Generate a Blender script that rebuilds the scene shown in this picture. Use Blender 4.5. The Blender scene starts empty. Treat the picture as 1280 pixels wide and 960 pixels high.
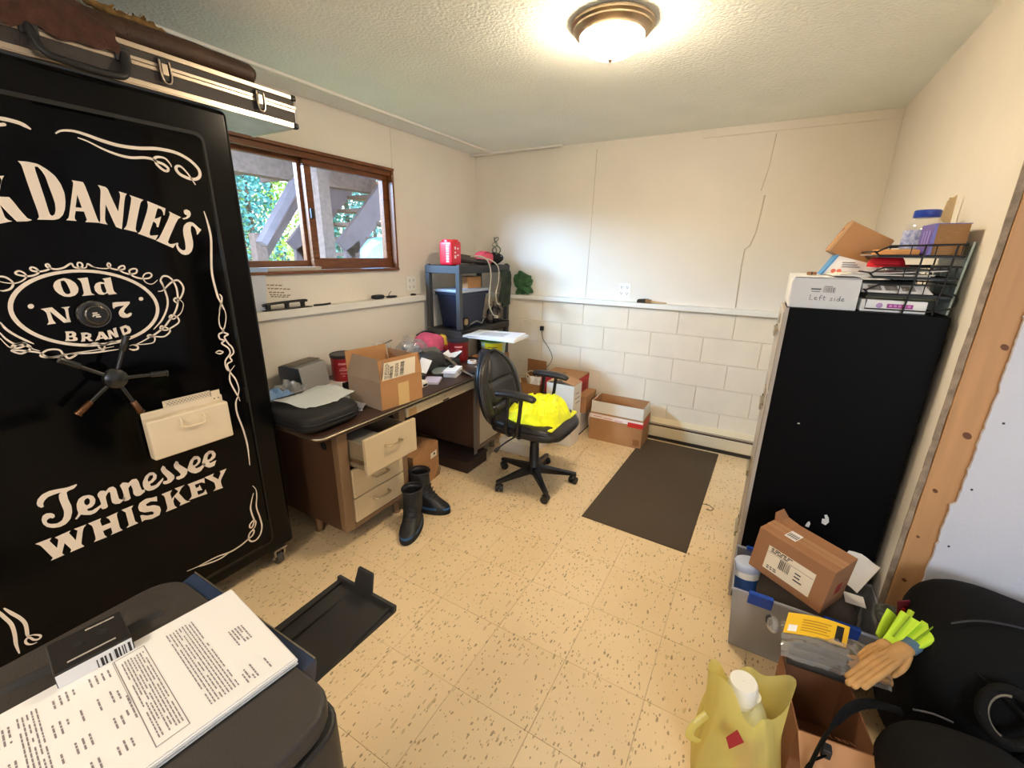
import bpy, bmesh, math, random
from mathutils import Vector, Matrix, noise
from mathutils.geometry import tessellate_polygon
random.seed(7)
PI = math.pi
SC = bpy.context.scene
COL = SC.collection

# ------------------------------------------------------------------ camera
cam_d = bpy.data.cameras.new('camera')
cam_d.sensor_fit = 'HORIZONTAL'; cam_d.sensor_width = 36.0
cam_d.lens = 534.14 / 1280 * 36.0
cam_d.clip_start = 0.03
cam = bpy.data.objects.new('camera', cam_d); COL.objects.link(cam)
RX = Vector((0.865828, 0.500091, 0.015839)); RY = Vector((0.160202, -0.247096, -0.955656)); RZ = Vector((-0.474001, 0.829971, -0.294058))
M = Matrix.Identity(4)
for i in range(3):
    M[i][0] = RX[i]; M[i][1] = -RY[i]; M[i][2] = -RZ[i]
M.translation = Vector((0, 0, 1.513))
cam.matrix_world = M
SC.camera = cam

# ------------------------------------------------------------------ world, daylight, exposure
world = bpy.data.worlds.new('sky'); SC.world = world; world.use_nodes = True
nt = world.node_tree; nt.nodes.clear()
wo = nt.nodes.new('ShaderNodeOutputWorld'); bg = nt.nodes.new('ShaderNodeBackground'); sky = nt.nodes.new('ShaderNodeTexSky')
sky.sky_type = 'NISHITA'; sky.sun_disc = False; sky.sun_elevation = math.radians(48); sky.sun_rotation = math.radians(-100)
bg.inputs['Strength'].default_value = 0.42
nt.links.new(sky.outputs[0], bg.inputs[0]); nt.links.new(bg.outputs[0], wo.inputs[0])

def lamp(name, kind, loc, target, energy, color, size=None, size_y=None):
    d = bpy.data.lights.new(name, kind); d.energy = energy; d.color = color
    if kind == 'AREA':
        d.shape = 'RECTANGLE'; d.size = size; d.size_y = size_y or size
    o = bpy.data.objects.new(name, d); COL.objects.link(o); o.location = loc
    o.rotation_euler = (Vector(target) - Vector(loc)).to_track_quat('-Z', 'Y').to_euler()
    return o
sun = lamp('sun', 'SUN', (4, -2, 12), (-6, 4, 0), 4.2, (1.0, 0.95, 0.86)); sun.data.angle = 0.01
# daylight falling through window_1 (open sky beside the deck) and through the window of the adjoining space
lamp('daylight_window', 'AREA', (-3.35, 0.65, 2.26), (-.6, 3.3, .7), 200, (0.34, 0.62, 1.0), 1.1, .3)
lamp('daylight_rear', 'AREA', (1.7, -1.95, 1.6), (1.0, 1.2, 1.2), 22, (0.86, 0.92, 1.0), 1.1, 1.0)
# warm fill lamp added behind the viewpoint to lift the ambient light
lamp('rear_fill_lamp', 'AREA', (-.9, -1.1, 2.33), (-.9, -1.1, 0), 14, (1.0, .88, .72), .5, .5)
vs = SC.view_settings
SC.display_settings.display_device = 'sRGB'
vs.view_transform = 'Standard'; vs.look = 'None'; vs.gamma = 1.0; vs.use_curve_mapping = False
vs.exposure = 1.0

# ------------------------------------------------------------------ materials
MATS = {}
def mat(name, col, rough=0.6, metal=0.0, var=0.0, vscale=8.0, bump=0.0, bscale=60.0, spec=0.5, alpha=1.0, trans=0.0, emit=None, estr=0.0, stretch=None, coat=0.0, sheen=0.0, col2=None):
    if name in MATS: return MATS[name]
    m = bpy.data.materials.new(name); m.use_nodes = True
    n = m.node_tree.nodes; l = m.node_tree.links
    b = n['Principled BSDF']
    c = (col[0], col[1], col[2], 1)
    b.inputs['Base Color'].default_value = c
    b.inputs['Roughness'].default_value = rough; b.inputs['Metallic'].default_value = metal
    b.inputs['Specular IOR Level'].default_value = spec
    b.inputs['Alpha'].default_value = alpha
    b.inputs['Transmission Weight'].default_value = trans
    b.inputs['Coat Weight'].default_value = coat
    b.inputs['Sheen Weight'].default_value = sheen
    if emit: b.inputs['Emission Color'].default_value = (*emit, 1); b.inputs['Emission Strength'].default_value = estr
    geo = n.new('ShaderNodeNewGeometry'); src = geo.outputs['Position']
    if stretch:
        mp = n.new('ShaderNodeMapping'); mp.inputs['Scale'].default_value = stretch
        l.new(src, mp.inputs['Vector']); src = mp.outputs[0]
    if var > 0:
        t = n.new('ShaderNodeTexNoise'); t.inputs['Scale'].default_value = vscale; t.inputs['Detail'].default_value = 4
        l.new(src, t.inputs['Vector'])
        r = n.new('ShaderNodeValToRGB'); r.color_ramp.elements[0].position = 0.3; r.color_ramp.elements[1].position = 0.7
        k = max(0, 1 - var); k2 = 1 + var
        r.color_ramp.elements[0].color = (col[0]*k, col[1]*k, col[2]*k, 1) if col2 is None else (*col2, 1)
        r.color_ramp.elements[1].color = (min(1, col[0]*k2), min(1, col[1]*k2), min(1, col[2]*k2), 1) if col2 is None else c
        l.new(t.outputs['Fac'], r.inputs[0]); l.new(r.outputs[0], b.inputs['Base Color'])
    if bump > 0:
        t2 = n.new('ShaderNodeTexNoise'); t2.inputs['Scale'].default_value = bscale; t2.inputs['Detail'].default_value = 3
        l.new(src, t2.inputs['Vector'])
        bp = n.new('ShaderNodeBump'); bp.inputs['Strength'].default_value = bump; bp.inputs['Distance'].default_value = 0.01
        l.new(t2.outputs['Fac'], bp.inputs['Height']); l.new(bp.outputs[0], b.inputs['Normal'])
    MATS[name] = m
    return m
def S(r, g, b):      # display colour 0-255 -> linear
    f = lambda v: (v/255/12.92) if v/255 <= .04045 else ((v/255+.055)/1.055)**2.4
    return (f(r), f(g), f(b))
def clear(name, tint=(1, 1, 1), gloss=0.08, haze=0.0, hcol=(.8, .8, .8), rough=0.05):
    """thin clear film or pane: passes light, reflects a little, optional milky share"""
    if name in MATS: return MATS[name]
    m = bpy.data.materials.new(name); m.use_nodes = True
    n = m.node_tree.nodes; l = m.node_tree.links; n.clear()
    o = n.new('ShaderNodeOutputMaterial'); t = n.new('ShaderNodeBsdfTransparent'); g = n.new('ShaderNodeBsdfGlossy'); mx = n.new('ShaderNodeMixShader')
    t.inputs[0].default_value = (*tint, 1); g.inputs['Roughness'].default_value = rough
    fr = n.new('ShaderNodeLayerWeight'); fr.inputs[0].default_value = 0.25
    mu = n.new('ShaderNodeMath'); mu.operation = 'MULTIPLY_ADD'; mu.inputs[1].default_value = 0.35; mu.inputs[2].default_value = gloss
    l.new(fr.outputs['Facing'], mu.inputs[0]); l.new(mu.outputs[0], mx.inputs[0])
    l.new(t.outputs[0], mx.inputs[1]); l.new(g.outputs[0], mx.inputs[2]); last = mx.outputs[0]
    if haze > 0:
        d = n.new('ShaderNodeBsdfDiffuse'); d.inputs[0].default_value = (*hcol, 1)
        tr = n.new('ShaderNodeBsdfTranslucent'); tr.inputs[0].default_value = (*hcol, 1)
        m0 = n.new('ShaderNodeMixShader'); m0.inputs[0].default_value = 0.4
        l.new(d.outputs[0], m0.inputs[1]); l.new(tr.outputs[0], m0.inputs[2])
        m2 = n.new('ShaderNodeMixShader'); m2.inputs[0].default_value = haze
        l.new(last, m2.inputs[1]); l.new(m0.outputs[0], m2.inputs[2]); last = m2.outputs[0]
    l.new(last, o.inputs[0]); MATS[name] = m
    return m

# ------------------------------------------------------------------ mesh builder
OFF = {}      # object -> world origin its mesh data is relative to (only unrotated things)
def smoothpath(pts, n=6, closed=False):
    pts = [Vector(p) for p in pts]; out = []; N = len(pts)
    segs = N if closed else N-1
    for i in range(segs):
        if closed: p0, p1, p2, p3 = pts[i-1], pts[i], pts[(i+1) % N], pts[(i+2) % N]
        else: p0, p1, p2, p3 = pts[max(i-1, 0)], pts[i], pts[i+1], pts[min(i+2, N-1)]
        for k in range(n):
            t = k/n
            out.append(.5*((2*p1)+(p2-p0)*t+(2*p0-5*p1+4*p2-p3)*t*t+(3*p1-p0-3*p2+p3)*t**3))
    if not closed: out.append(pts[-1])
    return out
class MB:
    def __init__(s): s.v = []; s.f = []
    def add(s, vs_, fs):
        k = len(s.v); s.v += [Vector(v) for v in vs_]; s.f += [tuple(i+k for i in f) for f in fs]; return s
    def box(s, lo, hi, M=None):
        x0, y0, z0 = lo; x1, y1, z1 = hi
        vs_ = [Vector(p) for p in ((x0,y0,z0),(x1,y0,z0),(x1,y1,z0),(x0,y1,z0),(x0,y0,z1),(x1,y0,z1),(x1,y1,z1),(x0,y1,z1))]
        if M is not None: vs_ = [M @ v for v in vs_]
        return s.add(vs_, [(0,3,2,1),(4,5,6,7),(0,1,5,4),(1,2,6,5),(2,3,7,6),(3,0,4,7)])
    def hexa(s, b, t):      # bottom 4 and top 4 corners, same order (ccw from above)
        return s.add(list(b)+list(t), [(0,3,2,1),(4,5,6,7),(0,1,5,4),(1,2,6,5),(2,3,7,6),(3,0,4,7)])
    def prism(s, poly, a, b):      # planar 3D polygon swept from offset a to offset b (vectors)
        a, b = Vector(a), Vector(b); n = len(poly); P = [Vector(p) for p in poly]
        vs_ = [p+a for p in P]+[p+b for p in P]
        return s.add(vs_, [tuple(range(n))[::-1], tuple(range(n, 2*n))]+[(i, (i+1) % n, n+(i+1) % n, n+i) for i in range(n)])
    def cyl(s, p0, p1, r0, r1=None, n=16, cap=True):
        p0, p1 = Vector(p0), Vector(p1); r1 = r0 if r1 is None else r1
        d = (p1-p0).normalized(); u = d.orthogonal().normalized(); w = d.cross(u)
        vs_ = [p0+(u*math.cos(2*PI*i/n)+w*math.sin(2*PI*i/n))*r0 for i in range(n)]+[p1+(u*math.cos(2*PI*i/n)+w*math.sin(2*PI*i/n))*r1 for i in range(n)]
        fs = [(i, (i+1) % n, n+(i+1) % n, n+i) for i in range(n)]
        if cap: fs += [tuple(range(n))[::-1], tuple(range(n, 2*n))]
        return s.add(vs_, fs)
    def tube(s, pts, r, n=8, closed=False, flat=1.0, up=None):
        pts = [Vector(p) for p in pts]; N = len(pts); rr = r if isinstance(r, (list, tuple)) else [r]*N
        rings = []; u = None
        for i, p in enumerate(pts):
            a = pts[i-1] if (i > 0 or closed) else p; b = pts[(i+1) % N] if (i < N-1 or closed) else p
            d = (b-a); d = d.normalized() if d.length > 1e-9 else Vector((0, 0, 1))
            if up is not None:
                u = Vector(up)-d*Vector(up).dot(d)
                u = u.normalized() if u.length > 1e-6 else d.orthogonal().normalized()
            else:
                u = d.orthogonal().normalized() if u is None else (u-d*u.dot(d))
                u = u.normalized() if u.length > 1e-6 else d.orthogonal().normalized()
            w = d.cross(u)
            rings.append([p+u*math.cos(2*PI*k/n)*rr[i]*flat+w*math.sin(2*PI*k/n)*rr[i] for k in range(n)])
        vs_ = [q for ring in rings for q in ring]; fs = []
        for i in range(N if closed else N-1):
            j = (i+1) % N
            fs += [(i*n+k, i*n+(k+1) % n, j*n+(k+1) % n, j*n+k) for k in range(n)]
        if not closed: fs += [tuple(range(n))[::-1], tuple((N-1)*n+k for k in range(n))]
        return s.add(vs_, fs)
    def lathe(s, prof, c=(0, 0, 0), n=24, axis=(0, 0, 1), capa=True, capb=True, sx=1.0, sy=1.0):
        c = Vector(c); d = Vector(axis).normalized()
        if abs(d.z) > .999: u = Vector((1, 0, 0)); w = d.cross(u)
        else: u = d.orthogonal().normalized(); w = d.cross(u)
        vs_ = []; fs = []
        for r, h in prof:
            vs_ += [c+d*h+u*math.cos(2*PI*i/n)*r*sx+w*math.sin(2*PI*i/n)*r*sy for i in range(n)]
        for j in range(len(prof)-1):
            fs += [(j*n+i, j*n+(i+1) % n, (j+1)*n+(i+1) % n, (j+1)*n+i) for i in range(n)]
        if capa: fs.append(tuple(range(n))[::-1])
        if capb: fs.append(tuple((len(prof)-1)*n+i for i in range(n)))
        return s.add(vs_, fs)
    def grid(s, fn, nu, nv, closeu=False, thick=0.0):      # fn(u,v)->point; optional backing at an offset
        vs_ = [Vector(fn(i/nu, j/nv)) for j in range(nv+1) for i in range(nu+1)]
        fs = [(j*(nu+1)+i, j*(nu+1)+i+1, (j+1)*(nu+1)+i+1, (j+1)*(nu+1)+i) for j in range(nv) for i in range(nu)]
        if thick:
            k = len(vs_); t = Vector(thick) if not isinstance(thick, (int, float)) else Vector((0, 0, -thick))
            vs_ += [v+t for v in vs_]; fs += [tuple(q+k for q in f[::-1]) for f in fs]
            W = nu+1
            bd = [i for i in range(nu)]+[nu+j*W for j in range(nv)]+[nv*W+nu-i for i in range(nu)]+[(nv-j)*W for j in range(nv)]
            for a in range(len(bd)):
                p, q = bd[a], bd[(a+1) % len(bd)]; fs.append((q, p, p+k, q+k))
        return s.add(vs_, fs)
    def blob(s, c, r, n=20, m=12, e=1.0, amp=0.0, freq=4.0, seed=0, flatz=None, M=None):      # superellipsoid with noise
        c = Vector(c); vs_ = []; fs = []
        sg = lambda x, p: math.copysign(abs(x)**p, x)
        for j in range(m+1):
            th = -PI/2+PI*j/m
            for i in range(n):
                ph = 2*PI*i/n
                p = Vector((sg(math.cos(th), e)*sg(math.cos(ph), e)*r[0], sg(math.cos(th), e)*sg(math.sin(ph), e)*r[1], sg(math.sin(th), e)*r[2]))
                if amp: p += p.normalized()*amp*noise.noise((c+p)*freq+Vector((seed*3.1, seed*1.7, seed))) if p.length > 1e-9 else Vector()
                if M is not None: p = M @ p
                p = c+p
                if flatz is not None and p.z < flatz: p.z = flatz
                vs_.append(p)
        for j in range(m):
            fs += [(j*n+i, j*n+(i+1) % n, (j+1)*n+(i+1) % n, (j+1)*n+i) for i in range(n)]
        return s.add(vs_, fs)
    def shape2d(s, rings, put):      # flat fill with holes; put(a,b)->3D
        tri = tessellate_polygon([[Vector((a, b, 0)) for a, b in r] for r in rings])
        flat = [p for r in rings for p in r]
        return s.add([put(a, b) for a, b in flat], [tuple(t) for t in tri])
    def xf(s, M):
        s.v = [M @ v for v in s.v]; return s
    def build(s, name, m, parent=None, smooth=None, bevel=0.0, seg=2, sub=0, origin=None, kind=None, label=None, solid=0.0, recalc=True):
        if parent is not None: org = OFF[parent]
        elif origin is not None: org = Vector(origin)
        else:
            xs = [v.x for v in s.v]; ys = [v.y for v in s.v]; zs = [v.z for v in s.v]
            org = Vector(((min(xs)+max(xs))/2, (min(ys)+max(ys))/2, min(zs)))
        me = bpy.data.meshes.new(name)
        me.from_pydata([tuple(v-org) for v in s.v], [], s.f)
        if recalc:
            bm = bmesh.new(); bm.from_mesh(me); bmesh.ops.remove_doubles(bm, verts=bm.verts, dist=1e-6)
            bmesh.ops.recalc_face_normals(bm, faces=bm.faces); bm.to_mesh(me); bm.free()
        me.update()
        me.materials.append(m)
        if smooth is not None:
            me.polygons.foreach_set('use_smooth', [True]*len(me.polygons))
            if smooth < 180: me.set_sharp_from_angle(angle=math.radians(smooth))
        o = bpy.data.objects.new(name, me); COL.objects.link(o)
        if parent is not None: o.parent = parent
        else: o.location = org
        OFF[o] = org
        if solid:
            md = o.modifiers.new('solid', 'SOLIDIFY'); md.thickness = solid; md.offset = 0
        if bevel:
            md = o.modifiers.new('bevel', 'BEVEL'); md.width = bevel; md.segments = seg; md.limit_method = 'ANGLE'; md.angle_limit = math.radians(40)
            if smooth is None:
                me.polygons.foreach_set('use_smooth', [True]*len(me.polygons)); md.harden_normals = True
        if sub:
            md = o.modifiers.new('sub', 'SUBSURF'); md.levels = sub; md.render_levels = sub
        if kind: o['kind'] = kind
        if label: o['label'] = label
        return o
def tag(o, label, cat, group=None):
    o['label'] = label; o['category'] = cat
    if group: o['group'] = group
    return o
def thing(name, loc, label, cat, group=None, rz=0.0, M=None):
    o = bpy.data.objects.new(name, None); COL.objects.link(o); o.empty_display_size = .05
    if M is not None:
        o.matrix_world = M; OFF[o] = Vector((0, 0, 0))
    else:
        o.location = loc; o.rotation_euler = (0, 0, rz); OFF[o] = Vector((0, 0, 0)) if rz else Vector(loc)
    return tag(o, label, cat, group)
def dup(src, name=None, parent=None):
    c = src.copy(); COL.objects.link(c)
    if parent is not None: c.parent = parent
    OFF[c] = OFF[src]
    return c
def struct(o):
    o['kind'] = 'structure'; return o
def box_(name, m, lo, hi, parent=None, **k): return MB().box(lo, hi).build(name, m, parent, **k)
def quadstrip(mb, pts, w, put):      # flat ribbon of width w along 2D points
    n = len(pts)
    L = []
    for i in range(n):
        a = pts[max(i-1, 0)]; b = pts[min(i+1, n-1)]
        dx, dy = b[0]-a[0], b[1]-a[1]; d = math.hypot(dx, dy) or 1
        t = min(i, n-1-i)/(n*.5); ww = w*(.35+.65*min(1, t*2.5))*.5
        L.append(((pts[i][0]-dy/d*ww, pts[i][1]+dx/d*ww), (pts[i][0]+dy/d*ww, pts[i][1]-dx/d*ww)))
    mb.add([put(*q) for l in L for q in l], [(2*i, 2*i+1, 2*i+3, 2*i+2) for i in range(n-1)])
# flat artwork of the safe door: outlines in door coordinates (0.1 mm)
ART=[
 ('main_lettering',['4509,17343 4701,17354 4894,17333 5055,17218 5195,17062 5274,16849 5302,16603 5271,16371 5216,16158 5135,15989 5029,15877 4913,15834 4555,15821 4613,15893 4616,16062 4591,16479 4573,16845 4561,17215 4547,17276','4817,17245 4877,17255 4940,17156 4985,17010 4997,16792 5022,16504 5032,16302 5006,16117 4955,15987 4893,15948 4856,15979 4848,16103 4840,16462 4824,16857 4810,17137']),
 ('main_lettering',['3665,16753 3959,16855 3914,16787 3912,16715 3927,16447 4038,16669 4090,16801 4073,16861 4058,16896 4162,16919 4103,16823 4050,16692 3966,16452 3962,16368 4134,16375 4187,16263 4268,16054 4345,15885 4368,15842 4451,15803 4367,15764 4142,15739 4100,15802 4000,15989 3916,16163 3934,15833 3983,15772 4055,15744 3904,15697 3607,15598 3670,15677 3681,15794 3701,16626 3697,16707']),
 ('main_lettering',['5537,16995 5786,16976 5810,16909 5849,16585 5892,16134 5912,15940 5938,15819 5602,15822 5654,15886 5650,15958 5636,16125 5446,16126 5392,15975 5378,15891 5414,15839 5174,15847 5244,15917 5288,16038 5436,16517 5549,16876 5559,16941','5581,16602 5610,16230 5464,16228']),
 ('main_lettering',['6128,16938 6312,16902 6352,16846 6416,16499 6481,16194 6630,16670 6635,16745 6616,16812 6821,16761 6762,16684 6709,16528 6589,16089 6470,15660 6331,15717 6304,15842 6206,16380 6098,15953 6098,15854 6134,15776 5926,15813 5968,15870 6060,16342 6162,16763 6164,16847']),
 ('main_lettering',['6882,16735 7241,16620 7151,16547 7075,16359 6907,15905 6832,15665 6864,15575 6514,15662 6605,15757 6680,15942 6861,16467 6915,16650']),
 ('main_lettering',['7331,16598 7827,16406 7760,16185 7721,16174 7728,16277 7697,16368 7606,16400 7566,16344 7441,16041 7543,16075 7652,16136 7498,15775 7450,15778 7458,15881 7400,15952 7371,15929 7222,15626 7194,15531 7226,15486 7311,15495 7441,15513 7331,15346 6865,15543 6944,15600 7014,15722 7254,16239 7329,16441 7335,16533']),
 ('main_lettering',['7910,16319 8256,16147 8146,16084 8037,15915 7772,15457 7685,15287 7729,15226 7818,15228 7954,15266 7806,15092 7340,15332 7439,15404 7542,15559 7832,16040 7932,16239']),
 ('main_lettering',['8387,16400 8473,16435 8571,16387 8593,16290 8548,16188 8439,16109 8328,16079 8281,16112 8423,16165 8460,16224 8388,16260 8369,16328']),
 ('main_lettering',['8842,15760 8683,15577 8658,15591 8668,15693 8631,15822 8560,15884 8514,15858 8480,15713 8484,15541 8488,15338 8461,15162 8382,14985 8268,14881 8155,14851 8029,14894 7945,15009 7915,15123 7923,15236 7970,15280 8004,15253 7978,15181 8011,15081 8092,15016 8173,15026 8206,15099 8224,15301 8218,15559 8237,15730 8290,15874 8386,15965 8503,16014 8607,15992 8688,15911 8756,15828']),
 ('oval_lettering',['4482,13951 4539,14066 4630,14135 4771,14173 4895,14123 4997,14014 5034,13860 4994,13725 4906,13639 4784,13603 4654,13628 4561,13710 4497,13818','4675,14089 4755,14100 4795,14024 4828,13812 4821,13722 4768,13689 4714,13699 4675,13777 4661,13971']),
 ('oval_lettering',['5059,14146 5309,14167 5300,13720 5314,13672 5373,13627 5063,13612 5126,13685 5134,14007 5115,14084']),
 ('oval_lettering',['5655,14114 5873,14150 5862,13714 5933,13615 5720,13604 5693,13658 5580,13610 5470,13637 5406,13744 5404,13872 5468,13977 5577,14019 5693,13992 5690,14076','5578,13953 5666,13956 5686,13726 5643,13661 5582,13688 5563,13807']),
 ('oval_lettering',['4077,13307 4328,13335 4571,12919 4591,13224 4578,13271 4515,13308 4724,13318 4666,13263 4641,13035 4647,12848 4487,12844 4259,13214 4268,12957 4310,12845 4111,12832 4171,12908 4176,13178 4140,13256']),
 ('oval_lettering',['5757,13344 5856,13355 6211,13343 6209,13285 6038,13106 5988,13014 6049,12929 6154,12977 6197,12952 6166,12877 6059,12818 5934,12825 5855,12893 5848,13010 5916,13119 6045,13222 5890,13218 5792,13189 5751,13135 5733,13194']),
 ('oval_lettering',['3964,13397 3947,13362 3917,13338 3882,13332 3851,13345 3833,13373 3832,13409 3848,13444 3878,13468 3913,13474 3944,13462 3963,13433']),
 ('oval_lettering',['6605,13401 6590,13369 6561,13346 6527,13340 6496,13352 6478,13378 6475,13411 6491,13444 6519,13466 6553,13472 6584,13461 6603,13435']),
 ('oval_lettering',['4449,12579 4632,12562 4688,12497 4676,12419 4643,12392 4690,12337 4677,12275 4614,12254 4392,12291 4426,12348 4458,12515','4528,12505 4586,12506 4593,12463 4563,12430 4514,12438','4502,12383 4582,12380 4596,12336 4560,12310 4494,12321']),
 ('oval_lettering',['4791,12489 4945,12477 5031,12415 5022,12333 4975,12283 5032,12186 4942,12194 4891,12286 4864,12290 4847,12210 4743,12208 4777,12278 4800,12424','4881,12411 4937,12414 4951,12374 4917,12342 4873,12349']),
 ('oval_lettering',['5226,12454 5327,12447 5438,12190 5330,12176 5309,12218 5214,12226 5186,12192 5076,12179 5124,12240 5205,12381','5258,12354 5291,12271 5224,12274']),
 ('oval_lettering',['5440,12462 5521,12481 5605,12340 5598,12458 5594,12510 5690,12535 5682,12466 5694,12220 5608,12202 5508,12355 5519,12216 5522,12184 5428,12172 5446,12228']),
 ('oval_lettering',['5782,12530 5948,12579 6046,12514 6070,12391 6019,12298 5817,12240 5804,12330','5870,12471 5936,12489 5970,12405 5940,12349 5872,12328']),
 ('script_lettering',['3678,7650 3682,7611 3591,7527 3443,7511 3401,7478 3387,7245 3413,6970 3385,6759 3298,6544 3166,6433 3019,6409 2868,6464 2754,6571 2696,6717 2695,6864 2743,6981 2830,7022 2934,6980 2995,6890 2983,6804 2925,6782 2890,6829 2831,6820 2787,6772 2793,6695 2856,6620 2982,6563 3107,6600 3181,6726 3217,6893 3203,7160 3197,7347 3221,7480 3274,7544 3125,7549 2985,7533 2891,7458 2836,7362 2839,7270 2780,7256 2721,7336 2709,7432 2759,7564 2883,7676 3047,7715 3246,7685 3447,7637']),
 ('script_lettering',['3394,6480 3512,6629 3507,6804 3538,6976 3615,7122 3737,7171 3882,7140 3970,7048 3998,6898 3957,6765 3863,6681 3733,6669 3742,6594 3837,6559 3975,6599 4091,6652 4073,6564 3916,6436 3783,6422 3646,6494 3560,6563 3438,6454','3724,6988 3772,7038 3836,7042 3867,6949 3831,6834 3759,6796 3714,6879']),
 ('script_lettering',['4084,7065 4165,7139 4264,7107 4293,7053 4407,7151 4512,7137 4572,7028 4570,6810 4571,6610 4643,6551 4742,6619 4724,6528 4563,6432 4433,6476 4371,6577 4379,6752 4399,6979 4346,6986 4253,6859 4246,6626 4244,6488 4182,6444 4093,6466 4058,6553 4102,6705 4091,6906 4073,6974']),
 ('script_lettering',['4687,7083 4783,7160 4879,7112 4924,7065 5049,7154 5170,7121 5209,7001 5216,6792 5239,6626 5319,6611 5301,6516 5147,6441 5042,6471 4979,6581 4997,6801 4975,6964 4887,6882 4878,6659 4879,6480 4816,6437 4710,6443 4655,6524 4724,6689 4717,6919']),
 ('script_lettering',['5311,6899 5426,7100 5575,7183 5700,7135 5762,6991 5724,6853 5589,6762 5510,6749 5509,6645 5660,6622 5818,6728 5932,6805 5914,6708 5718,6513 5552,6466 5404,6500 5319,6611 5294,6753','5472,6949 5552,7065 5645,7047 5644,6944 5550,6859 5471,6846']),
 ('script_lettering',['5912,7156 6002,7272 6066,7190 6071,7109 6193,6894 6284,6717 6253,6597 6119,6500 5955,6501 5879,6565 5905,6659 6020,6629 6053,6693 6015,6818 5933,7016']),
 ('script_lettering',['6331,7150 6430,7276 6501,7208 6502,7100 6620,6939 6741,6774 6689,6607 6561,6502 6388,6488 6304,6561 6332,6640 6457,6634 6489,6690 6431,6836 6339,7013']),
 ('script_lettering',['6750,6825 6887,7092 7041,7216 7188,7164 7252,7015 7203,6870 7075,6788 7007,6780 7012,6688 7170,6689 7373,6794 7354,6690 7159,6498 6975,6483 6837,6581 6732,6724','6945,6929 7014,7064 7126,7070 7141,6953 7043,6858 6951,6844']),
 ('script_lettering',['7279,6864 7412,7141 7590,7234 7744,7170 7810,7001 7760,6852 7604,6777 7510,6779 7541,6691 7687,6712 7786,6726 7677,6516 7485,6506 7343,6627 7261,6760','7478,6945 7550,7083 7659,7093 7672,6975 7572,6865 7478,6861']),
 ('slab_lettering',['2399,6167 2769,6162 2705,6079 2806,5745 2898,6010 2837,6126 3223,6157 3165,6089 3259,5745 3367,6060 3297,6161 3612,6152 3507,6051 3350,5540 3407,5414 3045,5408 3099,5490 2998,5811 2870,5489 2912,5409 2588,5402 2650,5474 2495,6048']),
 ('slab_lettering',['3652,6159 3991,6167 3947,6081 3958,5874 4200,5869 4177,6025 4111,6124 4450,6150 4395,6081 4382,5533 4438,5415 4094,5415 4159,5464 4163,5688 3945,5680 3951,5513 4001,5400 3647,5417 3721,5498 3736,6009']),
 ('slab_lettering',['4550,6175 4892,6179 4817,6076 4823,5549 4892,5428 4543,5428 4631,5506 4643,6020']),
 ('slab_lettering',['5605,6172 5582,5970 5521,6003 5398,6070 5235,6026 5256,5936 5475,5867 5609,5739 5624,5567 5543,5395 5300,5362 5084,5447 5002,5415 4998,5684 5054,5678 5186,5575 5370,5522 5401,5585 5358,5664 5140,5735 5014,5860 5002,6025 5074,6167 5277,6241 5459,6186']),
 ('slab_lettering',['5752,6175 6100,6184 6016,6064 6027,5839 6282,6035 6188,6205 6525,6189 6403,6112 6288,5950 6447,5529 6594,5421 6211,5422 6271,5512 6125,5869 6054,5714 6059,5517 6121,5398 5747,5404 5833,5532 5830,6053']),
 ('slab_lettering',['6629,6165 7228,6164 7206,5935 7098,6028 6858,6034 6874,5873 6979,5876 7016,5955 7069,5687 6995,5713 6883,5725 6896,5546 7105,5553 7184,5657 7211,5439 6550,5491 6681,5603 6679,6028']),
 ('slab_lettering',['7239,6176 7596,6191 7531,6094 7708,5863 7845,6091 7823,6189 8087,6196 8020,6097 7780,5769 7792,5495 7826,5406 7440,5438 7552,5528 7550,5793 7296,6103']),
]
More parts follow.
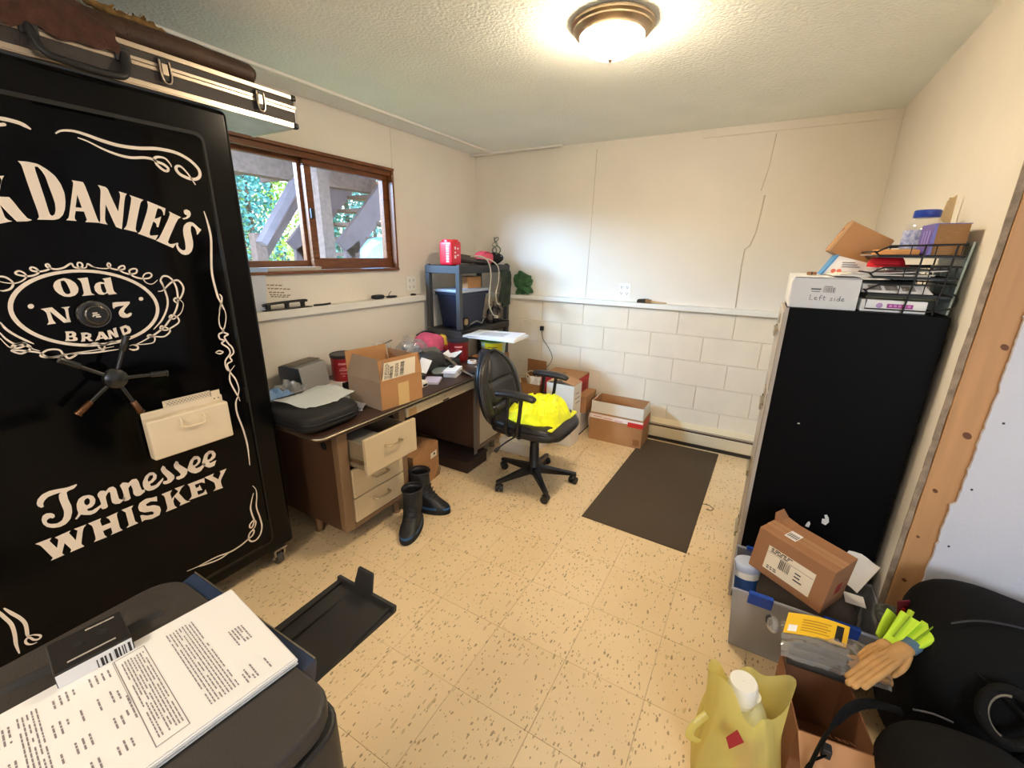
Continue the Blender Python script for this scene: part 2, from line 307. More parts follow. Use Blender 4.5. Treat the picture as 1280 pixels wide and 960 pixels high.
SCROLL=[
 (0.01,'5454,18215 5599,18319 5861,18367 6150,18327 6521,18236 6920,18183 7400,18203 7920,18286 8452,18272 8837,18129 9089,17900 9149,17717 9084,17569 8932,17482 8719,17491 8478,17591 8393,17738 8447,17836 8573,17829 8745,17630 8926,17298'),
 (0.008,'5930,18206 6151,18148 6474,18005 6822,17904 7160,17881 7530,17945 7780,17923 7847,17781 7990,17649 8108,17631 8151,17726 8025,17836 7843,17883 7799,17951 7894,18028 8111,18030 8232,17896 8270,17782'),
 (0.01,'4301,18348 4409,18353 4527,18355 4653,18342 4771,18321 4874,18271 4958,18212'),
 (0.008,'4261,18169 4373,18195 4451,18218 4489,18205'),
 (0.008,'9045,16421 9086,16160 9121,15791 9116,15415 9019,14821 8941,14305 8934,13912 8980,13331 9030,13124 9121,12772'),
 (0.006,'9055,13394 9121,13276 9090,13096 8988,12832 8935,12700'),
 (0.006,'9059,13001 8893,12514 8864,12154 8962,11919 8775,11836 8777,11651 8933,11550 8813,11458 9019,11233 9051,10998 8828,10736 8811,10431 8930,10287 9143,10475'),
 (0.006,'9099,12998 9161,12556 9046,12129 8928,11924 9113,11784 8958,11696 9051,11418 9164,11245 9196,11009 9025,10849 9069,10685 8871,10572 8923,10250 9082,9895 9146,9477 9072,9171 9105,8916'),
 (0.006,'8923,10250 8859,9872 8991,9357 9103,9040'),
 (0.007,'9072,9171 8927,8887 8905,8398 9015,7686 9078,6881 9026,5923'),
 (0.005,'8517,11138 8662,11186 8801,11107 8674,11056 8517,11138'),
 (0.007,'8985,4919 9093,4674 9079,4320 8983,3824 9050,3229 9071,2776 8947,2408 8727,2229 8519,2270 8418,2461 8483,2700 8658,2797 8694,2693 8589,2539 8394,2476 8040,2366 7584,2334 7076,2442 6622,2464 6335,2465 5939,2524'),
 (0.007,'8969,4558 8843,4265 8732,3904 8749,3528 8781,3232 8658,2965 8557,2996 8580,3136 8757,3246 8841,3103 8751,2877 8640,2852'),
 (0.006,'6352,2441 6693,2355 7141,2276 7584,2334'),
 (0.009,'1231,4641 1272,4421 1320,4222 1388,3899 1376,3526 1325,3154 1318,2795'),
 (0.009,'1374,4533 1469,4265 1591,3953 1642,3670 1604,3312 1602,3192'),
 (0.006,'1587,3237 1701,3185 1812,3072 1836,2987 1767,2944 1680,3011 1613,3166 1545,3155 1512,3080 1536,2965 1618,2885 1723,2861'),
 (0.005,'3364,14203 3489,14265 3594,14234 3677,14134 3681,14023 3600,13917 3476,13875 3404,13888'),
 (0.005,'3394,14174 3458,14131 3562,14090 3731,14071 3880,14125 3996,14246 3968,14345 3883,14403 3806,14364 3822,14308 3950,14262 4089,14257 4223,14309 4269,14378 4236,14464 4163,14502 4117,14458 4160,14396 4300,14378 4455,14416 4534,14486 4513,14587 4461,14559 4491,14487 4651,14435 4836,14480 5017,14595 5063,14491 5194,14458 5268,14532 5249,14607 5181,14614 5152,14534 5195,14464 5337,14470 5397,14590 5509,14497 5575,14465'),
 (0.005,'5385,14588 5478,14498 5664,14440 5866,14436 5950,14526 5914,14599 5870,14527 5940,14434 6124,14382 6283,14408 6286,14502 6191,14485 6136,14412 6230,14297 6404,14235 6570,14268 6608,14382 6501,14403 6398,14330 6456,14177 6663,14084 6894,14082 6997,14177 6945,14257 6805,14222 6730,14089 6798,13930 6957,13882 7136,14013'),
 (0.006,'7071,13623 7222,13646 7436,13837 7642,13970 7784,13943 7875,13730 7814,13503 7665,13303 7563,13353 7493,13275 7569,13185 7657,13262'),
 (0.006,'7286,13703 7230,13868 7218,13989 7314,14126 7454,14121 7574,13994 7651,13722 7636,13389 7571,13100 7426,12818 7240,12607 7013,12361 6730,12170 6501,12060 6242,11936 6031,11870'),
 (0.006,'7249,13968 7278,13663 7305,13332 7225,13007 6991,12616 6690,12323'),
 (0.005,'7665,13303 7764,13125 7653,12836 7475,12685 7351,12614 7238,12692 7343,12764 7504,12639 7491,12469 7261,12327 7064,12248 6898,12314 6952,12412 7142,12280 7158,12170 6950,12031 6676,12074 6476,12105 6554,12155 6668,12033 6603,11875 6360,11854 6035,11890 5918,11869'),
 (0.006,'6031,11870 6122,11833 6118,11731 6000,11711 5883,11774'),
 (0.005,'4857,12056 5069,12115 5251,12006 5477,12085 5621,12041'),
 (0.006,'5106,12012 5206,11858 5290,11980'),
 (0.005,'4380,11880 4646,11848 4977,11811 5605,11804'),
 (0.006,'3211,13030 3278,12822 3410,12629 3571,12457 3724,12311'),
 (0.005,'3065,12880 3142,12727 3216,12544 3353,12375 3533,12374 3536,12299 3385,12251 3278,12300 3350,12361 3520,12317 3672,12169 3800,12085'),
 (0.005,'3110,12585 3249,12286 3482,12385 3638,12216 3415,12079 3256,12215 3751,12051 3914,11873 4224,11848 4211,12038 3960,12085 3776,11937 4014,11853 4448,11881 5018,11889 5509,11920'),
 (0.006,'4291,11911 4364,11744 4608,11850'),
]
# ------------------------------------------------------------------ the setting
XL, YB, XR, H = -2.53, 3.66, 0.555, 2.37
def paint(name, col, bump=.15, bscale=90, var=.03, vscale=2.5, rough=.75):
    return mat(name, col, rough=rough, var=var, vscale=vscale, bump=bump, bscale=bscale)
M_wall = paint('wall_paint', S(233, 225, 211), bump=.10, bscale=45)
M_block = paint('block_paint', S(236, 222, 198), bump=.35, bscale=130, var=.04, vscale=5)
M_mortar = paint('mortar_paint', S(226, 211, 186))
M_ceil = paint('ceiling_texture', S(246, 250, 244), bump=.55, bscale=75)
M_trim = mat('white_trim', S(236, 232, 222), rough=.5)
M_bluewall = paint('rear_wall_paint', S(214, 214, 222), bump=.1)
M_wood = mat('window_wood', S(112, 62, 26), rough=.45, var=.35, vscale=6, stretch=(14, 1.5, 14), coat=.2)
M_pine = mat('pine_stud', S(196, 146, 96), rough=.6, var=.10, vscale=3.5, stretch=(9, 9, .8))
M_glass = clear('pane_glass', gloss=.03)

def tile_mat():
    m = bpy.data.materials.new('vinyl_tile'); m.use_nodes = True
    n = m.node_tree.nodes; l = m.node_tree.links; b = n['Principled BSDF']
    b.inputs['Roughness'].default_value = .42; b.inputs['Specular IOR Level'].default_value = .4
    geo = n.new('ShaderNodeNewGeometry')
    base = n.new('ShaderNodeMix'); base.data_type = 'RGBA'
    oi = n.new('ShaderNodeObjectInfo')
    base.inputs[6].default_value = (*S(238, 212, 170), 1); base.inputs[7].default_value = (*S(228, 201, 157), 1)
    big = n.new('ShaderNodeTexNoise'); big.inputs['Scale'].default_value = 5; big.inputs['Detail'].default_value = 5
    l.new(geo.outputs['Position'], big.inputs['Vector'])
    av = n.new('ShaderNodeMath'); av.operation = 'MULTIPLY_ADD'; av.inputs[1].default_value = .45
    l.new(oi.outputs['Random'], av.inputs[0]); l.new(big.outputs['Fac'], av.inputs[2]); l.new(av.outputs[0], base.inputs[0])
    last = base.outputs[2]
    for rotz, sx, sy, thr, dens, c in ((.12, 70, 28, .28, .80, S(116, 88, 56)), (-.08, 46, 18, .25, .72, S(192, 164, 120)), (.3, 115, 55, .34, .80, S(130, 100, 64))):
        mp = n.new('ShaderNodeMapping'); mp.inputs['Rotation'].default_value = (0, 0, rotz); mp.inputs['Scale'].default_value = (sx, sy, 1)
        dn = n.new('ShaderNodeTexNoise'); dn.inputs['Scale'].default_value = 24
        l.new(geo.outputs['Position'], dn.inputs['Vector'])
        ad = n.new('ShaderNodeVectorMath'); ad.operation = 'MULTIPLY_ADD'; ad.inputs[1].default_value = (.014, .03, 0)
        l.new(dn.outputs['Color'], ad.inputs[0]); l.new(geo.outputs['Position'], ad.inputs[2]); l.new(ad.outputs[0], mp.inputs['Vector'])
        v = n.new('ShaderNodeTexVoronoi'); v.voronoi_dimensions = '2D'; v.inputs['Scale'].default_value = 1.0
        l.new(mp.outputs[0], v.inputs['Vector'])
        sep = n.new('ShaderNodeSeparateColor'); l.new(v.outputs['Color'], sep.inputs[0])
        # per-cell size: cells below the density cut get no fleck
        mr = n.new('ShaderNodeMapRange'); mr.inputs['From Min'].default_value = dens; mr.inputs['From Max'].default_value = 1.0
        mr.inputs['To Min'].default_value = 0; mr.inputs['To Max'].default_value = thr
        l.new(sep.outputs[0], mr.inputs['Value'])
        lt = n.new('ShaderNodeMath'); lt.operation = 'LESS_THAN'; l.new(v.outputs['Distance'], lt.inputs[0]); l.new(mr.outputs[0], lt.inputs[1])
        mx = n.new('ShaderNodeMix'); mx.data_type = 'RGBA'; mx.inputs[7].default_value = (*c, 1)
        sc = n.new('ShaderNodeMath'); sc.operation = 'MULTIPLY'; sc.inputs[1].default_value = .68
        l.new(lt.outputs[0], sc.inputs[0]); l.new(sc.outputs[0], mx.inputs[0]); l.new(last, mx.inputs[6]); last = mx.outputs[2]
    l.new(last, b.inputs['Base Color'])
    return m
M_tile = tile_mat()
M_grout = mat('tile_joint', S(160, 134, 98), rough=.9)
floor = struct(box_('floor', M_grout, (-2.7, -1.75, -.06), (2.45, 3.75, -.0035), origin=(0, 0, 0)))
T0x, T0y, TS = -.1329, .914, .3048
cache = {}
ix0 = math.floor((-2.56-T0x)/TS); ix1 = math.ceil((2.35-T0x)/TS)
for iy in range(math.floor((-1.6-T0y)/TS), math.ceil((3.66-T0y)/TS)):
    for ix in range(ix0, ix1):
        x0, x1 = max(-2.53, T0x+ix*TS), min(2.3, T0x+(ix+1)*TS); y0, y1 = max(-1.6, T0y+iy*TS), min(3.64, T0y+(iy+1)*TS)
        if x1-x0 < .01 or y1-y0 < .01: continue
        if x0 > .65 and y0 > 1.8: continue          # behind the stud wall
        if x0 > .5 and y0 < .2: continue             # out of reach behind the camera
        key = (round(x1-x0, 3), round(y1-y0, 3)); g = .0003
        if key not in cache:
            a, b = x1-x0, y1-y0
            mb = MB(); c = .0005
            mb.hexa([(g, g, -.0035), (a-g, g, -.0035), (a-g, b-g, -.0035), (g, b-g, -.0035)], [(g+c, g+c, 0), (a-g-c, g+c, 0), (a-g-c, b-g-c, 0), (g+c, b-g-c, 0)])
            o = mb.build('tile', M_tile, floor); cache[key] = o
        else:
            o = dup(cache[key], parent=floor)
        o.location = (x0, y0, 0)

ceiling = struct(box_('ceiling', M_ceil, (-2.7, -1.75, H), (2.45, 3.8, H+.1)))

# back wall: boards above the ledge, painted concrete blocks below
wall_back = struct(box_('wall_back', M_wall, (-2.67, YB, 0), (.66, YB+.12, H), origin=(0, YB, 0)))
box_('block_core', M_mortar, (-2.53, 3.606, 0), (XR, YB, 1.10), wall_back)
blk = None
for r, (z0, z1) in enumerate(((.906, 1.099), (.706, .906), (.507, .706), (.307, .507), (.107, .307), (0, .107))):
    xo = -.144 + (.2 if r % 2 else 0)
    for k in range(-8, 4):
        x0, x1 = max(-2.525, xo+k*.4), min(XR-.002, xo+(k+1)*.4)
        if x1-x0 < .02: continue
        g = .0012; mb = MB(); c = .003
        lo = (x0+g, z0+g); hi = (x1-g, z1-g)
        mb.hexa([(lo[0], 3.607, lo[1]), (lo[0], 3.607, hi[1]), (hi[0], 3.607, hi[1]), (hi[0], 3.607, lo[1])],
                [(lo[0]+c, 3.6, lo[1]+c), (lo[0]+c, 3.6, hi[1]-c), (hi[0]-c, 3.6, hi[1]-c), (hi[0]-c, 3.6, lo[1]+c)])
        mb.build('block', M_block, wall_back)
M_seam = mat('board_seam', S(205, 192, 170), rough=.8)
def seam(pts, r, parent): MB().tube(pts, r, 5).build('board_seam', M_seam, parent, smooth=180)
seam([(-1.338, YB-.0005, 2.32), (-1.345, YB-.0005, 1.75), (-1.356, YB-.0005, 1.14)], .0022, wall_back)
seam([(-.09, YB-.001, 2.30), (-.10, YB-.001, 2.1), (-.124, YB-.001, 1.95)], .002, wall_back)
seam([(-.096, YB-.001, 1.92), (-.102, YB-.001, 1.80), (-.111, YB-.001, 1.68), (-.135, YB-.001, 1.59), (-.165, YB-.001, 1.56), (-.168, YB-.001, 1.45), (-.162, YB-.001, 1.14)], .0042, wall_back)

# left wall with the window opening
WY0, WY1, WZ0, WZ1 = 1.30, 2.575, 1.365, 2.09
wall_left = struct(MB().box((-2.67, -1.75, 1.12), (XL, WY0, H)).box((-2.67, WY1, 1.12), (XL, YB, H)).box((-2.67, WY0, 1.12), (XL, WY1, WZ0)).box((-2.67, WY0, WZ1), (XL, WY1, H)).box((-2.67, -1.75, 0), (-2.47, YB, 1.12)).build('wall_left', M_wall, origin=(XL, 0, 0)))
seam([(XL+.0005, 2.585, H-.01), (XL+.0005, 2.58, 2.09)], .0018, wall_left)
# right wall: plasterboard ending at an unfinished rough opening
wall_right = struct(MB().box((.568, 1.832, 0), (.66, YB+.1, H)).box((XR, 1.797, 0), (.568, YB, H)).build('wall_right', M_wall, origin=(XR, 1.8, 0)))
M_gyp = mat('cut_board_edge', S(160, 140, 118), rough=.95, var=.3, vscale=30, bump=.6, bscale=150)
rng = random.Random(3)
ed = [(XR-.0015, 1.791, 0)]
mb = MB()
zz = [i*H/48 for i in range(49)]
prof = [(XR-.001+rng.uniform(-.0008, .0012), .5695+rng.uniform(-.001, .002), 1.7955-rng.uniform(0, .003)) for _ in zz]
mb.add([q for (a, b, y), z in zip(prof, zz) for q in ((a, y, z), (b, y, z), (b, 1.80, z), (a, 1.80, z))],
       [(4*i+k, 4*i+(k+1) % 4, 4*i+4+(k+1) % 4, 4*i+4+k) for i in range(48) for k in range(4)])
mb.build('cut_edge', M_gyp, wall_right)
trim_5 = struct(box_('trim_5', M_pine, (.572, 1.790, 0), (.668, 1.832, H), bevel=.003))
M_knot = mat('wood_knot', S(112, 66, 34), rough=.6)
for x, z, r in ((.640, 1.27, .008), (.628, .985, .0095), (.60, .78, .006), (.597, .60, .004), (.60, .42, .006), (.615, 1.62, .008), (.60, 2.0, .007)):
    MB().lathe([(r, 0), (r, .0008)], (x, 1.7902, z), 14, axis=(0, -1, 0), sx=1, sy=1.35).build('knot', M_knot, trim_5)
# blue-white wall right of the stud, its board edge torn
poly = []
for i in range(201):
    z = i*H/200
    base = .655 - (.012 if z < .75 else 0) + .007*noise.noise(Vector((0, 0, z*2.1))) + .005*noise.noise(Vector((3, 0, z*19))) + .005*noise.noise(Vector((7, 0, z*70)))
    poly.append((base, 1.7895, z))
poly += [(2.4, 1.7895, H), (2.4, 1.7895, 0)]
wall_side = struct(MB().prism(poly, (0, -.0125, 0), (0, 0, 0)).box((.67, 1.7895, 0), (2.4, 1.90, H)).build('wall_side', M_bluewall, origin=(1.5, 1.79, 0)))
M_nail = mat('nail_head', S(45, 40, 38), rough=.5)
for x, z in ((.672, 1.30), (.69, 1.045), (.676, .815), (.672, .60), (.70, 1.8)):
    MB().lathe([(.0035, 0), (.0035, .001)], (x, 1.777, z), 10, axis=(0, -1, 0)).build('nail', M_nail, wall_side)
# adjoining space behind the viewpoint
wall_rear = struct(MB().box((-2.67, -1.75, 0), (1.15, -1.63, H)).box((2.25, -1.75, 0), (2.45, -1.63, H)).box((1.15, -1.75, 0), (2.25, -1.63, 1.0)).box((1.15, -1.75, 2.1), (2.25, -1.63, H)).build('wall_rear', M_bluewall))
wall_far = struct(box_('wall_far', M_bluewall, (2.35, -1.63, 0), (2.45, 1.79, H)))
# ledges and battens
trim_1 = struct(box_('trim_1', M_trim, (XL, 1.0, 1.142), (-2.44, 3.57, 1.165), bevel=.004))
box_('ledge_face', M_trim, (-2.452, 1.0, 1.118), (-2.438, 3.57, 1.160), trim_1, bevel=.003)
trim_2 = struct(box_('trim_2', M_trim, (XL, 3.57, 1.112), (XR, YB, 1.135), bevel=.004))
box_('ledge_face', M_trim, (-2.44, 3.568, 1.098), (XR, 3.580, 1.130), trim_2, bevel=.003)
trim_3 = struct(box_('trim_3', M_trim, (-2.315, -1.6, 2.352), (-2.285, 3.60, H), bevel=.006))
trim_4 = struct(box_('trim_4', M_trim, (-2.53, 3.58, 2.350), (-1.62, 3.62, H), bevel=.006))
trim_6 = struct(box_('trim_6', M_wall, (-.55, 3.651, 2.315), (XR, YB, H), bevel=.003))

# window_1: dark stained wooden slider
window_1 = bpy.data.objects.new('window_1', None); COL.objects.link(window_1); window_1.location = (XL, 1.95, WZ0); window_1['kind'] = 'structure'; OFF[window_1] = Vector((XL, 1.95, WZ0))
t = .018
for nm, lo, hi in (('jamb', (-2.66, WY1-t, WZ0), (-2.512, WY1, WZ1)), ('jamb', (-2.66, WY0, WZ0), (-2.512, WY0+t, WZ1)), ('head_board', (-2.66, WY0, WZ1-t), (-2.505, WY1, WZ1)), ('sill_board', (-2.66, WY0, WZ0), (-2.505, WY1, WZ0+t))):
    box_(nm, M_wood, lo, hi, window_1, bevel=.003)
M_track = mat('window_track', S(190, 180, 165), rough=.4)
box_('track', M_track, (-2.62, WY0+t, WZ0+t), (-2.545, 1.90, WZ0+t+.022), window_1, bevel=.002)
box_('stop', M_wood, (-2.56, WY0+t, WZ1-t-.03), (-2.53, WY1-t, WZ1-t), window_1, bevel=.003)
def sash(y0, y1, x0, x1, name, wb, wt_, ws):
    z0, z1 = WZ0+t+.004, WZ1-t-.004
    g = box_(name, M_wood, (x0, y0, z0), (x1, y1, z0+wb), window_1, bevel=.004)
    box_('top_rail', M_wood, (x0, y0, z1-wt_), (x1, y1, z1), g, bevel=.004)
    box_('stile', M_wood, (x0, y0, z0+wb), (x1, y0+ws, z1-wt_), g, bevel=.004)
    box_('stile', M_wood, (x0, y1-ws, z0+wb), (x1, y1, z1-wt_), g, bevel=.004)
    box_('pane', M_glass, ((x0+x1)/2-.002, y0+ws, z0+wb), ((x0+x1)/2+.002, y1-ws, z1-wt_), g)
    return g
sash(WY0+t, 1.895, -2.640, -2.605, 'left_sash', .055, .045, .05)
rs = sash(1.865, WY1-t, -2.600, -2.565, 'right_sash', .07, .06, .05)
M_black = mat('black_plastic', S(26, 26, 28), rough=.45)
box_('latch', M_black, (-2.565, 1.872, 1.70), (-2.548, 1.895, 1.76), rs, bevel=.003)

# ------------------------------------------------------------------ outdoors: underside of a deck with stairs, trees beyond
M_grass = mat('lawn', S(140, 142, 90), rough=.9, var=.35, vscale=3)
ground = struct(MB().grid(lambda u, v: (-2.7-26*u, -8+26*v, 1.0+.9*u*u+.12*noise.noise(Vector((u*9, v*9, 0)))), 30, 30).build('ground', M_grass, smooth=180, origin=(-12, 4, 1)))
ground.name = 'lawn'
M_deck = mat('weathered_wood', S(146, 116, 106), rough=.8, var=.25, vscale=4, stretch=(6, 6, 6))
M_deck2 = mat('pale_weathered_wood', S(156, 138, 148), rough=.8, var=.15, vscale=5)
M_white = mat('white_paint', S(240, 240, 238), rough=.5)
deck = thing('deck', (-4.4, 3.2, 1.0), 'weathered raised timber deck and beams seen through the upper window', 'deck')
box_('beam', M_deck, (-4.6, -.5, 2.20), (-4.45, 4.25, 2.40), deck)
for k in range(9):
    y = -.3+k*.53
    box_('joist', M_deck2, (-6.4, y, 2.40), (-2.72, y+.045, 2.56), deck)
for k in range(25):
    box_('deck_board', M_deck, (-6.45+k*.148, -.6, 2.56), (-6.45+k*.148+.138, 4.3, 2.60), deck)
MB().hexa([(-4.05, 2.99, 1.0), (-3.92, 2.99, 1.0), (-3.92, 3.12, 1.0), (-4.05, 3.12, 1.0)], [(-4.05, 2.99, 2.4), (-3.92, 2.99, 2.4), (-3.92, 3.12, 2.4), (-4.05, 3.12, 2.4)]).build('post', M_deck, deck)
MB().hexa([(-4.6, 2.63, 1.0), (-4.5, 2.63, 1.0), (-4.5, 2.74, 1.0), (-4.6, 2.74, 1.0)], [(-4.6, 2.63, 1.66), (-4.5, 2.63, 1.66), (-4.5, 2.74, 1.66), (-4.6, 2.74, 1.66)]).build('stub_post', M_deck, deck)
def brace(y0, z0, y1, z1, x, m, w=.034):
    d = Vector((0, y1-y0, z1-z0)).normalized(); nrm = Vector((0, -d.z, d.y))*w
    a, b = Vector((x, y0, z0)), Vector((x, y1, z1))
    MB().prism([a-nrm, b-nrm, b+nrm, a+nrm], (-.05, 0, 0), (.05, 0, 0)).build('brace', m, deck)
brace(2.66, 1.56, 3.17, 2.26, -4.45, M_deck2); brace(2.74, 1.42, 3.30, 2.12, -4.62, M_deck2)
stair = thing('deck_stairs', (-4.5, 3.9, 1.0), 'pale timber stairs with open treads climbing right outside the window', 'stairs')
for x in (-4.15, -5.05):
    a, b = Vector((x, 3.42, 1.50)), Vector((x, 4.75, 2.82)); nrm = Vector((0, -.707, .707))*.13
    MB().prism([a-nrm, b-nrm, b+nrm, a+nrm], (-.025, 0, 0), (.025, 0, 0)).build('stringer', M_deck2, stair)
    MB().prism([Vector((x, 3.42, 1.0)), Vector((x, 3.62, 1.0)), Vector((x, 3.62, 1.62)), Vector((x, 3.42, 1.5))], (-.025, 0, 0), (.025, 0, 0)).build('stringer_foot', M_deck2, stair)
for k in range(7):
    z = 1.26+k*.18
    box_('tread', M_deck, (-5.05, 3.36+k*.18, z), (-4.1, 3.62+k*.18, z+.04), stair)
box_('white_post', M_white, (-4.3, 4.2, 1.0), (-4.2, 4.3, 2.4), stair)
drum = thing('rain_barrel', (-4.4, 3.98, 1.0), 'pale blue rounded barrel below the outdoor stairs', 'barrel')
MB().lathe([(.20, 0), (.24, .08), (.25, .3), (.23, .5), (.15, .60), (.04, .63)], (-3.55, 3.42, 1.02), 20).build('barrel_body', mat('pale_blue_plastic', S(150, 190, 225), rough=.5), drum, smooth=60)
MB().lathe([(.05, 0), (.05, .03)], (-3.55, 3.42, 1.64), 12).build('barrel_cap', M_white, drum, smooth=40)
def tree(loc, h, r, cols, label, seed, n=900, trunk=True):
    T = thing('tree', loc, label, 'tree'); g = random.Random(seed)
    if trunk: MB().cyl((loc[0], loc[1], loc[2]-.3), (loc[0], loc[1], loc[2]+h*.8), r*.09, r*.03, 8).build('trunk', mat('bark', S(96, 84, 70), rough=.9, var=.3, vscale=9), T, smooth=60)
    for ci, c in enumerate(cols):
        mb = MB()
        for _ in range(n):
            zf = g.random()**.8; a = g.uniform(0, 2*PI); rr = r*(1-zf*.75)*math.sqrt(g.random())
            p = Vector((loc[0]+rr*math.cos(a), loc[1]+rr*math.sin(a), loc[2]+h*(.02+.98*zf)))
            s = g.uniform(.025, .06)*(h/5)**.5; d1 = Vector((g.uniform(-1, 1), g.uniform(-1, 1), g.uniform(-.7, .7))).normalized(); d2 = d1.orthogonal().normalized()
            d2 = d2*math.cos(a)+d1.cross(d2)*math.sin(a)
            mb.add([p-d1*s, p-d2*s*.5, p+d1*s, p+d2*s*.5], [(0, 1, 2, 3)])
        mb.build('foliage', c, T, kind='stuff', recalc=False)
def leafm(n, c): return mat(n, c, rough=.6, var=.25, vscale=6)
L1, L2, L3, L4 = leafm('leaf_teal', S(70, 150, 150)), leafm('leaf_cyan', S(110, 190, 200)), leafm('leaf_lime', S(150, 200, 70)), leafm('leaf_deep', S(40, 105, 85))
for i, (x, y, h, r, cs, lb) in enumerate((
    (-8.0, 4.65, 5.0, .55, (L1, L2), 'blue-green conifer nearest the left edge of the window view'),
    (-10.2, 6.5, 6.5, .85, (L3, L3), 'bright yellow-green tree in the middle of the left pane'),
    (-8.0, 6.1, 4.2, .50, (L1, L4), 'dark teal tree behind the crossed deck braces'),
    (-8.0, 7.5, 4.8, .60, (L2, L1), 'teal tree behind the window latch and deck post'),
    (-10.2, 8.6, 5.8, .90, (L2, L4), 'blue-green tree seen between the outdoor stair treads'),
    (-8.0, 8.9, 4.6, .60, (L2, L3), 'pale green tree at the right end of the window view'),
    (-10.2, 10.8, 6.0, .95, (L1, L2), 'tall teal tree behind the right end of the outdoor stairs'),
    (-13.0, 10.4, 7.5, 1.4, (L4, L1), 'tallest dark tree in the far distance behind the stairs'),
    (-13.0, 7.4, 8.0, 1.3, (L1, L2), 'far tall blue-green tree behind the yellow-green tree'))):
    tree((x, y, 1.05), h, r, cs, lb, 40+i, n=3600)
# ------------------------------------------------------------------ ceiling lamp
LX, LY = -.67, 1.915
M_nickel = mat('brushed_nickel', S(190, 170, 145), rough=.28, metal=1)
lampT = thing('ceiling_lamp', (LX, LY, H-.12), 'round flush ceiling lamp with glowing frosted dome and brushed metal rim', 'lamp')
MB().lathe([(.150, 0), (.160, -.006), (.160, -.016), (.150, -.022), (.150, -.028), (.140, -.040), (.124, -.048), (.122, -.040)], (LX, LY, H), 48, capb=False).build('rim', M_nickel, lampT, smooth=35)
M_dome = mat('lit_frosted_glass', (1, .95, .8), rough=.4, emit=(1.0, .81, .57), estr=76)
dome = [(.124*math.cos(a), -.045-.072*math.sin(a)) for a in [i*PI/2/14 for i in range(15)]]
MB().lathe(dome[:-1]+[(.001, -.117)], (LX, LY, H), 48, capa=False).build('glass_dome', M_dome, lampT, smooth=180)
MB().lathe([(.004, -.117), (.010, -.119), (.011, -.124), (.006, -.130), (.001, -.132)], (LX, LY, H), 16).build('finial', M_nickel, lampT, smooth=50)

# ------------------------------------------------------------------ gun safe with white bottle-label artwork
M_safe = mat('safe_gloss_black', S(7, 7, 8), rough=.08, spec=.13, coat=0)
M_safed = mat('safe_satin_black', S(9, 9, 10), rough=.2, spec=.16)
M_print = mat('cream_vinyl_print', S(236, 222, 206), rough=.55)
safe = thing('gun_safe', (-2.16, .5, 0), 'tall glossy black gun safe with cream whiskey-label lettering on its door', 'safe')
SY0, SY1, SX0, SX1, SZ0, SZ1 = -.05, 1.055, -2.42, -1.862, .10, 2.005
box_('safe_body', M_safed, (SX0, SY0, SZ0), (SX1, SY1, SZ1), safe, bevel=.018, seg=4)
# door frame: recessed groove then the raised door plate
def rrect(y0, z0, y1, z1, r, n=6):
    p = []
    for cy, cz, a0 in ((y1-r, z1-r, 0), (y0+r, z1-r, PI/2), (y0+r, z0+r, PI), (y1-r, z0+r, 1.5*PI)):
        p += [(cy+r*math.cos(a0+i*PI/2/n), cz+r*math.sin(a0+i*PI/2/n)) for i in range(n+1)]
    return p
def plate(name, m, y0, z0, y1, z1, r, xa, xb, ch, parent):
    a = rrect(y0, z0, y1, z1, r); b = rrect(y0+ch, z0+ch, y1-ch, z1-ch, max(r-ch, .002)); n = len(a)
    mb = MB(); vs_ = [(xa, y, z) for y, z in a]+[(xb-ch*.6, y, z) for y, z in a]+[(xb, y, z) for y, z in b]
    fs = [(k*n+i, k*n+(i+1) % n, (k+1)*n+(i+1) % n, (k+1)*n+i) for k in range(2) for i in range(n)]+[tuple(range(2*n, 3*n))]
    return mb.add(vs_, fs).build(name, m, parent, smooth=12)
M_groove = mat('groove_black', (.003, .003, .003), rough=.6)
plate('door_groove', M_groove, .047, .155, .957, 1.912, .03, -1.8625, -1.8605, .001, safe)
door = plate('door', M_safe, .058, .168, .946, 1.898, .028, -1.864, -1.8485, .010, safe)
put = lambda a, b: (-1.8479, a, b)
dec = lambda s: [(int(p.split(',')[0])/1e4, int(p.split(',')[1])/1e4) for p in s.split()]
def soften(ring):      # round gentle bends, keep sharp corners
    n = len(ring); out = []
    for i in range(n):
        p0, p1, p2 = Vector(ring[i-1]), Vector(ring[i]), Vector(ring[(i+1) % n])
        a, b = (p1-p0), (p2-p1)
        ang = a.angle(b) if a.length > 1e-7 and b.length > 1e-7 else 0
        if ang < math.radians(52) and n > 8:
            out += [tuple(p1-a*.22), tuple(p1*.9+(p0+p2)*.05), tuple(p1+b*.22)] if ang > .12 else [tuple(p1)]
        else: out.append(tuple(p1))
    return out
words = {}
for w, rings in ART:
    words.setdefault(w, []).append([soften(dec(r)) for r in rings])
for w, gl in words.items():
    for rings in gl:
        MB().shape2d(rings, put).build('letter', M_print, door, recalc=False)
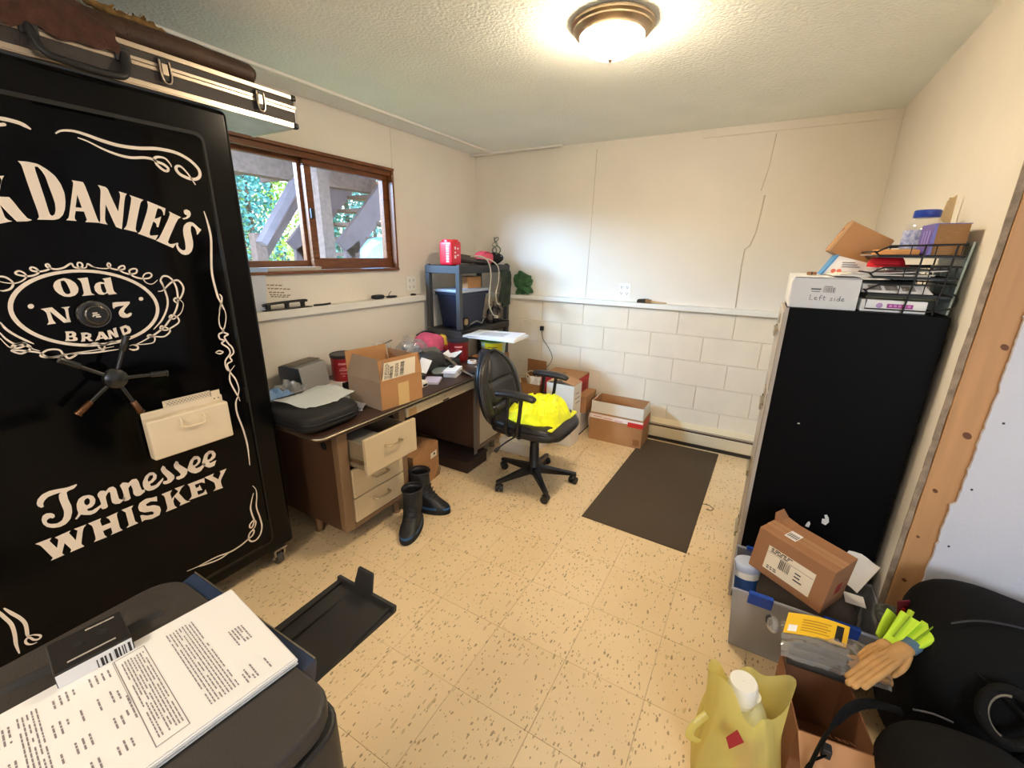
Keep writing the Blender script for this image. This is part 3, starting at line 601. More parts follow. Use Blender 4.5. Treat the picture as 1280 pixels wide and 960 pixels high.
# the first letters of the top word, left of the view (outside the frame)
for ring in ([(.085, 1.66), (.125, 1.655), (.13, 1.46), (.115, 1.405), (.075, 1.385), (.05, 1.41), (.055, 1.44), (.075, 1.43), (.09, 1.44), (.095, 1.47)],
             [(.19, 1.64), (.215, 1.645), (.255, 1.47), (.265, 1.46), (.22, 1.455), (.225, 1.48), (.185, 1.475), (.175, 1.445), (.15, 1.44), (.165, 1.46)]):
    MB().shape2d([ring], put).build('letter', M_print, door, recalc=False)
for w, s in SCROLL:
    mb = MB(); quadstrip(mb, [(p.x, p.y) for p in smoothpath([(a, b, 0) for a, b in dec(s)], 5)], w, put)
    mb.build('scroll_line', M_print, door, recalc=False)
mb = MB(); n = 72; c, s_ = math.cos(-.07), math.sin(-.07)
el = lambda r, t_: put(.5218+r*.179*math.cos(t_)*c-r*.121*math.sin(t_)*s_, 1.3204+r*.179*math.cos(t_)*s_+r*.121*math.sin(t_)*c)
mb.add([el(1.0, 2*PI*i/n) for i in range(n)]+[el(.945-.02*abs(math.sin(2*PI*i/n)), 2*PI*i/n) for i in range(n)], [(i, (i+1) % n, n+(i+1) % n, n+i) for i in range(n)])
mb.build('oval_ring', M_print, door, recalc=False)
# dial
M_chrome = mat('dark_chrome', S(120, 116, 110), rough=.2, metal=1)
dc = Vector((-1.848, .521, 1.303))
dial = MB().lathe([(.041, 0), (.043, .004), (.043, .010), (.038, .014)], dc, 40, axis=(1, 0, 0)).build('dial', M_black, safe, smooth=40)
MB().lathe([(.0432, .009), (.041, .0135), (.0355, .0135), (.035, .009)], dc, 40, axis=(1, 0, 0), capa=False, capb=False).build('dial_ring', M_chrome, dial, smooth=50)
MB().lathe([(.030, .012), (.030, .030), (.026, .034), (.024, .031), (.021, .031)], dc, 40, axis=(1, 0, 0)).build('dial_knob', M_black, dial, smooth=40)
MB().lathe([(.0302, .024), (.0302, .0305), (.0275, .0335), (.0262, .0338)], dc, 40, axis=(1, 0, 0), capa=False, capb=False).build('dial_bead', M_chrome, dial, smooth=60)
mb = MB()
for i, (a, b, w, h) in enumerate(((-.004, .006, .012, .004), (-.002, 0, .016, .004), (.002, -.006, .012, .004), (-.010, -.003, .004, .004))):
    mb.box((dc.x+.0310, dc.y+a-w/2, dc.z+b-h/2), (dc.x+.0314, dc.y+a+w/2, dc.z+b+h/2))
mb.build('dial_mark', M_print, dial)
# five spoke handle
M_spoke = mat('spoke_black', S(30, 30, 30), rough=.25, spec=.6)
M_bronze = mat('dark_bronze', S(120, 86, 62), rough=.3, metal=1)
hub = Vector((-1.77, .51, 1.103))
wheel = MB().lathe([(.012, -.078), (.012, -.02), (.030, -.016), (.034, 0), (.030, .012), (.018, .018), (.001, .019)], hub, 28, axis=(1, 0, 0)).build('handle_hub', M_spoke, safe, smooth=40)
for i, (y, z) in enumerate(((.419, 1.172), (.651, 1.089), (.410, 1.022), (.554, .971), (.553, 1.206))):
    e = Vector((-1.77, y, z)); d = (e-hub).normalized(); e = hub+d*.142 if i != 3 else hub+d*.138
    sp = MB().cyl(hub+d*.02, hub+d*.10, .0065, .0058, 12).build('spoke', M_spoke, wheel, smooth=40)
    MB().tube([hub+d*.092, hub+d*.094, e-d*.006, e-d*.005, e], [.008, .0095, .0095, .0115, .0115], 14).build('grip', M_bronze if i in (2, 3) else M_spoke, wheel, smooth=40)
for i, (x, y) in enumerate(((-1.90, .98), (-1.90, .02), (-2.37, .98), (-2.37, .02))):
    wh = MB().cyl((x-.0, y-.016, .036), (x, y+.016, .036), .036, n=20).build('caster_wheel', mat('caster_rubber', S(70, 66, 60), rough=.5), safe, smooth=40, bevel=.004)
    MB().box((x-.03, y-.028, .055), (x+.03, y-.019, .10)).box((x-.03, y+.019, .055), (x+.03, y+.028, .10)).box((x-.045, y-.03, .094), (x+.045, y+.03, .102)).cyl((x, y-.032, .036), (x, y+.032, .036), .007, n=10).box((x-.012, y-.026, .03), (x+.012, y-.019, .07)).box((x-.012, y+.019, .03), (x+.012, y+.026, .07)).build('caster_fork', mat('zinc', S(175, 172, 165), rough=.35, metal=1), safe)

# cream magnetic drawer-shaped holder on the safe door
M_cream = mat('cream_plastic', S(232, 214, 184), rough=.45)
hold = thing('magnetic_holder', (-1.82, .705, .775), 'cream plastic slip holder with a small pull, stuck on the safe door', 'holder')
box_('holder_back', M_cream, (-1.8478, .571, .775), (-1.838, .842, .945), hold, bevel=.006)
box_('holder_front', M_cream, (-1.838, .568, .772), (-1.798, .840, .922), hold, bevel=.007, seg=3)
MB().tube(smoothpath([(-1.798, .668, .905), (-1.788, .668, .895), (-1.787, .672, .872), (-1.787, .740, .868), (-1.787, .745, .890), (-1.798, .745, .903)], 4), .0035, 8).build('pull_handle', M_cream, hold, smooth=60)
slip = thing('paper_slip', (-1.828, .74, .90), 'cream slip with diamond lattice print standing in the holder', 'paper')
box_('sheet', mat('cream_paper', S(228, 212, 186), rough=.8), (-1.8375, .640, .923), (-1.8365, .800, .972), slip)
mb = MB()
for k in range(14):
    y = .645+k*.011
    for sg in (1, -1):
        a, b = (y, .946 if sg > 0 else .970), (y+.022, .970 if sg > 0 else .946)
        quadstrip(mb, [a, ((a[0]+b[0])/2, (a[1]+b[1])/2), b], .0018, lambda p, q: (-1.8362, p, q))
mb.build('lattice_print', mat('grey_print', S(120, 110, 98), rough=.8), slip, recalc=False)
slip2 = thing('card_slip', (-1.828, .80, .9), 'plain cream card with two rivets behind the lattice slip', 'paper')
box_('card', M_cream, (-1.8372, .802, .923), (-1.8355, .834, .968), slip2, bevel=.001)
for y in (.810, .826): MB().lathe([(.003, 0), (.003, .001)], (-1.8355, y, .935), 10, axis=(1, 0, 0)).build('rivet', mat('grey_print', (0, 0, 0)), slip2)

# ------------------------------------------------------------------ long aluminium framed case lying on the safe
M_case = mat('case_black_panel', S(52, 44, 40), rough=.5, bump=.2, bscale=200)
M_alu = mat('aluminium_strip', S(205, 190, 172), rough=.3, metal=1)
M_under = mat('case_underside_daylit', S(206, 214, 224), rough=.35, metal=0.0, var=.12, vscale=12)  # window light on the black case's underside put into a pale blue colour
case = thing('long_case', (-2.05, .65, 2.006), 'long black hard case with aluminium edging, overhanging the top of the safe', 'case')
CY0, CY1, CX0, CX1, CZ0, CZ1 = -.08, 1.335, -2.17, -1.850, 2.008, 2.130
box_('case_shell', M_case, (CX0, CY0, CZ0+.002), (CX1, CY1, CZ1), case, bevel=.008)
box_('underside', M_under, (CX0+.012, CY0+.012, CZ0), (CX1-.012, CY1-.012, CZ0+.004), case)
def strip(z0, z1, nm='edge_strip', pr=.004): box_(nm, M_alu, (CX1-.001, CY0, z0), (CX1+pr, CY1+.003, z1), case, bevel=.0015)
strip(2.010, 2.026); strip(2.112, 2.128); strip(2.066, 2.078, pr=.003); strip(2.079, 2.090, pr=.004)
for z0, z1 in ((2.010, 2.026), (2.112, 2.128), (2.066, 2.090)): box_('edge_strip', M_alu, (CX0, CY1-.001, z0), (CX1+.002, CY1+.003, z1), case, bevel=.0015)
box_('edge_strip', M_alu, (CX1-.016, CY1-.004, 2.012), (CX1+.004, CY1+.004, 2.126), case, bevel=.004)
box_('edge_strip', M_alu, (CX1-.012, CY0, CZ0-.001), (CX1+.002, CY1, CZ0+.004), case)
box_('edge_strip', M_alu, (CX0, CY1-.012, CZ0-.001), (CX1+.002, CY1+.003, CZ0+.004), case)
for z in (2.016, 2.120): MB().blob((CX1-.004, CY1-.003, z), (.014, .012, .012), 12, 8, e=.6).build('corner_cap', M_black, case, smooth=180)
for y in (1.180, .860, .29):
    la = box_('latch_plate', M_black, (CX1+.003, y-.016, 2.040), (CX1+.012, y+.016, 2.108), case, bevel=.005)
    MB().tube(smoothpath([(CX1+.014, y-.014, 2.10), (CX1+.016, y-.015, 2.06), (CX1+.016, y-.008, 2.036), (CX1+.016, y+.008, 2.036), (CX1+.016, y+.015, 2.06), (CX1+.014, y+.014, 2.10)], 4), .003, 6).build('latch_bail', M_alu, la, smooth=60)
    box_('latch_tab', M_alu, (CX1+.010, y-.009, 2.058), (CX1+.0145, y+.009, 2.092), la, bevel=.002)
hd = MB().tube(smoothpath([(CX1+.004, .545, 2.085), (CX1+.018, .548, 2.055), (CX1+.030, .56, 2.022), (CX1+.033, .60, 2.012), (CX1+.033, .70, 2.010), (CX1+.030, .735, 2.020), (CX1+.018, .748, 2.055), (CX1+.004, .75, 2.085)], 6), .0125, 10, flat=.8).build('carry_handle', M_black, case, smooth=60)
for y in (.545, .75): box_('handle_mount', M_black, (CX1+.001, y-.02, 2.060), (CX1+.012, y+.02, 2.10), hd, bevel=.004)
# things lying on the case
M_leather = mat('dark_brown_leather', S(66, 44, 28), rough=.55, var=.3, vscale=10, bump=.3, bscale=60)
scab = thing('leather_scabbard', (-1.93, .85, 2.131), 'long dark brown leather scabbard with rounded tip lying on the case', 'scabbard')
MB().tube(smoothpath([(-1.935, .69, 2.171), (-1.93, .76, 2.171), (-1.92, .85, 2.171), (-1.90, 1.0, 2.169), (-1.895, 1.13, 2.167), (-1.89, 1.185, 2.163), (-1.889, 1.20, 2.160)], 5), [.040]*16+[.037]*9+[.033, .030, .025, .018, .010, .004], 14, flat=1.0).build('sheath', M_leather, scab, smooth=180)
MB().tube([(-1.927, .80, 2.171), (-1.922, .835, 2.171)], .0425, 16).build('band', M_leather, scab, smooth=40)
MB().tube([(-1.916, .90, 2.208), (-1.91, .99, 2.206), (-1.907, 1.0, 2.202)], [.008, .007, .003], 8).build('ridge', M_leather, scab, smooth=60)
M_fur = mat('tan_camouflage', S(128, 96, 48), rough=.9, var=.5, vscale=40)
cam_n = thing('camouflage_scrap', (-1.96, .84, 2.185), 'crumpled tan camouflage strip draped along the leather scabbard', 'fabric')
MB().tube(smoothpath([(-1.95, .72, 2.240), (-1.94, .76, 2.226), (-1.94, .82, 2.224), (-1.93, .87, 2.222), (-1.925, .91, 2.216), (-1.92, .93, 2.206)], 5), [.008, .012, .014, .010, .013, .012, .016, .012, .010, .016, .013, .010, .014, .015, .012, .010, .014, .012, .009, .008, .012, .010, .008, .006, .004, .003], 9).build('strip_cloth', M_fur, cam_n, smooth=180)
mb = MB(); g = random.Random(5)
for _ in range(40):
    p = Vector((-1.94+g.uniform(-.02, .02), g.uniform(.75, .90), 2.216+g.uniform(0, .02))); d = Vector((g.uniform(-1, 1), g.uniform(-1, 1), g.uniform(-.3, 1))).normalized()*.018
    u = d.orthogonal().normalized()*.006
    mb.add([p-u, p+u, p+d+u*.4, p+d-u*.4], [(0, 1, 2, 3)])
mb.build('scrim_leaf', M_fur, cam_n, kind='stuff', recalc=False)
M_pelt = mat('reddish_brown_pelt', S(74, 46, 34), rough=.95, var=.3, vscale=30, bump=.5, bscale=120)
def pelt_f(u, v):
    y = .27+.47*u+.02*noise.noise(Vector((u*3, v*6, 4))); s_ = v*.30
    edge = .03*noise.noise(Vector((u*9, 3, 1)))*(v**3)
    puff = .030*math.sin(PI*min(1, u*1.02))*(1-abs(2*v-1)**3)+.006*noise.noise(Vector((u*12, v*8, 9)))
    if s_ < .205: return Vector((-2.045+s_, y, 2.142+puff*1.2+.06*math.exp(-((s_-.12)/.055)**2)*(u > -1)))
    d = s_-.205
    return Vector((-1.838+.004*math.sin(d*30), y, 2.140+puff*.5-d*.62+edge))
pelt = MB().grid(pelt_f, 30, 22, thick=Vector((0, 0, -.004))).build('brown_pelt', M_pelt, smooth=60)
tag(pelt, 'reddish brown pelt lying over the left end of the case', 'pelt')
hat = thing('dark_hat', (-1.98, .50, 2.18), 'black hat resting on the brown pelt close to the ceiling', 'hat')
MB().blob((-1.99, .50, 2.285), (.11, .16, .050), 24, 12, e=.8, amp=.02, freq=8, seed=2).build('hat_crown', mat('black_felt', S(16, 15, 15), rough=.9), hat, smooth=180)
MB().lathe([(.15, 0), (.17, .004), (.15, .010)], (-1.99, .48, 2.255), 28, sx=.9, sy=1.15).build('hat_brim', mat('black_felt', (0, 0, 0)), hat, smooth=60)
# ------------------------------------------------------------------ steel desk under the window
M_dbody = mat('desk_brown_enamel', S(86, 60, 44), rough=.45)
M_dfront = mat('desk_frame_taupe', S(134, 106, 78), rough=.45)
M_ddraw = mat('desk_drawer_cream', S(206, 186, 150), rough=.5)
M_dtop = mat('desk_top_brown', S(62, 42, 32), rough=.4, var=.2, vscale=5, stretch=(2, 14, 2))
M_steel = mat('steel_edge', S(190, 180, 160), rough=.35, metal=1)
M_handle = mat('handle_nickel', S(200, 186, 160), rough=.3, metal=1)
M_dark = mat('matte_black', S(20, 17, 15), rough=.8)  # one matte black for slots, recess fills, wires, labels and print
desk = thing('desk', (-2.02, 1.93, 0), 'brown steel desk with cream drawers, the top one pulled open, under the window', 'desk')
def rpoly(x0, y0, x1, y1, r, z, n=5):
    p = []
    for cx, cy, a0 in ((x1-r, y1-r, 0), (x0+r, y1-r, PI/2), (x0+r, y0+r, PI), (x1-r, y0+r, 1.5*PI)):
        p += [Vector((cx+r*math.cos(a0+i*PI/2/n), cy+r*math.sin(a0+i*PI/2/n), z)) for i in range(n+1)]
    return p
MB().prism(rpoly(-2.44, 1.09, -1.618, 2.765, .05, .676), (0, 0, 0), (0, 0, .024)).build('desktop', M_dtop, desk, bevel=.003)
rim = rpoly(-2.442, 1.088, -1.6165, 2.767, .05, .689)
MB().tube(rim, .0045, 6, closed=True).build('edge_trim', M_steel, desk, smooth=60)
# left pedestal
lp = MB().box((-2.40, 1.215, .115), (-1.70, 1.232, .676)).box((-2.40, 1.655, .115), (-1.70, 1.672, .676)).box((-2.40, 1.232, .115), (-1.70, 1.655, .13)).box((-2.42, 1.215, .115), (-2.40, 1.672, .676)).build('left_pedestal', M_dbody, desk)
MB().box((-1.70, 1.213, .113), (-1.655, 1.272, .676)).box((-1.70, 1.630, .113), (-1.655, 1.674, .676)).box((-1.70, 1.272, .113), (-1.655, 1.630, .143)).box((-1.70, 1.272, .650), (-1.655, 1.630, .676)).build('pedestal_frame', M_dfront, desk, bevel=.006)
MB().lathe([(.020, 0), (.024, .004), (.020, .006), (.012, .004)], (-1.76, 1.215, .585), 20, axis=(0, -1, 0)).build('grommet', M_black, desk, smooth=50)
def pull(par, x, y, z, w=.10):
    MB().tube([(x, y-w/2, z+.004), (x+.022, y-w/2, z+.002), (x+.025, y-w/2+.006, z), (x+.025, y+w/2-.006, z), (x+.022, y+w/2, z+.002), (x, y+w/2, z+.004)], .0048, 8).build('handle', M_handle, par, smooth=60)
    for s in (-1, 1): MB().lathe([(.009, 0), (.008, .003)], (x-.001, y+s*w/2, z+.004), 12, axis=(1, 0, 0)).build('handle_rosette', M_handle, par)
for z0, z1 in ((.287, .447), (.146, .281)):
    d = box_('drawer', M_ddraw, (-1.668, 1.275, z0), (-1.648, 1.627, z1), desk, bevel=.004); pull(d, -1.648, 1.45, (z0+z1)/2-(.012 if z0 > .2 else -.012))
d = box_('drawer', M_ddraw, (-1.552, 1.272, .452), (-1.532, 1.627, .642), desk, bevel=.004)
pull(d, -1.532, 1.45, .565)
M_dint = mat('drawer_steel', S(140, 124, 100), rough=.5)
MB().box((-2.02, 1.282, .470), (-1.552, 1.288, .610)).box((-2.02, 1.610, .470), (-1.552, 1.616, .610)).box((-2.02, 1.288, .468), (-1.552, 1.610, .474)).box((-2.02, 1.288, .474), (-2.014, 1.610, .610)).build('drawer_tray', M_dint, d)
MB().box((-1.66, 1.277, .50), (-1.552, 1.2825, .52)).build('drawer_slide', M_steel, d)
MB().box((-1.82, 1.30, .474), (-1.60, 1.45, .596)).build('drawer_folder', mat('grey_folder', S(120, 116, 108), rough=.8), d)
# centre drawer
d = box_('centre_drawer', M_ddraw, (-1.680, 1.690, .592), (-1.660, 2.385, .650), desk, bevel=.004)
box_('drawer_body', M_dint, (-2.20, 1.72, .600), (-1.680, 2.37, .660), d)
box_('finger_pull', M_dark, (-1.6605, 2.02, .596), (-1.6585, 2.08, .606), d)
MB().lathe([(.007, 0), (.007, .004), (.004, .005)], (-1.66, 2.04, .628), 12, axis=(1, 0, 0)).build('lock', M_handle, d)
box_('wood_patch', mat('worn_patch', S(190, 150, 100), rough=.6), (-1.6598, 1.712, .596), (-1.6592, 1.775, .640), d)
# right pedestal
MB().box((-2.40, 2.405, .10), (-1.70, 2.725, .676)).build('right_pedestal', M_dbody, desk, bevel=.003)
MB().box((-1.70, 2.403, .098), (-1.655, 2.432, .676)).box((-1.70, 2.700, .098), (-1.655, 2.727, .676)).box((-1.70, 2.432, .098), (-1.655, 2.700, .122)).box((-1.70, 2.432, .650), (-1.655, 2.700, .676)).build('pedestal_frame', M_dfront, desk, bevel=.006)
d = box_('file_drawer', M_ddraw, (-1.70, 2.436, .126), (-1.662, 2.696, .646), desk, bevel=.004)
MB().lathe([(.008, 0), (.008, .005), (.005, .007)], (-1.662, 2.60, .44), 14, axis=(1, 0, 0)).build('keyhole', M_handle, d)
MB().box((-2.41, 1.232, .30), (-2.395, 2.405, .676)).build('modesty_panel', M_dbody, desk)
for x, y in ((-1.715, 1.615), (-1.95, 1.26), (-2.36, 1.615), (-2.36, 1.26), (-1.715, 2.69), (-2.36, 2.44), (-2.36, 2.69), (-1.715, 2.53)):
    MB().cyl((x, y, .012), (x, y, .116), .019, .021, 14).cyl((x, y, 0), (x, y, .012), .024, .022, 14).build('leg', M_dfront, desk, smooth=40)

# ---- things on the desk, from the left end
M_soft = mat('black_fabric_case', S(26, 24, 23), rough=.7, bump=.25, bscale=220)
soft = thing('soft_case', (-1.85, 1.22, .70), 'black zippered soft case lying on the left end of the desk', 'case')
def rbox(mb, c, r, e=.35, n=40, m=18, **k): return mb.blob(c, r, n, m, e=e, **k)
rbox(MB(), (-1.85, 1.225, .750), (.205, .165, .050), e=.42, amp=.012, freq=5, seed=3).build('case_body', M_soft, soft, smooth=180)
zz = []
for i in range(48):
    a = 2*PI*i/48; sg = lambda x, p: math.copysign(abs(x)**p, x)
    zz.append((-1.85+sg(math.cos(a), .42)*.2055, 1.225+sg(math.sin(a), .42)*.1655, .752))
MB().tube(zz, .0035, 6, closed=True).build('zipper', M_black, soft, smooth=60)
MB().tube([(p[0], p[1], p[2]-.018) for p in zz], .0025, 6, closed=True).build('seam_piping', M_soft, soft, smooth=60)
box_('logo_tab', mat('grey_tab', S(110, 104, 98), rough=.6), (-1.76, 1.30, .7995), (-1.755, 1.345, .8015), soft)

def sheet(name, m, c, w, d, rz, label, cat, z=.0, warp=.006, n=12, tilt=(0, 0), seed=0, thick=.0012, group=None, curl=0.0, parent=None):
    R3 = Matrix.Translation(c) @ Matrix.Rotation(rz, 4, 'Z') @ Matrix.Rotation(tilt[0], 4, 'X') @ Matrix.Rotation(tilt[1], 4, 'Y')
    f = lambda u, v: R3 @ Vector(((u-.5)*w, (v-.5)*d, warp*(1+noise.noise(Vector((u*2.2+seed, v*2.2, seed*1.3))))+curl*(max(0, u-.5)*2)**2))
    o = MB().grid(f, n, n, thick=Vector((0, 0, -thick))).build(name, m, parent, smooth=40)
    if parent is None: tag(o, label, cat, group)
    return o
M_paper = mat('white_paper', S(238, 234, 230), rough=.85)
M_paperl = mat('lilac_paper', S(214, 208, 214), rough=.85)
M_papery = mat('cream_paper2', S(232, 226, 210), rough=.85)
M_poly = clear('clear_poly', gloss=.10, haze=.22, hcol=(.85, .87, .88), rough=.15)
M_polyb = clear('blue_poly', tint=(.6, .8, 1), gloss=.12, haze=.55, hcol=(.45, .68, .95), rough=.2)
M_polyw = clear('milky_poly', gloss=.1, haze=.8, hcol=(.86, .90, .88), rough=.25)
def crumple(name, m, c, r, seed, label, cat, n=30, amp=.03, freq=14, e=.8, flatz=None, parent=None, group=None):
    o = MB().blob(c, r, n, int(n*.6), e=e, amp=amp, freq=freq, seed=seed, flatz=flatz).build(name, m, parent, smooth=None if n < 22 else 25)
    if parent is None: tag(o, label, cat, group)
    return o
bb = MB().grid(lambda u, v: Vector((-2.17+.20*u+.02*noise.noise(Vector((u*4, v*5, 1))), 1.07+.22*v, .712+.115*math.sin(PI*min(1, .12+u*.8))*(1-(v-.4)**2*1.2)+.030*noise.noise(Vector((u*9, v*9, 3))))), 26, 26, thick=Vector((0, 0, -.001))).build('blue_plastic_bag', M_polyb, smooth=25)
tag(bb, 'crumpled pale blue plastic bag at the desk end beside the safe', 'plastic bag')
ps = MB().grid(lambda u, v: Vector((-1.99+.03*math.sin(v*4)+.24*u, 1.09+.30*v+.05*u, .807+.025*math.sin(u*3.0)*(1-u)+.007*noise.noise(Vector((u*3, v*11, 5))))), 24, 24, thick=Vector((0, 0, -.001))).build('poly_mailer', M_polyw, smooth=40)
tag(ps, 'milky white plastic mailer draped over the back of the black soft case', 'plastic bag')
crumple('clear_wrap', M_poly, (-2.16, 1.335, .76), (.055, .05, .05), 4, 'crumpled ball of clear plastic wrap in front of the grey bin', 'plastic wrap', n=30, amp=.07, freq=45, flatz=.702)
# grey open bin on its side
M_bin = mat('grey_bin_plastic', S(150, 146, 142), rough=.55)
M_binb = mat('taupe_bin_plastic', S(104, 92, 80), rough=.55)
bn = thing('grey_bin', (-2.31, 1.52, .70), 'grey plastic desk bin lying on its side against the wall below the window', 'bin', rz=math.radians(14))
prof = smoothpath([(-.085, .005), (-.085, .14), (-.075, .160), (-.045, .168), (.045, .158), (.062, .148), (.080, .03), (.078, .012), (.065, .004)], 4)
def extr(prof, y0, y1, t_, name, m, par):
    nrm = []; N = len(prof); mb = MB()
    P = [Vector((p.x, p.y)) if hasattr(p, 'x') else Vector(p) for p in prof]
    inn = []
    for i in range(N):
        d = (P[min(i+1, N-1)]-P[max(i-1, 0)]).normalized(); inn.append(P[i]+Vector((d.y, -d.x))*t_)
    vs_ = []
    for y in (y0, y1): vs_ += [(p.x, y, p.y) for p in P]+[(p.x, y, p.y) for p in inn]
    fs = []
    for i in range(N-1):
        fs += [(i, i+1, 2*N+i+1, 2*N+i), (N+i, 3*N+i, 3*N+i+1, N+i+1), (i, N+i, N+i+1, i+1), (2*N+i, 2*N+i+1, 3*N+i+1, 3*N+i)]
    fs += [(0, 2*N, 3*N, N), (N-1, 2*N-1, 4*N-1, 3*N-1)]
    return mb.add(vs_, fs).build(name, m, par, smooth=40)
extr(prof, -.10, .12, .005, 'bin_shell', M_bin, bn)
MB().prism([Vector((p[0]*.99, .115, p[1])) for p in prof], (0, 0, 0), (0, .006, 0)).build('bin_end', M_binb, bn)
box_('bin_top', M_binb, (-.05, -.098, .1685), (.03, .118, .1705), bn)
# red coffee cans
M_red = mat('red_plastic', S(168, 24, 34), rough=.32, coat=.2)
M_darkred = mat('dark_red_plastic', S(128, 18, 24), rough=.35, coat=.2)
M_lid = mat('dark_grey_lid', S(44, 42, 44), rough=.4)
M_print2 = mat('pale_red_print', S(226, 150, 150), rough=.6)
def coffee_can(loc, r, h, label, m, face, lidm=M_lid, tall=False):
    T = thing('coffee_can', loc, label, 'can', 'red plastic coffee cans')
    x, y, z = loc
    MB().lathe([(r*.90, 0), (r*.95, .006), (r*.95, h*.10), (r*.97, h*.14), (r*.97, h*.76), (r, h*.80), (r, h*.90)], (x, y, z), 36).build('can_body', m, T, smooth=40)
    MB().lathe([(r*1.03, h*.88), (r*1.04, h*.90), (r*1.04, h*.985), (r*1.0, h), (r*.94, h), (r*.92, h*.975), (.001, h*.975)], (x, y, z), 36, capb=False).build('lid', lidm, T, smooth=40)
    mb = MB(); rr = r*.97+.0006; g = random.Random(int(face*10)+3)
    def patch(a0, a1, z0, z1):
        k = 8; mb.add([(x+rr*math.cos(a0+(a1-a0)*i/k), y+rr*math.sin(a0+(a1-a0)*i/k), z+zz_) for zz_ in (z0, z1) for i in range(k+1)], [(i, i+1, k+2+i, k+1+i) for i in range(k)])
    for q, (zz0, w) in enumerate(((.66, .75), (.53, .35), (.44, .62), (.33, .5), (.24, .2))):
        n = 1 if q == 0 else 5
        for i in range(n):
            a = face-w/2+w*i/n; patch(a, a+w/n*(.72 if n > 1 else 1), h*zz0, h*(zz0+(.07 if q in (0, 2) else .035)))
    mb.build('label_print', M_print2, T, recalc=False, kind='stuff')
    return T
coffee_can((-2.275, 1.785, .70), .080, .178, 'red plastic coffee can with dark lid between the grey bin and the cardboard box', M_red, -.75)
coffee_can((-2.00, 2.64, .70), .082, .165, 'dark red coffee can near the right end of the desk, beside the green tub', M_darkred, -.9)
# papers
M_ink = mat('grey_ink', S(120, 116, 120), rough=.8)
def lines(parent, M3, w, d, rows, m=M_ink, seed=0, margin=.1, hh=.0022, zoff=.0009):
    g = random.Random(seed); mb = MB()
    for r in range(rows):
        v = margin+(1-2*margin)*r/max(1, rows-1); u = margin
        end = g.uniform(.55, .95)
        while u < end:
            L = g.uniform(.02, .09)
            a, b = (u-.5)*w, (min(u+L, end)-.5)*w; y = (.5-v)*d
            mb.add([M3 @ Vector(p) for p in ((a, y, zoff), (b, y, zoff), (b, y+hh, zoff), (a, y+hh, zoff))], [(0, 1, 2, 3)]); u += L+.012
    return mb.build('printed_lines', m, parent, recalc=False, kind='stuff')
def paper(c, rz, w, d, label, m=M_paper, tilt=(0, 0), warp=.004, seed=0, rows=8, name='paper_sheet'):
    o = sheet(name, m, c, w, d, rz, label, 'paper', warp=warp, tilt=tilt, seed=seed)
    return o
paper((-2.25, 1.60, .704), .5, .216, .279, 'white printed sheet lying in front of the grey bin and the red can', seed=1)
paper((-2.14, 1.50, .722), -.5, .10, .24, 'narrow white envelope tilted on top of the papers on the desk', tilt=(.10, .10), seed=2, name='envelope')
paper((-2.06, 1.45, .708), .2, .20, .26, 'lilac white sheet under the narrow envelope', m=M_paperl, seed=3)
paper((-1.90, 1.44, .703), .9, .216, .279, 'white sheet at the desk edge below the cardboard box corner', seed=6)
cp = sheet('curled_paper', M_paperl, Vector((-1.775, 1.44, .706)), .16, .08, -1.0, 'curled grey-white paper strip between the soft case and the cardboard box', 'paper', warp=.01, curl=.05, seed=8)
pk = box_('pink_notebook', mat('dull_pink', S(170, 96, 100), rough=.7), (-2.20, 1.435, .702), (-2.12, 1.50, .714), bevel=.002); tag(pk, 'small dull pink notebook under the narrow envelope', 'notebook')
bt = thing('black_tray', (-2.10, 1.74, .70), 'small black tray behind the cardboard box left flap', 'tray')
MB().box((-2.15, 1.66, .703), (-2.03, 1.79, .709)).box((-2.15, 1.66, .709), (-2.145, 1.79, .730)).box((-2.035, 1.66, .709), (-2.03, 1.79, .730)).box((-2.145, 1.66, .709), (-2.035, 1.665, .730)).build('tray_body', M_black, bt)
MB().blob((-2.10, 1.70, .718), (.03, .02, .008), 12, 8, e=.5).build('white_scrap', M_paper, bt, smooth=180)
# cardboard boxes
M_card = mat('kraft_cardboard', S(176, 128, 82), rough=.8, var=.06, vscale=6)
M_cardi = mat('kraft_inside', S(150, 100, 58), rough=.85)
M_cardg = mat('kraft_grey_side', S(172, 148, 124), rough=.8, var=.05)
M_label = mat('label_paper', S(240, 226, 200), rough=.7)
M_bar = mat('barcode_ink', S(50, 44, 40), rough=.8)
M_tape = mat('packing_tape', S(206, 172, 118), rough=.35)
def carton(name, loc, rz, w, d, h, label, group=None, t_=.004, m=M_card, mi=M_cardi, top='open', M=None, cat='box'):
    """open cardboard carton: local x = width (w), y = depth (d); walls and floor are separate parts"""
    T = thing(name, loc, label, cat, group, rz=rz, M=M)
    if M is None and not rz: OFF[T] = Vector((0, 0, 0)); T.location = loc
    for nm, lo, hi in (('front_wall', (-w/2, -d/2, 0), (w/2, -d/2+t_, h)), ('back_wall', (-w/2, d/2-t_, 0), (w/2, d/2, h)), ('side_wall', (-w/2, -d/2+t_, 0), (-w/2+t_, d/2-t_, h)), ('side_wall', (w/2-t_, -d/2+t_, 0), (w/2, d/2-t_, h)), ('carton_floor', (-w/2+t_, -d/2+t_, 0), (w/2-t_, d/2-t_, t_))):
        box_(nm, m, lo, hi, T)
    return T
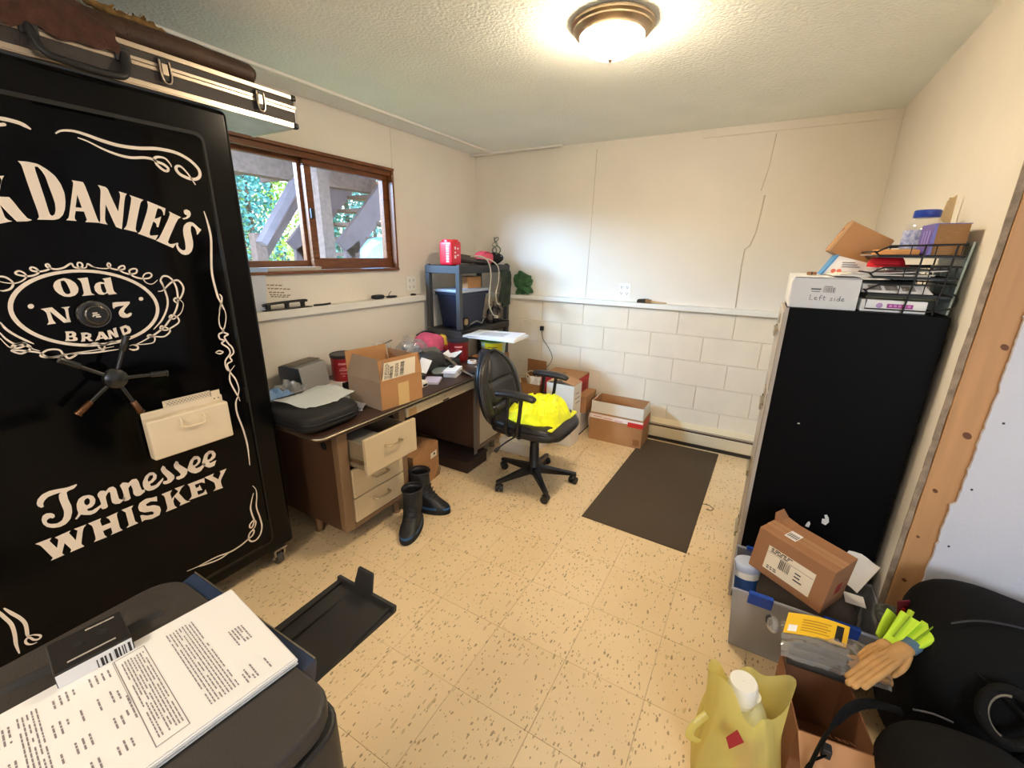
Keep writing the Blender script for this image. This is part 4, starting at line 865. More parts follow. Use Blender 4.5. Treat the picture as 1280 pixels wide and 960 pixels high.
def flap(T, edge, L, depth, ang, m=M_card, t_=.0035, name='flap', h=0, inset=.002):
    """flap hinged on a top edge; edge=(p0,p1) local, ang from straight up (positive = outwards)"""
    p0, p1 = Vector(edge[0]), Vector(edge[1]); e = (p1-p0).normalized(); out = e.cross(Vector((0, 0, 1)))
    d = Vector((0, 0, 1))*math.cos(ang)+out*math.sin(ang); nrm = d.cross(e)
    a, b = p0+e*inset, p1-e*inset
    return MB().prism([a, b, b+d*depth-e*.004, a+d*depth+e*.004], (0, 0, 0), -nrm*t_).build(name, m, T)
def barcode(T, M3, w, h, seed, m=M_bar, n=22, vertical=True, name='barcode'):
    g = random.Random(seed); mb = MB(); x = 0
    while x < w:
        a = g.choice((.0012, .0020, .003)); a = min(a, w-x)
        q = [(x, 0, 0), (x+a, 0, 0), (x+a, h, 0), (x, h, 0)] if vertical else [(0, x, 0), (h, x, 0), (h, x+a, 0), (0, x+a, 0)]
        mb.add([M3 @ Vector(p) for p in q], [(0, 1, 2, 3)]); x += a+g.choice((.0012, .002, .0028))
    return mb.build(name, m, T, recalc=False, kind='stuff')
W_, D_, H_ = .285, .285, .155
cb = carton('cardboard_box', (-1.770, 1.655, .70), math.radians(84), W_, D_, H_, 'open cardboard box with barcode label and raised flaps on the desk')
# local: x along the desk front, -y faces the room
f1 = flap(cb, ((-W_/2, -D_/2, H_), (W_/2, -D_/2, H_)), W_, .115, -.20)
R_ = Matrix.Translation((-W_/2, -D_/2, H_)) @ Matrix.Rotation(PI/2+.20, 4, 'X')
lb = MB().add([R_ @ Vector(p) for p in ((.012, .008, .0008), (.235, .008, .0008), (.225, .108, .0008), (.016, .108, .0008))], [(0, 1, 2, 3)]).build('shipping_label', M_label, f1, recalc=False)
for q, (x, y, w, h) in enumerate(((.055, .012, .022, .07), (.125, .015, .026, .08))):
    barcode(f1, R_ @ Matrix.Translation((x, y, .0014)), h, w, q, vertical=False)
mb = MB(); g = random.Random(2)
for x in (.025, .035, .045, .092, .100, .108):
    y = .015
    while y < .09: L = g.uniform(.006, .02); mb.add([R_ @ Vector(p) for p in ((x, y, .0014), (x+.004, y, .0014), (x+.004, y+L, .0014), (x, y+L, .0014))], [(0, 1, 2, 3)]); y += L+.004
mb.build('label_text', M_bar, f1, recalc=False, kind='stuff')
flap(cb, ((-W_/2, D_/2, H_), (-W_/2, -D_/2, H_)), D_, .115, -.35, m=M_cardg)
flap(cb, ((W_/2, -D_/2, H_), (W_/2, D_/2, H_)), D_, .105, -.10)
flap(cb, ((W_/2, D_/2, H_), (-W_/2, D_/2, H_)), W_, .125, .12, m=M_card)
box_('tape', M_tape, (-.03, -D_/2-.0008, .0), (.045, -D_/2, .125), cb)
for ch in cb.children:
    if ch.name.startswith('side_wall') and False: pass
MB().add([(-W_/2-.0006, -D_/2, 0), (-W_/2-.0006, D_/2, 0), (-W_/2-.0006, D_/2, H_), (-W_/2-.0006, -D_/2, H_)], [(0, 1, 2, 3)]).build('grey_side', M_cardg, cb, recalc=False)
box_('box_contents', M_cardi, (-W_/2+.01, -D_/2+.01, .004), (W_/2-.01, D_/2-.01, .07), cb)
# clear clamshell, bag of pink cloth, pouch
M_pink = mat('pink_fleece', S(214, 92, 128), rough=.95, var=.15, vscale=25, bump=.5, bscale=120)
M_purple = mat('purple_trim', S(70, 30, 96), rough=.8)
cl = thing('clear_clamshell', (-2.33, 2.16, .70), 'clear plastic clamshell package with pale green insert behind the cardboard box', 'package')
MB().box((-2.40, 2.07, .702), (-2.26, 2.25, .80)).build('shell', clear('clamshell', gloss=.08, haze=.10, rough=.1), cl, bevel=.012)
MB().blob((-2.33, 2.12, .735), (.05, .05, .03), 14, 8, amp=.01, seed=3).build('green_insert', mat('pale_green', S(170, 210, 140), rough=.6), cl, smooth=180)
MB().tube([(-2.30, 2.10, .86), (-2.30, 2.24, .885)], .005, 6).build('hang_tab', mat('grey_edge', S(120, 115, 105)), cl)
MB().grid(lambda u, v: Vector((-2.30-.03*v, 2.08+.16*u, .80+.075*v+.012*noise.noise(Vector((u*6, v*6, 2))))), 12, 8, thick=Vector((.001, 0, 0))).build('backing_film', M_poly, cl, smooth=40)
bag = thing('clear_bag', (-2.18, 2.38, .70), 'shiny crinkled clear plastic bag leaning on the pink cloth', 'plastic bag')
crumple('bag_film', M_poly, (-2.19, 2.315, .80), (.095, .105, .095), 6, '', '', n=34, amp=.045, freq=16, flatz=.702, parent=bag)
MB().blob((-2.19, 2.315, .785), (.07, .08, .07), 26, 14, amp=.05, freq=18, seed=9, flatz=.703).build('silver_insert', mat('silver_film', S(190, 196, 214), rough=.25, metal=.6, var=.4, vscale=30), bag, smooth=25)
pinkc = thing('pink_cloth', (-2.18, 2.56, .70), 'bunched pink fleece cloth with purple edge in front of the black shelf', 'cloth')
MB().blob((-2.20, 2.53, .80), (.10, .12, .11), 28, 16, e=.85, amp=.02, freq=9, seed=5, flatz=.702).build('fleece', M_pink, pinkc, smooth=180)
MB().blob((-2.145, 2.53, .735), (.085, .125, .030), 26, 10, e=.7, amp=.012, freq=9, seed=6, flatz=.702).build('purple_edge', M_purple, pinkc, smooth=180)
MB().tube(smoothpath([(-2.24, 2.44, .895), (-2.22, 2.50, .918), (-2.20, 2.56, .912), (-2.19, 2.60, .89)], 5), .008, 8).build('black_band', M_black, pinkc, smooth=60)
pouch = thing('yellow_red_pouch', (-2.13, 2.69, .70), 'small yellow and red snack pouch right of the pink cloth', 'pouch')
MB().blob((-2.19, 2.69, .785), (.035, .035, .085), 18, 12, e=.6, amp=.012, freq=20, seed=2, flatz=.702).build('yellow_part', mat('pouch_yellow', S(226, 190, 70), rough=.4), pouch, smooth=180)
MB().blob((-2.155, 2.70, .745), (.045, .05, .045), 18, 12, e=.6, amp=.014, freq=20, seed=3, flatz=.702).build('red_part', mat('pouch_red', S(206, 40, 40), rough=.4), pouch, smooth=180)
# black gear in the middle right of the desk
M_gear = mat('grey_black_gear', S(50, 48, 46), rough=.6, bump=.2, bscale=100)
M_grey = mat('mid_grey_plastic', S(110, 108, 104), rough=.5)
gear = thing('camera_bag', (-2.0, 2.30, .70), 'small black and grey equipment bag with open flap in the middle of the desk', 'bag')
rbox(MB(), (-1.985, 2.29, .765), (.08, .105, .065), e=.5, n=26, m=14, amp=.02, freq=10, seed=8).build('bag_body', M_gear, gear, smooth=180)
MB().hexa([(-1.955, 2.24, .80), (-1.925, 2.35, .80), (-2.0, 2.37, .825), (-2.03, 2.25, .825)], [(-1.95, 2.245, .82), (-1.92, 2.35, .82), (-2.0, 2.37, .855), (-2.025, 2.25, .855)]).build('bag_flap', mat('taupe_flap', S(96, 88, 78), rough=.7), gear, bevel=.006)
MB().lathe([(.018, 0), (.024, .004), (.024, .03), (.02, .034)], (-1.955, 2.17, .735), 18, axis=(1, -.3, .2)).build('lens_cap', M_black, gear, smooth=40)
MB().tube(smoothpath([(-1.96, 2.20, .79), (-1.93, 2.24, .77), (-1.90, 2.30, .72), (-1.88, 2.36, .706)], 5), .006, 6, flat=.4).build('bag_strap', M_black, gear, smooth=60)
gear2 = thing('black_gadget', (-1.93, 2.46, .70), 'dark handheld gadget with coiled cord right of the equipment bag', 'gadget')
rbox(MB(), (-1.94, 2.45, .725), (.05, .09, .025), e=.5, n=20, m=10).build('gadget_body', M_gear, gear2, smooth=180)
MB().tube(smoothpath([(-1.90, 2.40, .74), (-1.86, 2.44, .78), (-1.88, 2.52, .79), (-1.93, 2.55, .75), (-1.90, 2.50, .72)], 6), .005, 8).build('gadget_cord', M_black, gear2, smooth=60)
MB().cyl((-1.97, 2.40, .75), (-1.95, 2.40, .775), .018, .016, 14).build('gadget_knob', M_grey, gear2, smooth=40)
strap = thing('grey_strap', (-1.70, 2.40, .10), 'wide grey webbing strap hanging over the desk front by the right pedestal', 'strap')
path = smoothpath([(-2.06, 2.44, .79), (-1.93, 2.42, .765), (-1.80, 2.36, .735), (-1.68, 2.31, .716), (-1.605, 2.29, .706), (-1.590, 2.288, .66), (-1.592, 2.287, .52), (-1.594, 2.286, .30), (-1.594, 2.286, .13)], 7)
MB().tube(path, .021, 8, flat=.10, up=(.6, 0, .8)).build('webbing', mat('grey_webbing', S(112, 102, 92), rough=.85, bump=.3, bscale=300), strap, smooth=50)
MB().box((-1.70, 2.32, .7005), (-1.65, 2.365, .711)).build('buckle', M_black, strap, bevel=.003)
w1 = sheet('white_card', M_paper, Vector((-1.90, 2.125, .775)), .075, .11, .2, 'white card standing askew in front of the equipment bag', 'card', tilt=(.7, .35), warp=.002, seed=4)
gp = MB().blob((-1.86, 2.26, .715), (.07, .09, .018), 22, 10, amp=.012, freq=16, seed=6, flatz=.7015).build('clear_pouch', clear('green_poly', gloss=.12, haze=.45, hcol=(.55, .62, .58)), smooth=25); tag(gp, 'flat clear pouch of small parts left of the white box', 'pouch')
wb = thing('small_white_box', (-1.76, 2.26, .70), 'small white carton with a black item on top near the desk front edge', 'box', rz=.35)
box_('carton_body', M_paper, (-.045, -.075, .001), (.045, .075, .048), wb, bevel=.002)
box_('carton_flap', M_paperl, (-.045, -.115, .040), (.045, -.075, .043), wb)
box_('black_item', M_black, (-.03, .0, .049), (.0, .055, .058), wb, bevel=.003)
mb = MB()
for y0, y1, z0 in ((-.03, .03, .024), (-.02, .015, .014)): mb.box((.0451, y0, z0), (.0453, y1, z0+.005))
mb.build('box_print', M_ink, wb, kind='stuff')
np_ = thing('notepad', (-1.775, 2.06, .70), 'lilac notepad lying flat at the desk front edge', 'notepad', rz=.5)
box_('pages', M_paperl, (-.05, -.07, .001), (.05, .07, .012), np_, bevel=.001)
box_('cover', mat('pale_violet', S(196, 186, 206), rough=.8), (-.05, -.07, .0121), (.05, .07, .014), np_)
sb = thing('small_cream_box', (-1.765, 1.955, .70), 'little cream box with a dark label right beside the cardboard box', 'box')
box_('carton_body', M_papery, (-1.79, 1.92, .701), (-1.735, 1.97, .735), sb, bevel=.002)
box_('dark_label', M_dark, (-1.7349, 1.925, .705), (-1.7345, 1.965, .720), sb)
ap = thing('adapter', (-1.86, 2.03, .70), 'ribbed black power adapter between the cardboard box and the notepad', 'adapter')
box_('adapter_body', M_gear, (-1.90, 1.96, .701), (-1.82, 2.05, .745), ap, bevel=.006)
for k in range(5): box_('rib', M_black, (-1.8195, 1.965+k*.017, .708), (-1.817, 1.973+k*.017, .738), ap)
paper((-2.00, 2.53, .735), -.3, .12, .18, 'crumpled white paper leaning behind the dark gadget', tilt=(.5, .2), warp=.02, seed=11)
tp = thing('tape_roll', (-1.83, 2.60, .70), 'small white tape roll beside the dark red coffee can', 'tape')
MB().lathe([(.018, 0), (.034, 0), (.034, .02), (.018, .02), (.018, 0)], (-1.84, 2.60, .701), 24, capa=False, capb=False).build('roll', M_paper, tp, smooth=40)
MB().lathe([(.016, 0), (.018, 0), (.018, .021), (.016, .021), (.016, 0)], (-1.84, 2.60, .701), 24, capa=False, capb=False).build('core', M_card, tp, smooth=40)
cc = sheet('cream_card', M_papery, Vector((-1.73, 2.55, .703)), .06, .09, .3, 'small cream card at the desk right end by the strap', 'card', warp=.001, seed=7)

# ---- under the desk
ub = thing('labelled_carton', (-1.93, 1.93, 0), 'brown carton with white label and curved stripes under the desk', 'box')
OFF[ub] = Vector((0, 0, 0)); ub.rotation_euler = (0, 0, math.radians(8))
box_('carton_body', M_card, (-.17, -.15, 0), (.17, .15, .265), ub, bevel=.003)
box_('white_label', M_label, (.1702, .05, .165), (.1708, .125, .205), ub)
mb = MB()
for k in range(3):
    pts = [(.02+.13*math.cos(a)+k*.012+.02, .02+.10*math.sin(a)-k*.012) for a in [-PI/2+.2+i*.17 for i in range(9)]]
    quadstrip(mb, pts, .007, lambda p, q: (.1706, p-.03, q+.06))
mb.build('curved_stripes', M_bar, ub, kind='stuff', recalc=False)
box_('label_mark', M_bar, (.1709, .085, .18), (.1711, .105, .195), ub)
box_('slit', M_bar, (.1702, -.03, .12), (.1706, .03, .124), ub)
fl_ = thing('dark_footlocker', (-1.85, 2.31, 0), 'low dark brown box on the floor in front of the right pedestal', 'box')
box_('locker_body', mat('dark_brown_box', S(48, 30, 22), rough=.6), (-2.05, 2.21, 0), (-1.615, 2.46, .075), fl_, bevel=.004)
box_('locker_lid', mat('dark_brown_lid', S(38, 24, 19), rough=.6), (-2.055, 2.205, .075), (-1.61, 2.465, .092), fl_, bevel=.004)
M_boot = mat('black_boot_rubber', S(20, 21, 24), rough=.5, bump=.2, bscale=90)
M_bsole = mat('boot_sole', S(14, 14, 15), rough=.7)
M_bblue = mat('boot_blue_trim', S(40, 84, 124), rough=.5)
def boot(loc, rz, label, h=.24):
    T = thing('work_boot', loc, label, 'boot', 'pair of black work boots', rz=rz)
    # foot points to local +x; heel at -.09
    secs = [(-.02, .0, h, .062, .054), (-.022, 0, h*.80, .066, .056), (-.018, 0, h*.58, .066, .053), (-.005, 0, h*.42, .074, .052)]
    rings = []; n = 20
    for cx, cy, z, a, b in secs: rings.append([Vector((cx+a*math.cos(2*PI*i/n), b*math.sin(2*PI*i/n), z)) for i in range(n)])
    def footring(z, k): return [Vector((.035+(.135*k)*math.copysign(abs(math.cos(2*PI*i/n))**.8, math.cos(2*PI*i/n)), (.052*k+.006*math.cos(2*PI*i/n))*math.copysign(abs(math.sin(2*PI*i/n))**.8, math.sin(2*PI*i/n)), z)) for i in range(n)]
    r1 = footring(h*.30, .80); r2 = footring(h*.2, 1.0); r3 = footring(.03, 1.02)
    for r in (r1,):
        for p in r:
            if p.x > .07: p.z -= (p.x-.07)*.35
    rings += [r1, r2, r3]
    mb = MB(); vs_ = [p for r in rings for p in r]; fs = [(j*n+i, j*n+(i+1) % n, (j+1)*n+(i+1) % n, (j+1)*n+i) for j in range(len(rings)-1) for i in range(n)]
    k = len(vs_); vs_ += [Vector((p.x*.86-.003, p.y*.86, p.z)) for p in rings[0]]+[Vector((p.x*.8-.003, p.y*.8, p.z-.14)) for p in rings[0]]
    fs += [(i, k+i, k+(i+1) % n, (i+1) % n) for i in range(n)]+[(k+i, k+n+i, k+n+(i+1) % n, k+(i+1) % n) for i in range(n)]+[tuple(k+n+i for i in range(n))]
    mb.add(vs_, fs).build('upper', M_boot, T, smooth=180, sub=1)
    MB().lathe([(1, 0), (1.05, .004), (1.05, .026), (1.0, .030)], (.035, 0, 0), 24, sx=.140, sy=.056).build('sole', M_bsole, T, smooth=40)
    MB().lathe([(1.0, .030), (1.035, .034), (1.0, .046)], (.045, 0, 0), 24, sx=.132, sy=.055, capa=False, capb=False).build('blue_rand', M_bblue, T, smooth=40)
    MB().tube([(-.02+.064*math.cos(2*PI*i/20), .056*math.sin(2*PI*i/20), h) for i in range(20)], .006, 8, closed=True).build('collar', M_boot, T, smooth=60)
    for i in range(5):
        x = .035+i*.012; z = h*.62-i*.022
        MB().tube(smoothpath([(x-.0, -.038, z), (x+.017, 0, z+.010), (x, .038, z)], 4), .003, 6).build('lace', M_bsole, T, smooth=60)
    return T
boot((-1.525, 1.555, 0), math.radians(-62), 'black work boot nearest the camera, toe pointing forward, beside the desk', .235)
boot((-1.60, 1.73, 0), math.radians(10), 'black work boot behind the other, blue edged toe pointing right', .25)
# ------------------------------------------------------------------ ledge things
tr = thing('cable_rack', (-2.47, 1.55, 1.165), 'black slotted rack strip lying on the window ledge beside the safe', 'rack')
MB().tube(smoothpath([(-2.475, 1.43, 1.196), (-2.472, 1.46, 1.203), (-2.47, 1.58, 1.208), (-2.468, 1.69, 1.209), (-2.468, 1.71, 1.204)], 4), .0075, 8).build('rail', M_black, tr, smooth=60)
box_('base_plate', M_black, (-2.50, 1.43, 1.1655), (-2.447, 1.73, 1.170), tr, bevel=.001)
for y in (1.46, 1.575, 1.68): MB().box((-2.482, y-.010, 1.17), (-2.462, y+.012, 1.20)).box((-2.486, y-.012, 1.196), (-2.458, y+.012, 1.204)).build('foot', M_black, tr, bevel=.003)
pen = thing('black_pen', (-2.46, 1.80, 1.165), 'black marker pen lying on the ledge right of the rack strip', 'pen')
MB().cyl((-2.465, 1.755, 1.1715), (-2.46, 1.835, 1.1715), .0062, n=12).build('barrel', M_black, pen, smooth=40)
MB().cyl((-2.46, 1.835, 1.1715), (-2.458, 1.872, 1.1735), .0068, .006, 12).build('cap', M_black, pen, smooth=40)
gl = thing('black_mouse', (-2.46, 2.32, 1.165), 'rounded black gadget with cord on the ledge below the window corner', 'gadget')
rbox(MB(), (-2.475, 2.30, 1.182), (.026, .055, .016), e=.6, n=20, m=10).build('body', M_black, gl, smooth=180)
rbox(MB(), (-2.465, 2.43, 1.175), (.018, .05, .0085), e=.6, n=16, m=8).build('plug', M_black, gl, smooth=180)
MB().tube(smoothpath([(-2.475, 2.35, 1.19), (-2.475, 2.38, 1.178), (-2.47, 2.40, 1.18), (-2.475, 2.42, 1.20), (-2.48, 2.44, 1.212)], 5), .0025, 6).build('cord', M_gear, gl, smooth=60)
pu = thing('black_puck', (-2.46, 2.68, 1.165), 'small flat black puck on the ledge next to the shelf', 'puck')
MB().lathe([(.020, 0), (.024, .003), (.024, .010), (.018, .014), (.001, .015)], (-2.475, 2.68, 1.165), 20).build('puck_body', M_black, pu, smooth=50)
MB().lathe([(.010, .0146), (.010, .016)], (-2.475, 2.68, 1.165), 14).build('puck_button', M_grey, pu)
wp = thing('plastic_folder', (-2.48, 1.43, 1.165), 'translucent white plastic folder standing on the ledge beside the safe', 'folder')
MB().hexa([(-2.515, 1.30, 1.166), (-2.49, 1.455, 1.166), (-2.484, 1.455, 1.166), (-2.509, 1.30, 1.166)], [(-2.525, 1.30, 1.40), (-2.515, 1.50, 1.39), (-2.509, 1.50, 1.39), (-2.519, 1.30, 1.40)]).build('folder_front', mat('milky_folder', S(216, 224, 238), rough=.35, trans=.15), wp)
MB().hexa([(-2.527, 1.31, 1.38), (-2.512, 1.508, 1.378), (-2.505, 1.508, 1.378), (-2.518, 1.31, 1.38)], [(-2.528, 1.31, 1.412), (-2.514, 1.51, 1.405), (-2.505, 1.51, 1.405), (-2.518, 1.31, 1.412)]).build('folder_spine', mat('blue_white_edge', S(170, 196, 232), rough=.3), wp)
M_handw = mat('wall_writing', S(140, 112, 84), rough=.9)
mb = MB(); g = random.Random(8)
for r, (z, n) in enumerate(((1.305, 4), (1.285, 6), (1.262, 4), (1.248, 6), (1.236, 5))):
    y = 1.505+.004*r
    for k in range(n):
        L = g.uniform(.012, .026); mb.box((-2.5301, y, z-.006*k*.4), (-2.5294, y+L, z+.006-.006*k*.4)); y += L+.006
wr = mb.build('wall_note', M_handw, kind='stuff'); tag(wr, 'faint brown lettering on the wall under the window left corner', 'writing')
# outlets
M_plate = mat('outlet_plate', S(240, 238, 230), rough=.4)
def outlet(loc, ax, label):
    T = thing('power_outlet', loc, label, 'outlet'); x, y, z = loc
    u = Vector((1, 0, 0)) if ax == 'y' else Vector((0, 1, 0)); nn = Vector((0, -1, 0)) if ax == 'y' else Vector((1, 0, 0)); c = Vector(loc)+Vector((0, 0, .057))
    def bx(name, a0, a1, b0, b1, d0, d1, m, par, **k):
        q = [c+u*a+Vector((0, 0, b))+nn*d for d in (d0, d1) for b in (b0, b1) for a in (a0, a1)]
        lo = Vector([min(p[i] for p in q) for i in range(3)]); hi = Vector([max(p[i] for p in q) for i in range(3)])
        return box_(name, m, lo, hi, par, **k)
    bx('cover_plate', -.052, .052, -.057, .057, .0, .006, M_plate, T, bevel=.002)
    for s in (-1, 1):
        for t_ in (-1, 1):
            f = bx('socket', s*.024-.016, s*.024+.016, t_*.026-.015, t_*.026+.015, .006, .0075, M_plate, T, bevel=.001)
            for d in (-.006, .006): bx('slot', s*.024+d-.0015, s*.024+d+.0015, t_*.026-.003, t_*.026+.007, .0075, .0079, M_dark, f)
            bx('ground_hole', s*.024-.003, s*.024+.003, t_*.026-.012, t_*.026-.006, .0075, .0079, M_dark, f)
    return T
outlet((-1.013, YB, 1.168), 'y', 'white double power outlet on the back wall above the ledge')
outlet((XL, 2.72, 1.20), 'x', 'white power outlet on the window wall left of the shelf')
br = thing('paint_brush', (-.76, 3.61, 1.135), 'flat paint brush with dark bristles lying on the back wall ledge', 'brush')
MB().hexa([(-.885, 3.585, 1.137), (-.815, 3.590, 1.137), (-.815, 3.640, 1.137), (-.885, 3.645, 1.137)], [(-.880, 3.585, 1.162), (-.815, 3.590, 1.168), (-.815, 3.640, 1.168), (-.880, 3.645, 1.162)]).build('bristles', mat('dark_bristle', S(58, 46, 34), rough=.9, bump=.5, bscale=300), br)
MB().hexa([(-.815, 3.588, 1.136), (-.775, 3.592, 1.137), (-.775, 3.638, 1.137), (-.815, 3.642, 1.136)], [(-.815, 3.588, 1.170), (-.775, 3.592, 1.162), (-.775, 3.638, 1.162), (-.815, 3.642, 1.170)]).build('ferrule', mat('worn_ferrule', S(150, 120, 86), rough=.4, metal=.7), br)
MB().tube([(-.778, 3.614, 1.149), (-.74, 3.613, 1.148), (-.70, 3.611, 1.146), (-.66, 3.61, 1.145), (-.65, 3.61, 1.145)], [.019, .014, .010, .012, .006], 10, flat=.5, up=(0, 0, 1)).build('handle', mat('tan_brush_handle', S(196, 160, 112), rough=.5), br, smooth=180)

# ------------------------------------------------------------------ plastic shelving unit in the corner
M_shelf = mat('shelf_grey_plastic', S(62, 62, 64), rough=.5)
M_shelfd = mat('shelf_dark_plastic', S(48, 48, 50), rough=.55)
shelf = thing('shelving_unit', (-2.25, 3.16, 0), 'dark grey plastic shelving unit standing in the far corner', 'shelf')
QX0, QX1, QY0, QY1 = -2.425, -2.075, 2.775, 3.555
for x in (QX0+.022, QX1-.022):
    for y in (QY0+.022, QY1-.022):
        p = MB()
        for z0, z1 in ((0, .40), (.47, .83), (.90, 1.345)): p.box((x-.020, y-.020, z0), (x+.020, y+.020, z1))
        p.box((x-.014, y-.014, 1.40), (x+.014, y+.014, 1.415)).build('post', M_shelf, shelf, bevel=.004)
for z in (.40, .83, 1.345):
    t_ = .06
    s = MB().box((QX0, QY0, z), (QX1, QY0+.03, z+t_)).box((QX0, QY1-.03, z), (QX1, QY1, z+t_)).box((QX0, QY0+.03, z), (QX0+.025, QY1-.03, z+t_)).box((QX1-.025, QY0+.03, z), (QX1, QY1-.03, z+t_)).build('shelf_frame', M_shelf, shelf, bevel=.004)
    for k in range(9):
        y = QY0+.03+(k+.5)*(QY1-QY0-.06)/9
        box_('shelf_slat', M_shelfd, (QX0+.025, y-.030, z+t_-.012), (QX1-.025, y+.030, z+t_-.002), s)
    for k in range(2):
        x = QX0+.025+(k+1)*(QX1-QX0-.05)/3
        box_('shelf_rib', M_shelfd, (x-.01, QY0+.03, z+.01), (x+.01, QY1-.03, z+t_-.013), s)
can3 = thing('red_tub', (-2.24, 2.86, 1.405), 'bright red square-shouldered plastic tub on the top shelf', 'tub')
rbox(MB(), (-2.235, 2.875, 1.50), (.064, .066, .094), e=.22, n=36, m=18).build('tub_body', mat('bright_red_plastic', S(214, 26, 44), rough=.35), can3, smooth=180)
MB().lathe([(1, 0), (1, .018), (.96, .022)], (-2.235, 2.875, 1.582), 32, sx=.066, sy=.066).build('tub_lid', mat('bright_red_plastic', (0, 0, 0)), can3, smooth=40)
mb = MB(); g = random.Random(4)
for y0, y1, rows in ((2.80, 2.812, 7), (2.835, 2.852, 4), (2.862, 2.885, 3)):
    pass
for k in range(7): mb.box((-2.225+.0, 2.8082, 1.43+k*.02), (-2.200, 2.8088, 1.443+k*.02))
for a0, z0, w, h in ((-.030, 1.46, .022, .025), (-.028, 1.50, .018, .012), (-.028, 1.53, .018, .02), (.005, 1.53, .022, .012), (.005, 1.48, .02, .01)):
    mb.box((-2.1712, 2.875+a0, z0), (-2.1706, 2.875+a0+w, z0+h))
mb.build('tub_print', mat('white_print', S(240, 225, 225), rough=.6), can3, kind='stuff')
drill = thing('heat_gun', (-2.20, 3.08, 1.405), 'dark hand tool with pale cord hanging off the top shelf', 'tool')
MB().tube(smoothpath([(-2.28, 3.02, 1.46), (-2.20, 3.06, 1.452), (-2.14, 3.10, 1.442)], 6), [.022, .030, .036, .038, .036, .036, .034, .034, .034, .030, .026, .022, .018], 14).build('tool_body', mat('tool_grey', S(70, 64, 58), rough=.5), drill, smooth=180)
MB().tube(smoothpath([(-2.18, 3.09, 1.44), (-2.12, 3.16, 1.43), (-2.10, 3.22, 1.425)], 5), [.02, .02, .022, .022, .024, .024, .024, .022, .02, .018, .014], 12).build('tool_handle', M_black, drill, smooth=180)
M_cord = mat('pale_cord', S(206, 198, 182), rough=.5)
MB().tube(smoothpath([(-2.16, 3.05, 1.475), (-2.10, 3.11, 1.478), (-2.06, 3.16, 1.44), (-2.055, 3.20, 1.33), (-2.055, 3.18, 1.20), (-2.055, 3.17, 1.08), (-2.05, 3.22, .99), (-2.045, 3.27, .965)], 6), .006, 8).build('tool_cord', M_cord, drill, smooth=60)
MB().box((-2.06, 3.262, .945), (-2.035, 3.292, .968)).cyl((-2.05, 3.27, .955), (-2.05, 3.315, .942), .004, n=8).build('tool_plug', M_cord, drill, bevel=.003)
MB().tube(smoothpath([(-2.14, 3.12, 1.47), (-2.08, 3.20, 1.455), (-2.06, 3.30, 1.41), (-2.055, 3.33, 1.35), (-2.055, 3.32, 1.25), (-2.055, 3.28, 1.17), (-2.055, 3.30, 1.08), (-2.05, 3.34, 1.06)], 6), .0055, 8).build('second_cord', M_cord, drill, smooth=60)
pb = thing('pink_pouch', (-2.22, 3.34, 1.405), 'bright pink rounded pouch on the top shelf behind the hand tool', 'pouch')
rbox(MB(), (-2.22, 3.34, 1.462), (.06, .115, .056), e=.75, n=26, m=14, amp=.01, freq=8, seed=2, flatz=1.406).build('pouch_body', mat('coral_pink', S(232, 88, 112), rough=.8), pb, smooth=180)
MB().tube(smoothpath([(-2.17, 3.28, 1.50), (-2.165, 3.33, 1.512), (-2.17, 3.39, 1.50)], 5), .003, 6).build('pouch_zip', mat('dark_pink', S(160, 50, 76), rough=.7), pb, smooth=60)
bd = thing('black_bundle', (-2.18, 3.50, 1.405), 'black cloth bundle holding a bare twisted wire plant on the top shelf', 'bundle')
MB().blob((-2.19, 3.49, 1.455), (.07, .06, .05), 22, 12, amp=.03, freq=14, seed=5, flatz=1.406).build('cloth', mat('black_cloth', S(24, 22, 22), rough=.9), bd, smooth=180)
for k, (px, py) in enumerate(((-.02, .0), (.01, .03), (.02, -.02))):
    MB().tube(smoothpath([(-2.19+px, 3.49+py, 1.49), (-2.19+px*1.6, 3.49+py*2, 1.54), (-2.19-px, 3.49+py, 1.58), (-2.19+px*.6, 3.49-py, 1.62), (-2.19+px, 3.50, 1.645)], 6), [.006]*12+[.004]*13, 6).build('twig', mat('grey_twig', S(96, 104, 84), rough=.8), bd, smooth=60)
MB().blob((-2.14, 3.49, 1.475), (.012, .03, .010), 10, 6, amp=.01, seed=3).build('white_rag', M_paper, bd, smooth=180)
gs = thing('green_bag', (-1.96, 3.61, 1.135), 'dark green crumpled cloth bag on the back wall ledge beside the shelf', 'bag')
MB().blob((-1.955, 3.612, 1.23), (.085, .038, .094), 44, 26, e=.7, amp=.05, freq=24, seed=7, flatz=1.136).build('bag_body', mat('green_cloth', S(52, 92, 50), rough=.75, var=.4, vscale=25), gs, smooth=35)
MB().blob((-1.985, 3.612, 1.315), (.045, .025, .035), 22, 14, amp=.04, freq=26, seed=8).build('bag_knot', mat('green_cloth', (0, 0, 0)), gs, smooth=180)
hc = thing('dark_green_jacket', (-2.05, 3.46, 1.0), 'dark green cloth hanging from the right end of the top shelf', 'cloth')
MB().grid(lambda u, v: Vector((-2.052+.018*math.sin(u*9)*v+.01*noise.noise(Vector((u*5, v*5, 2))), 3.36+.17*u+.02*math.sin(v*5), 1.35-.33*v*(1-.35*abs(u-.6)))), 16, 16, thick=Vector((-.006, 0, 0))).build('cloth_drape', mat('deep_green_cloth', S(44, 52, 40), rough=.9, var=.4, vscale=14), hc, smooth=60)
MB().tube([(-2.068, 3.40, 1.352), (-2.068, 3.50, 1.352)], .006, 8).build('cloth_hem', mat('deep_green_cloth', (0, 0, 0)), hc, smooth=60)
bt2 = thing('blue_tote', (-2.25, 3.03, .89), 'dark blue storage tote with grey lid on the middle shelf', 'tote')
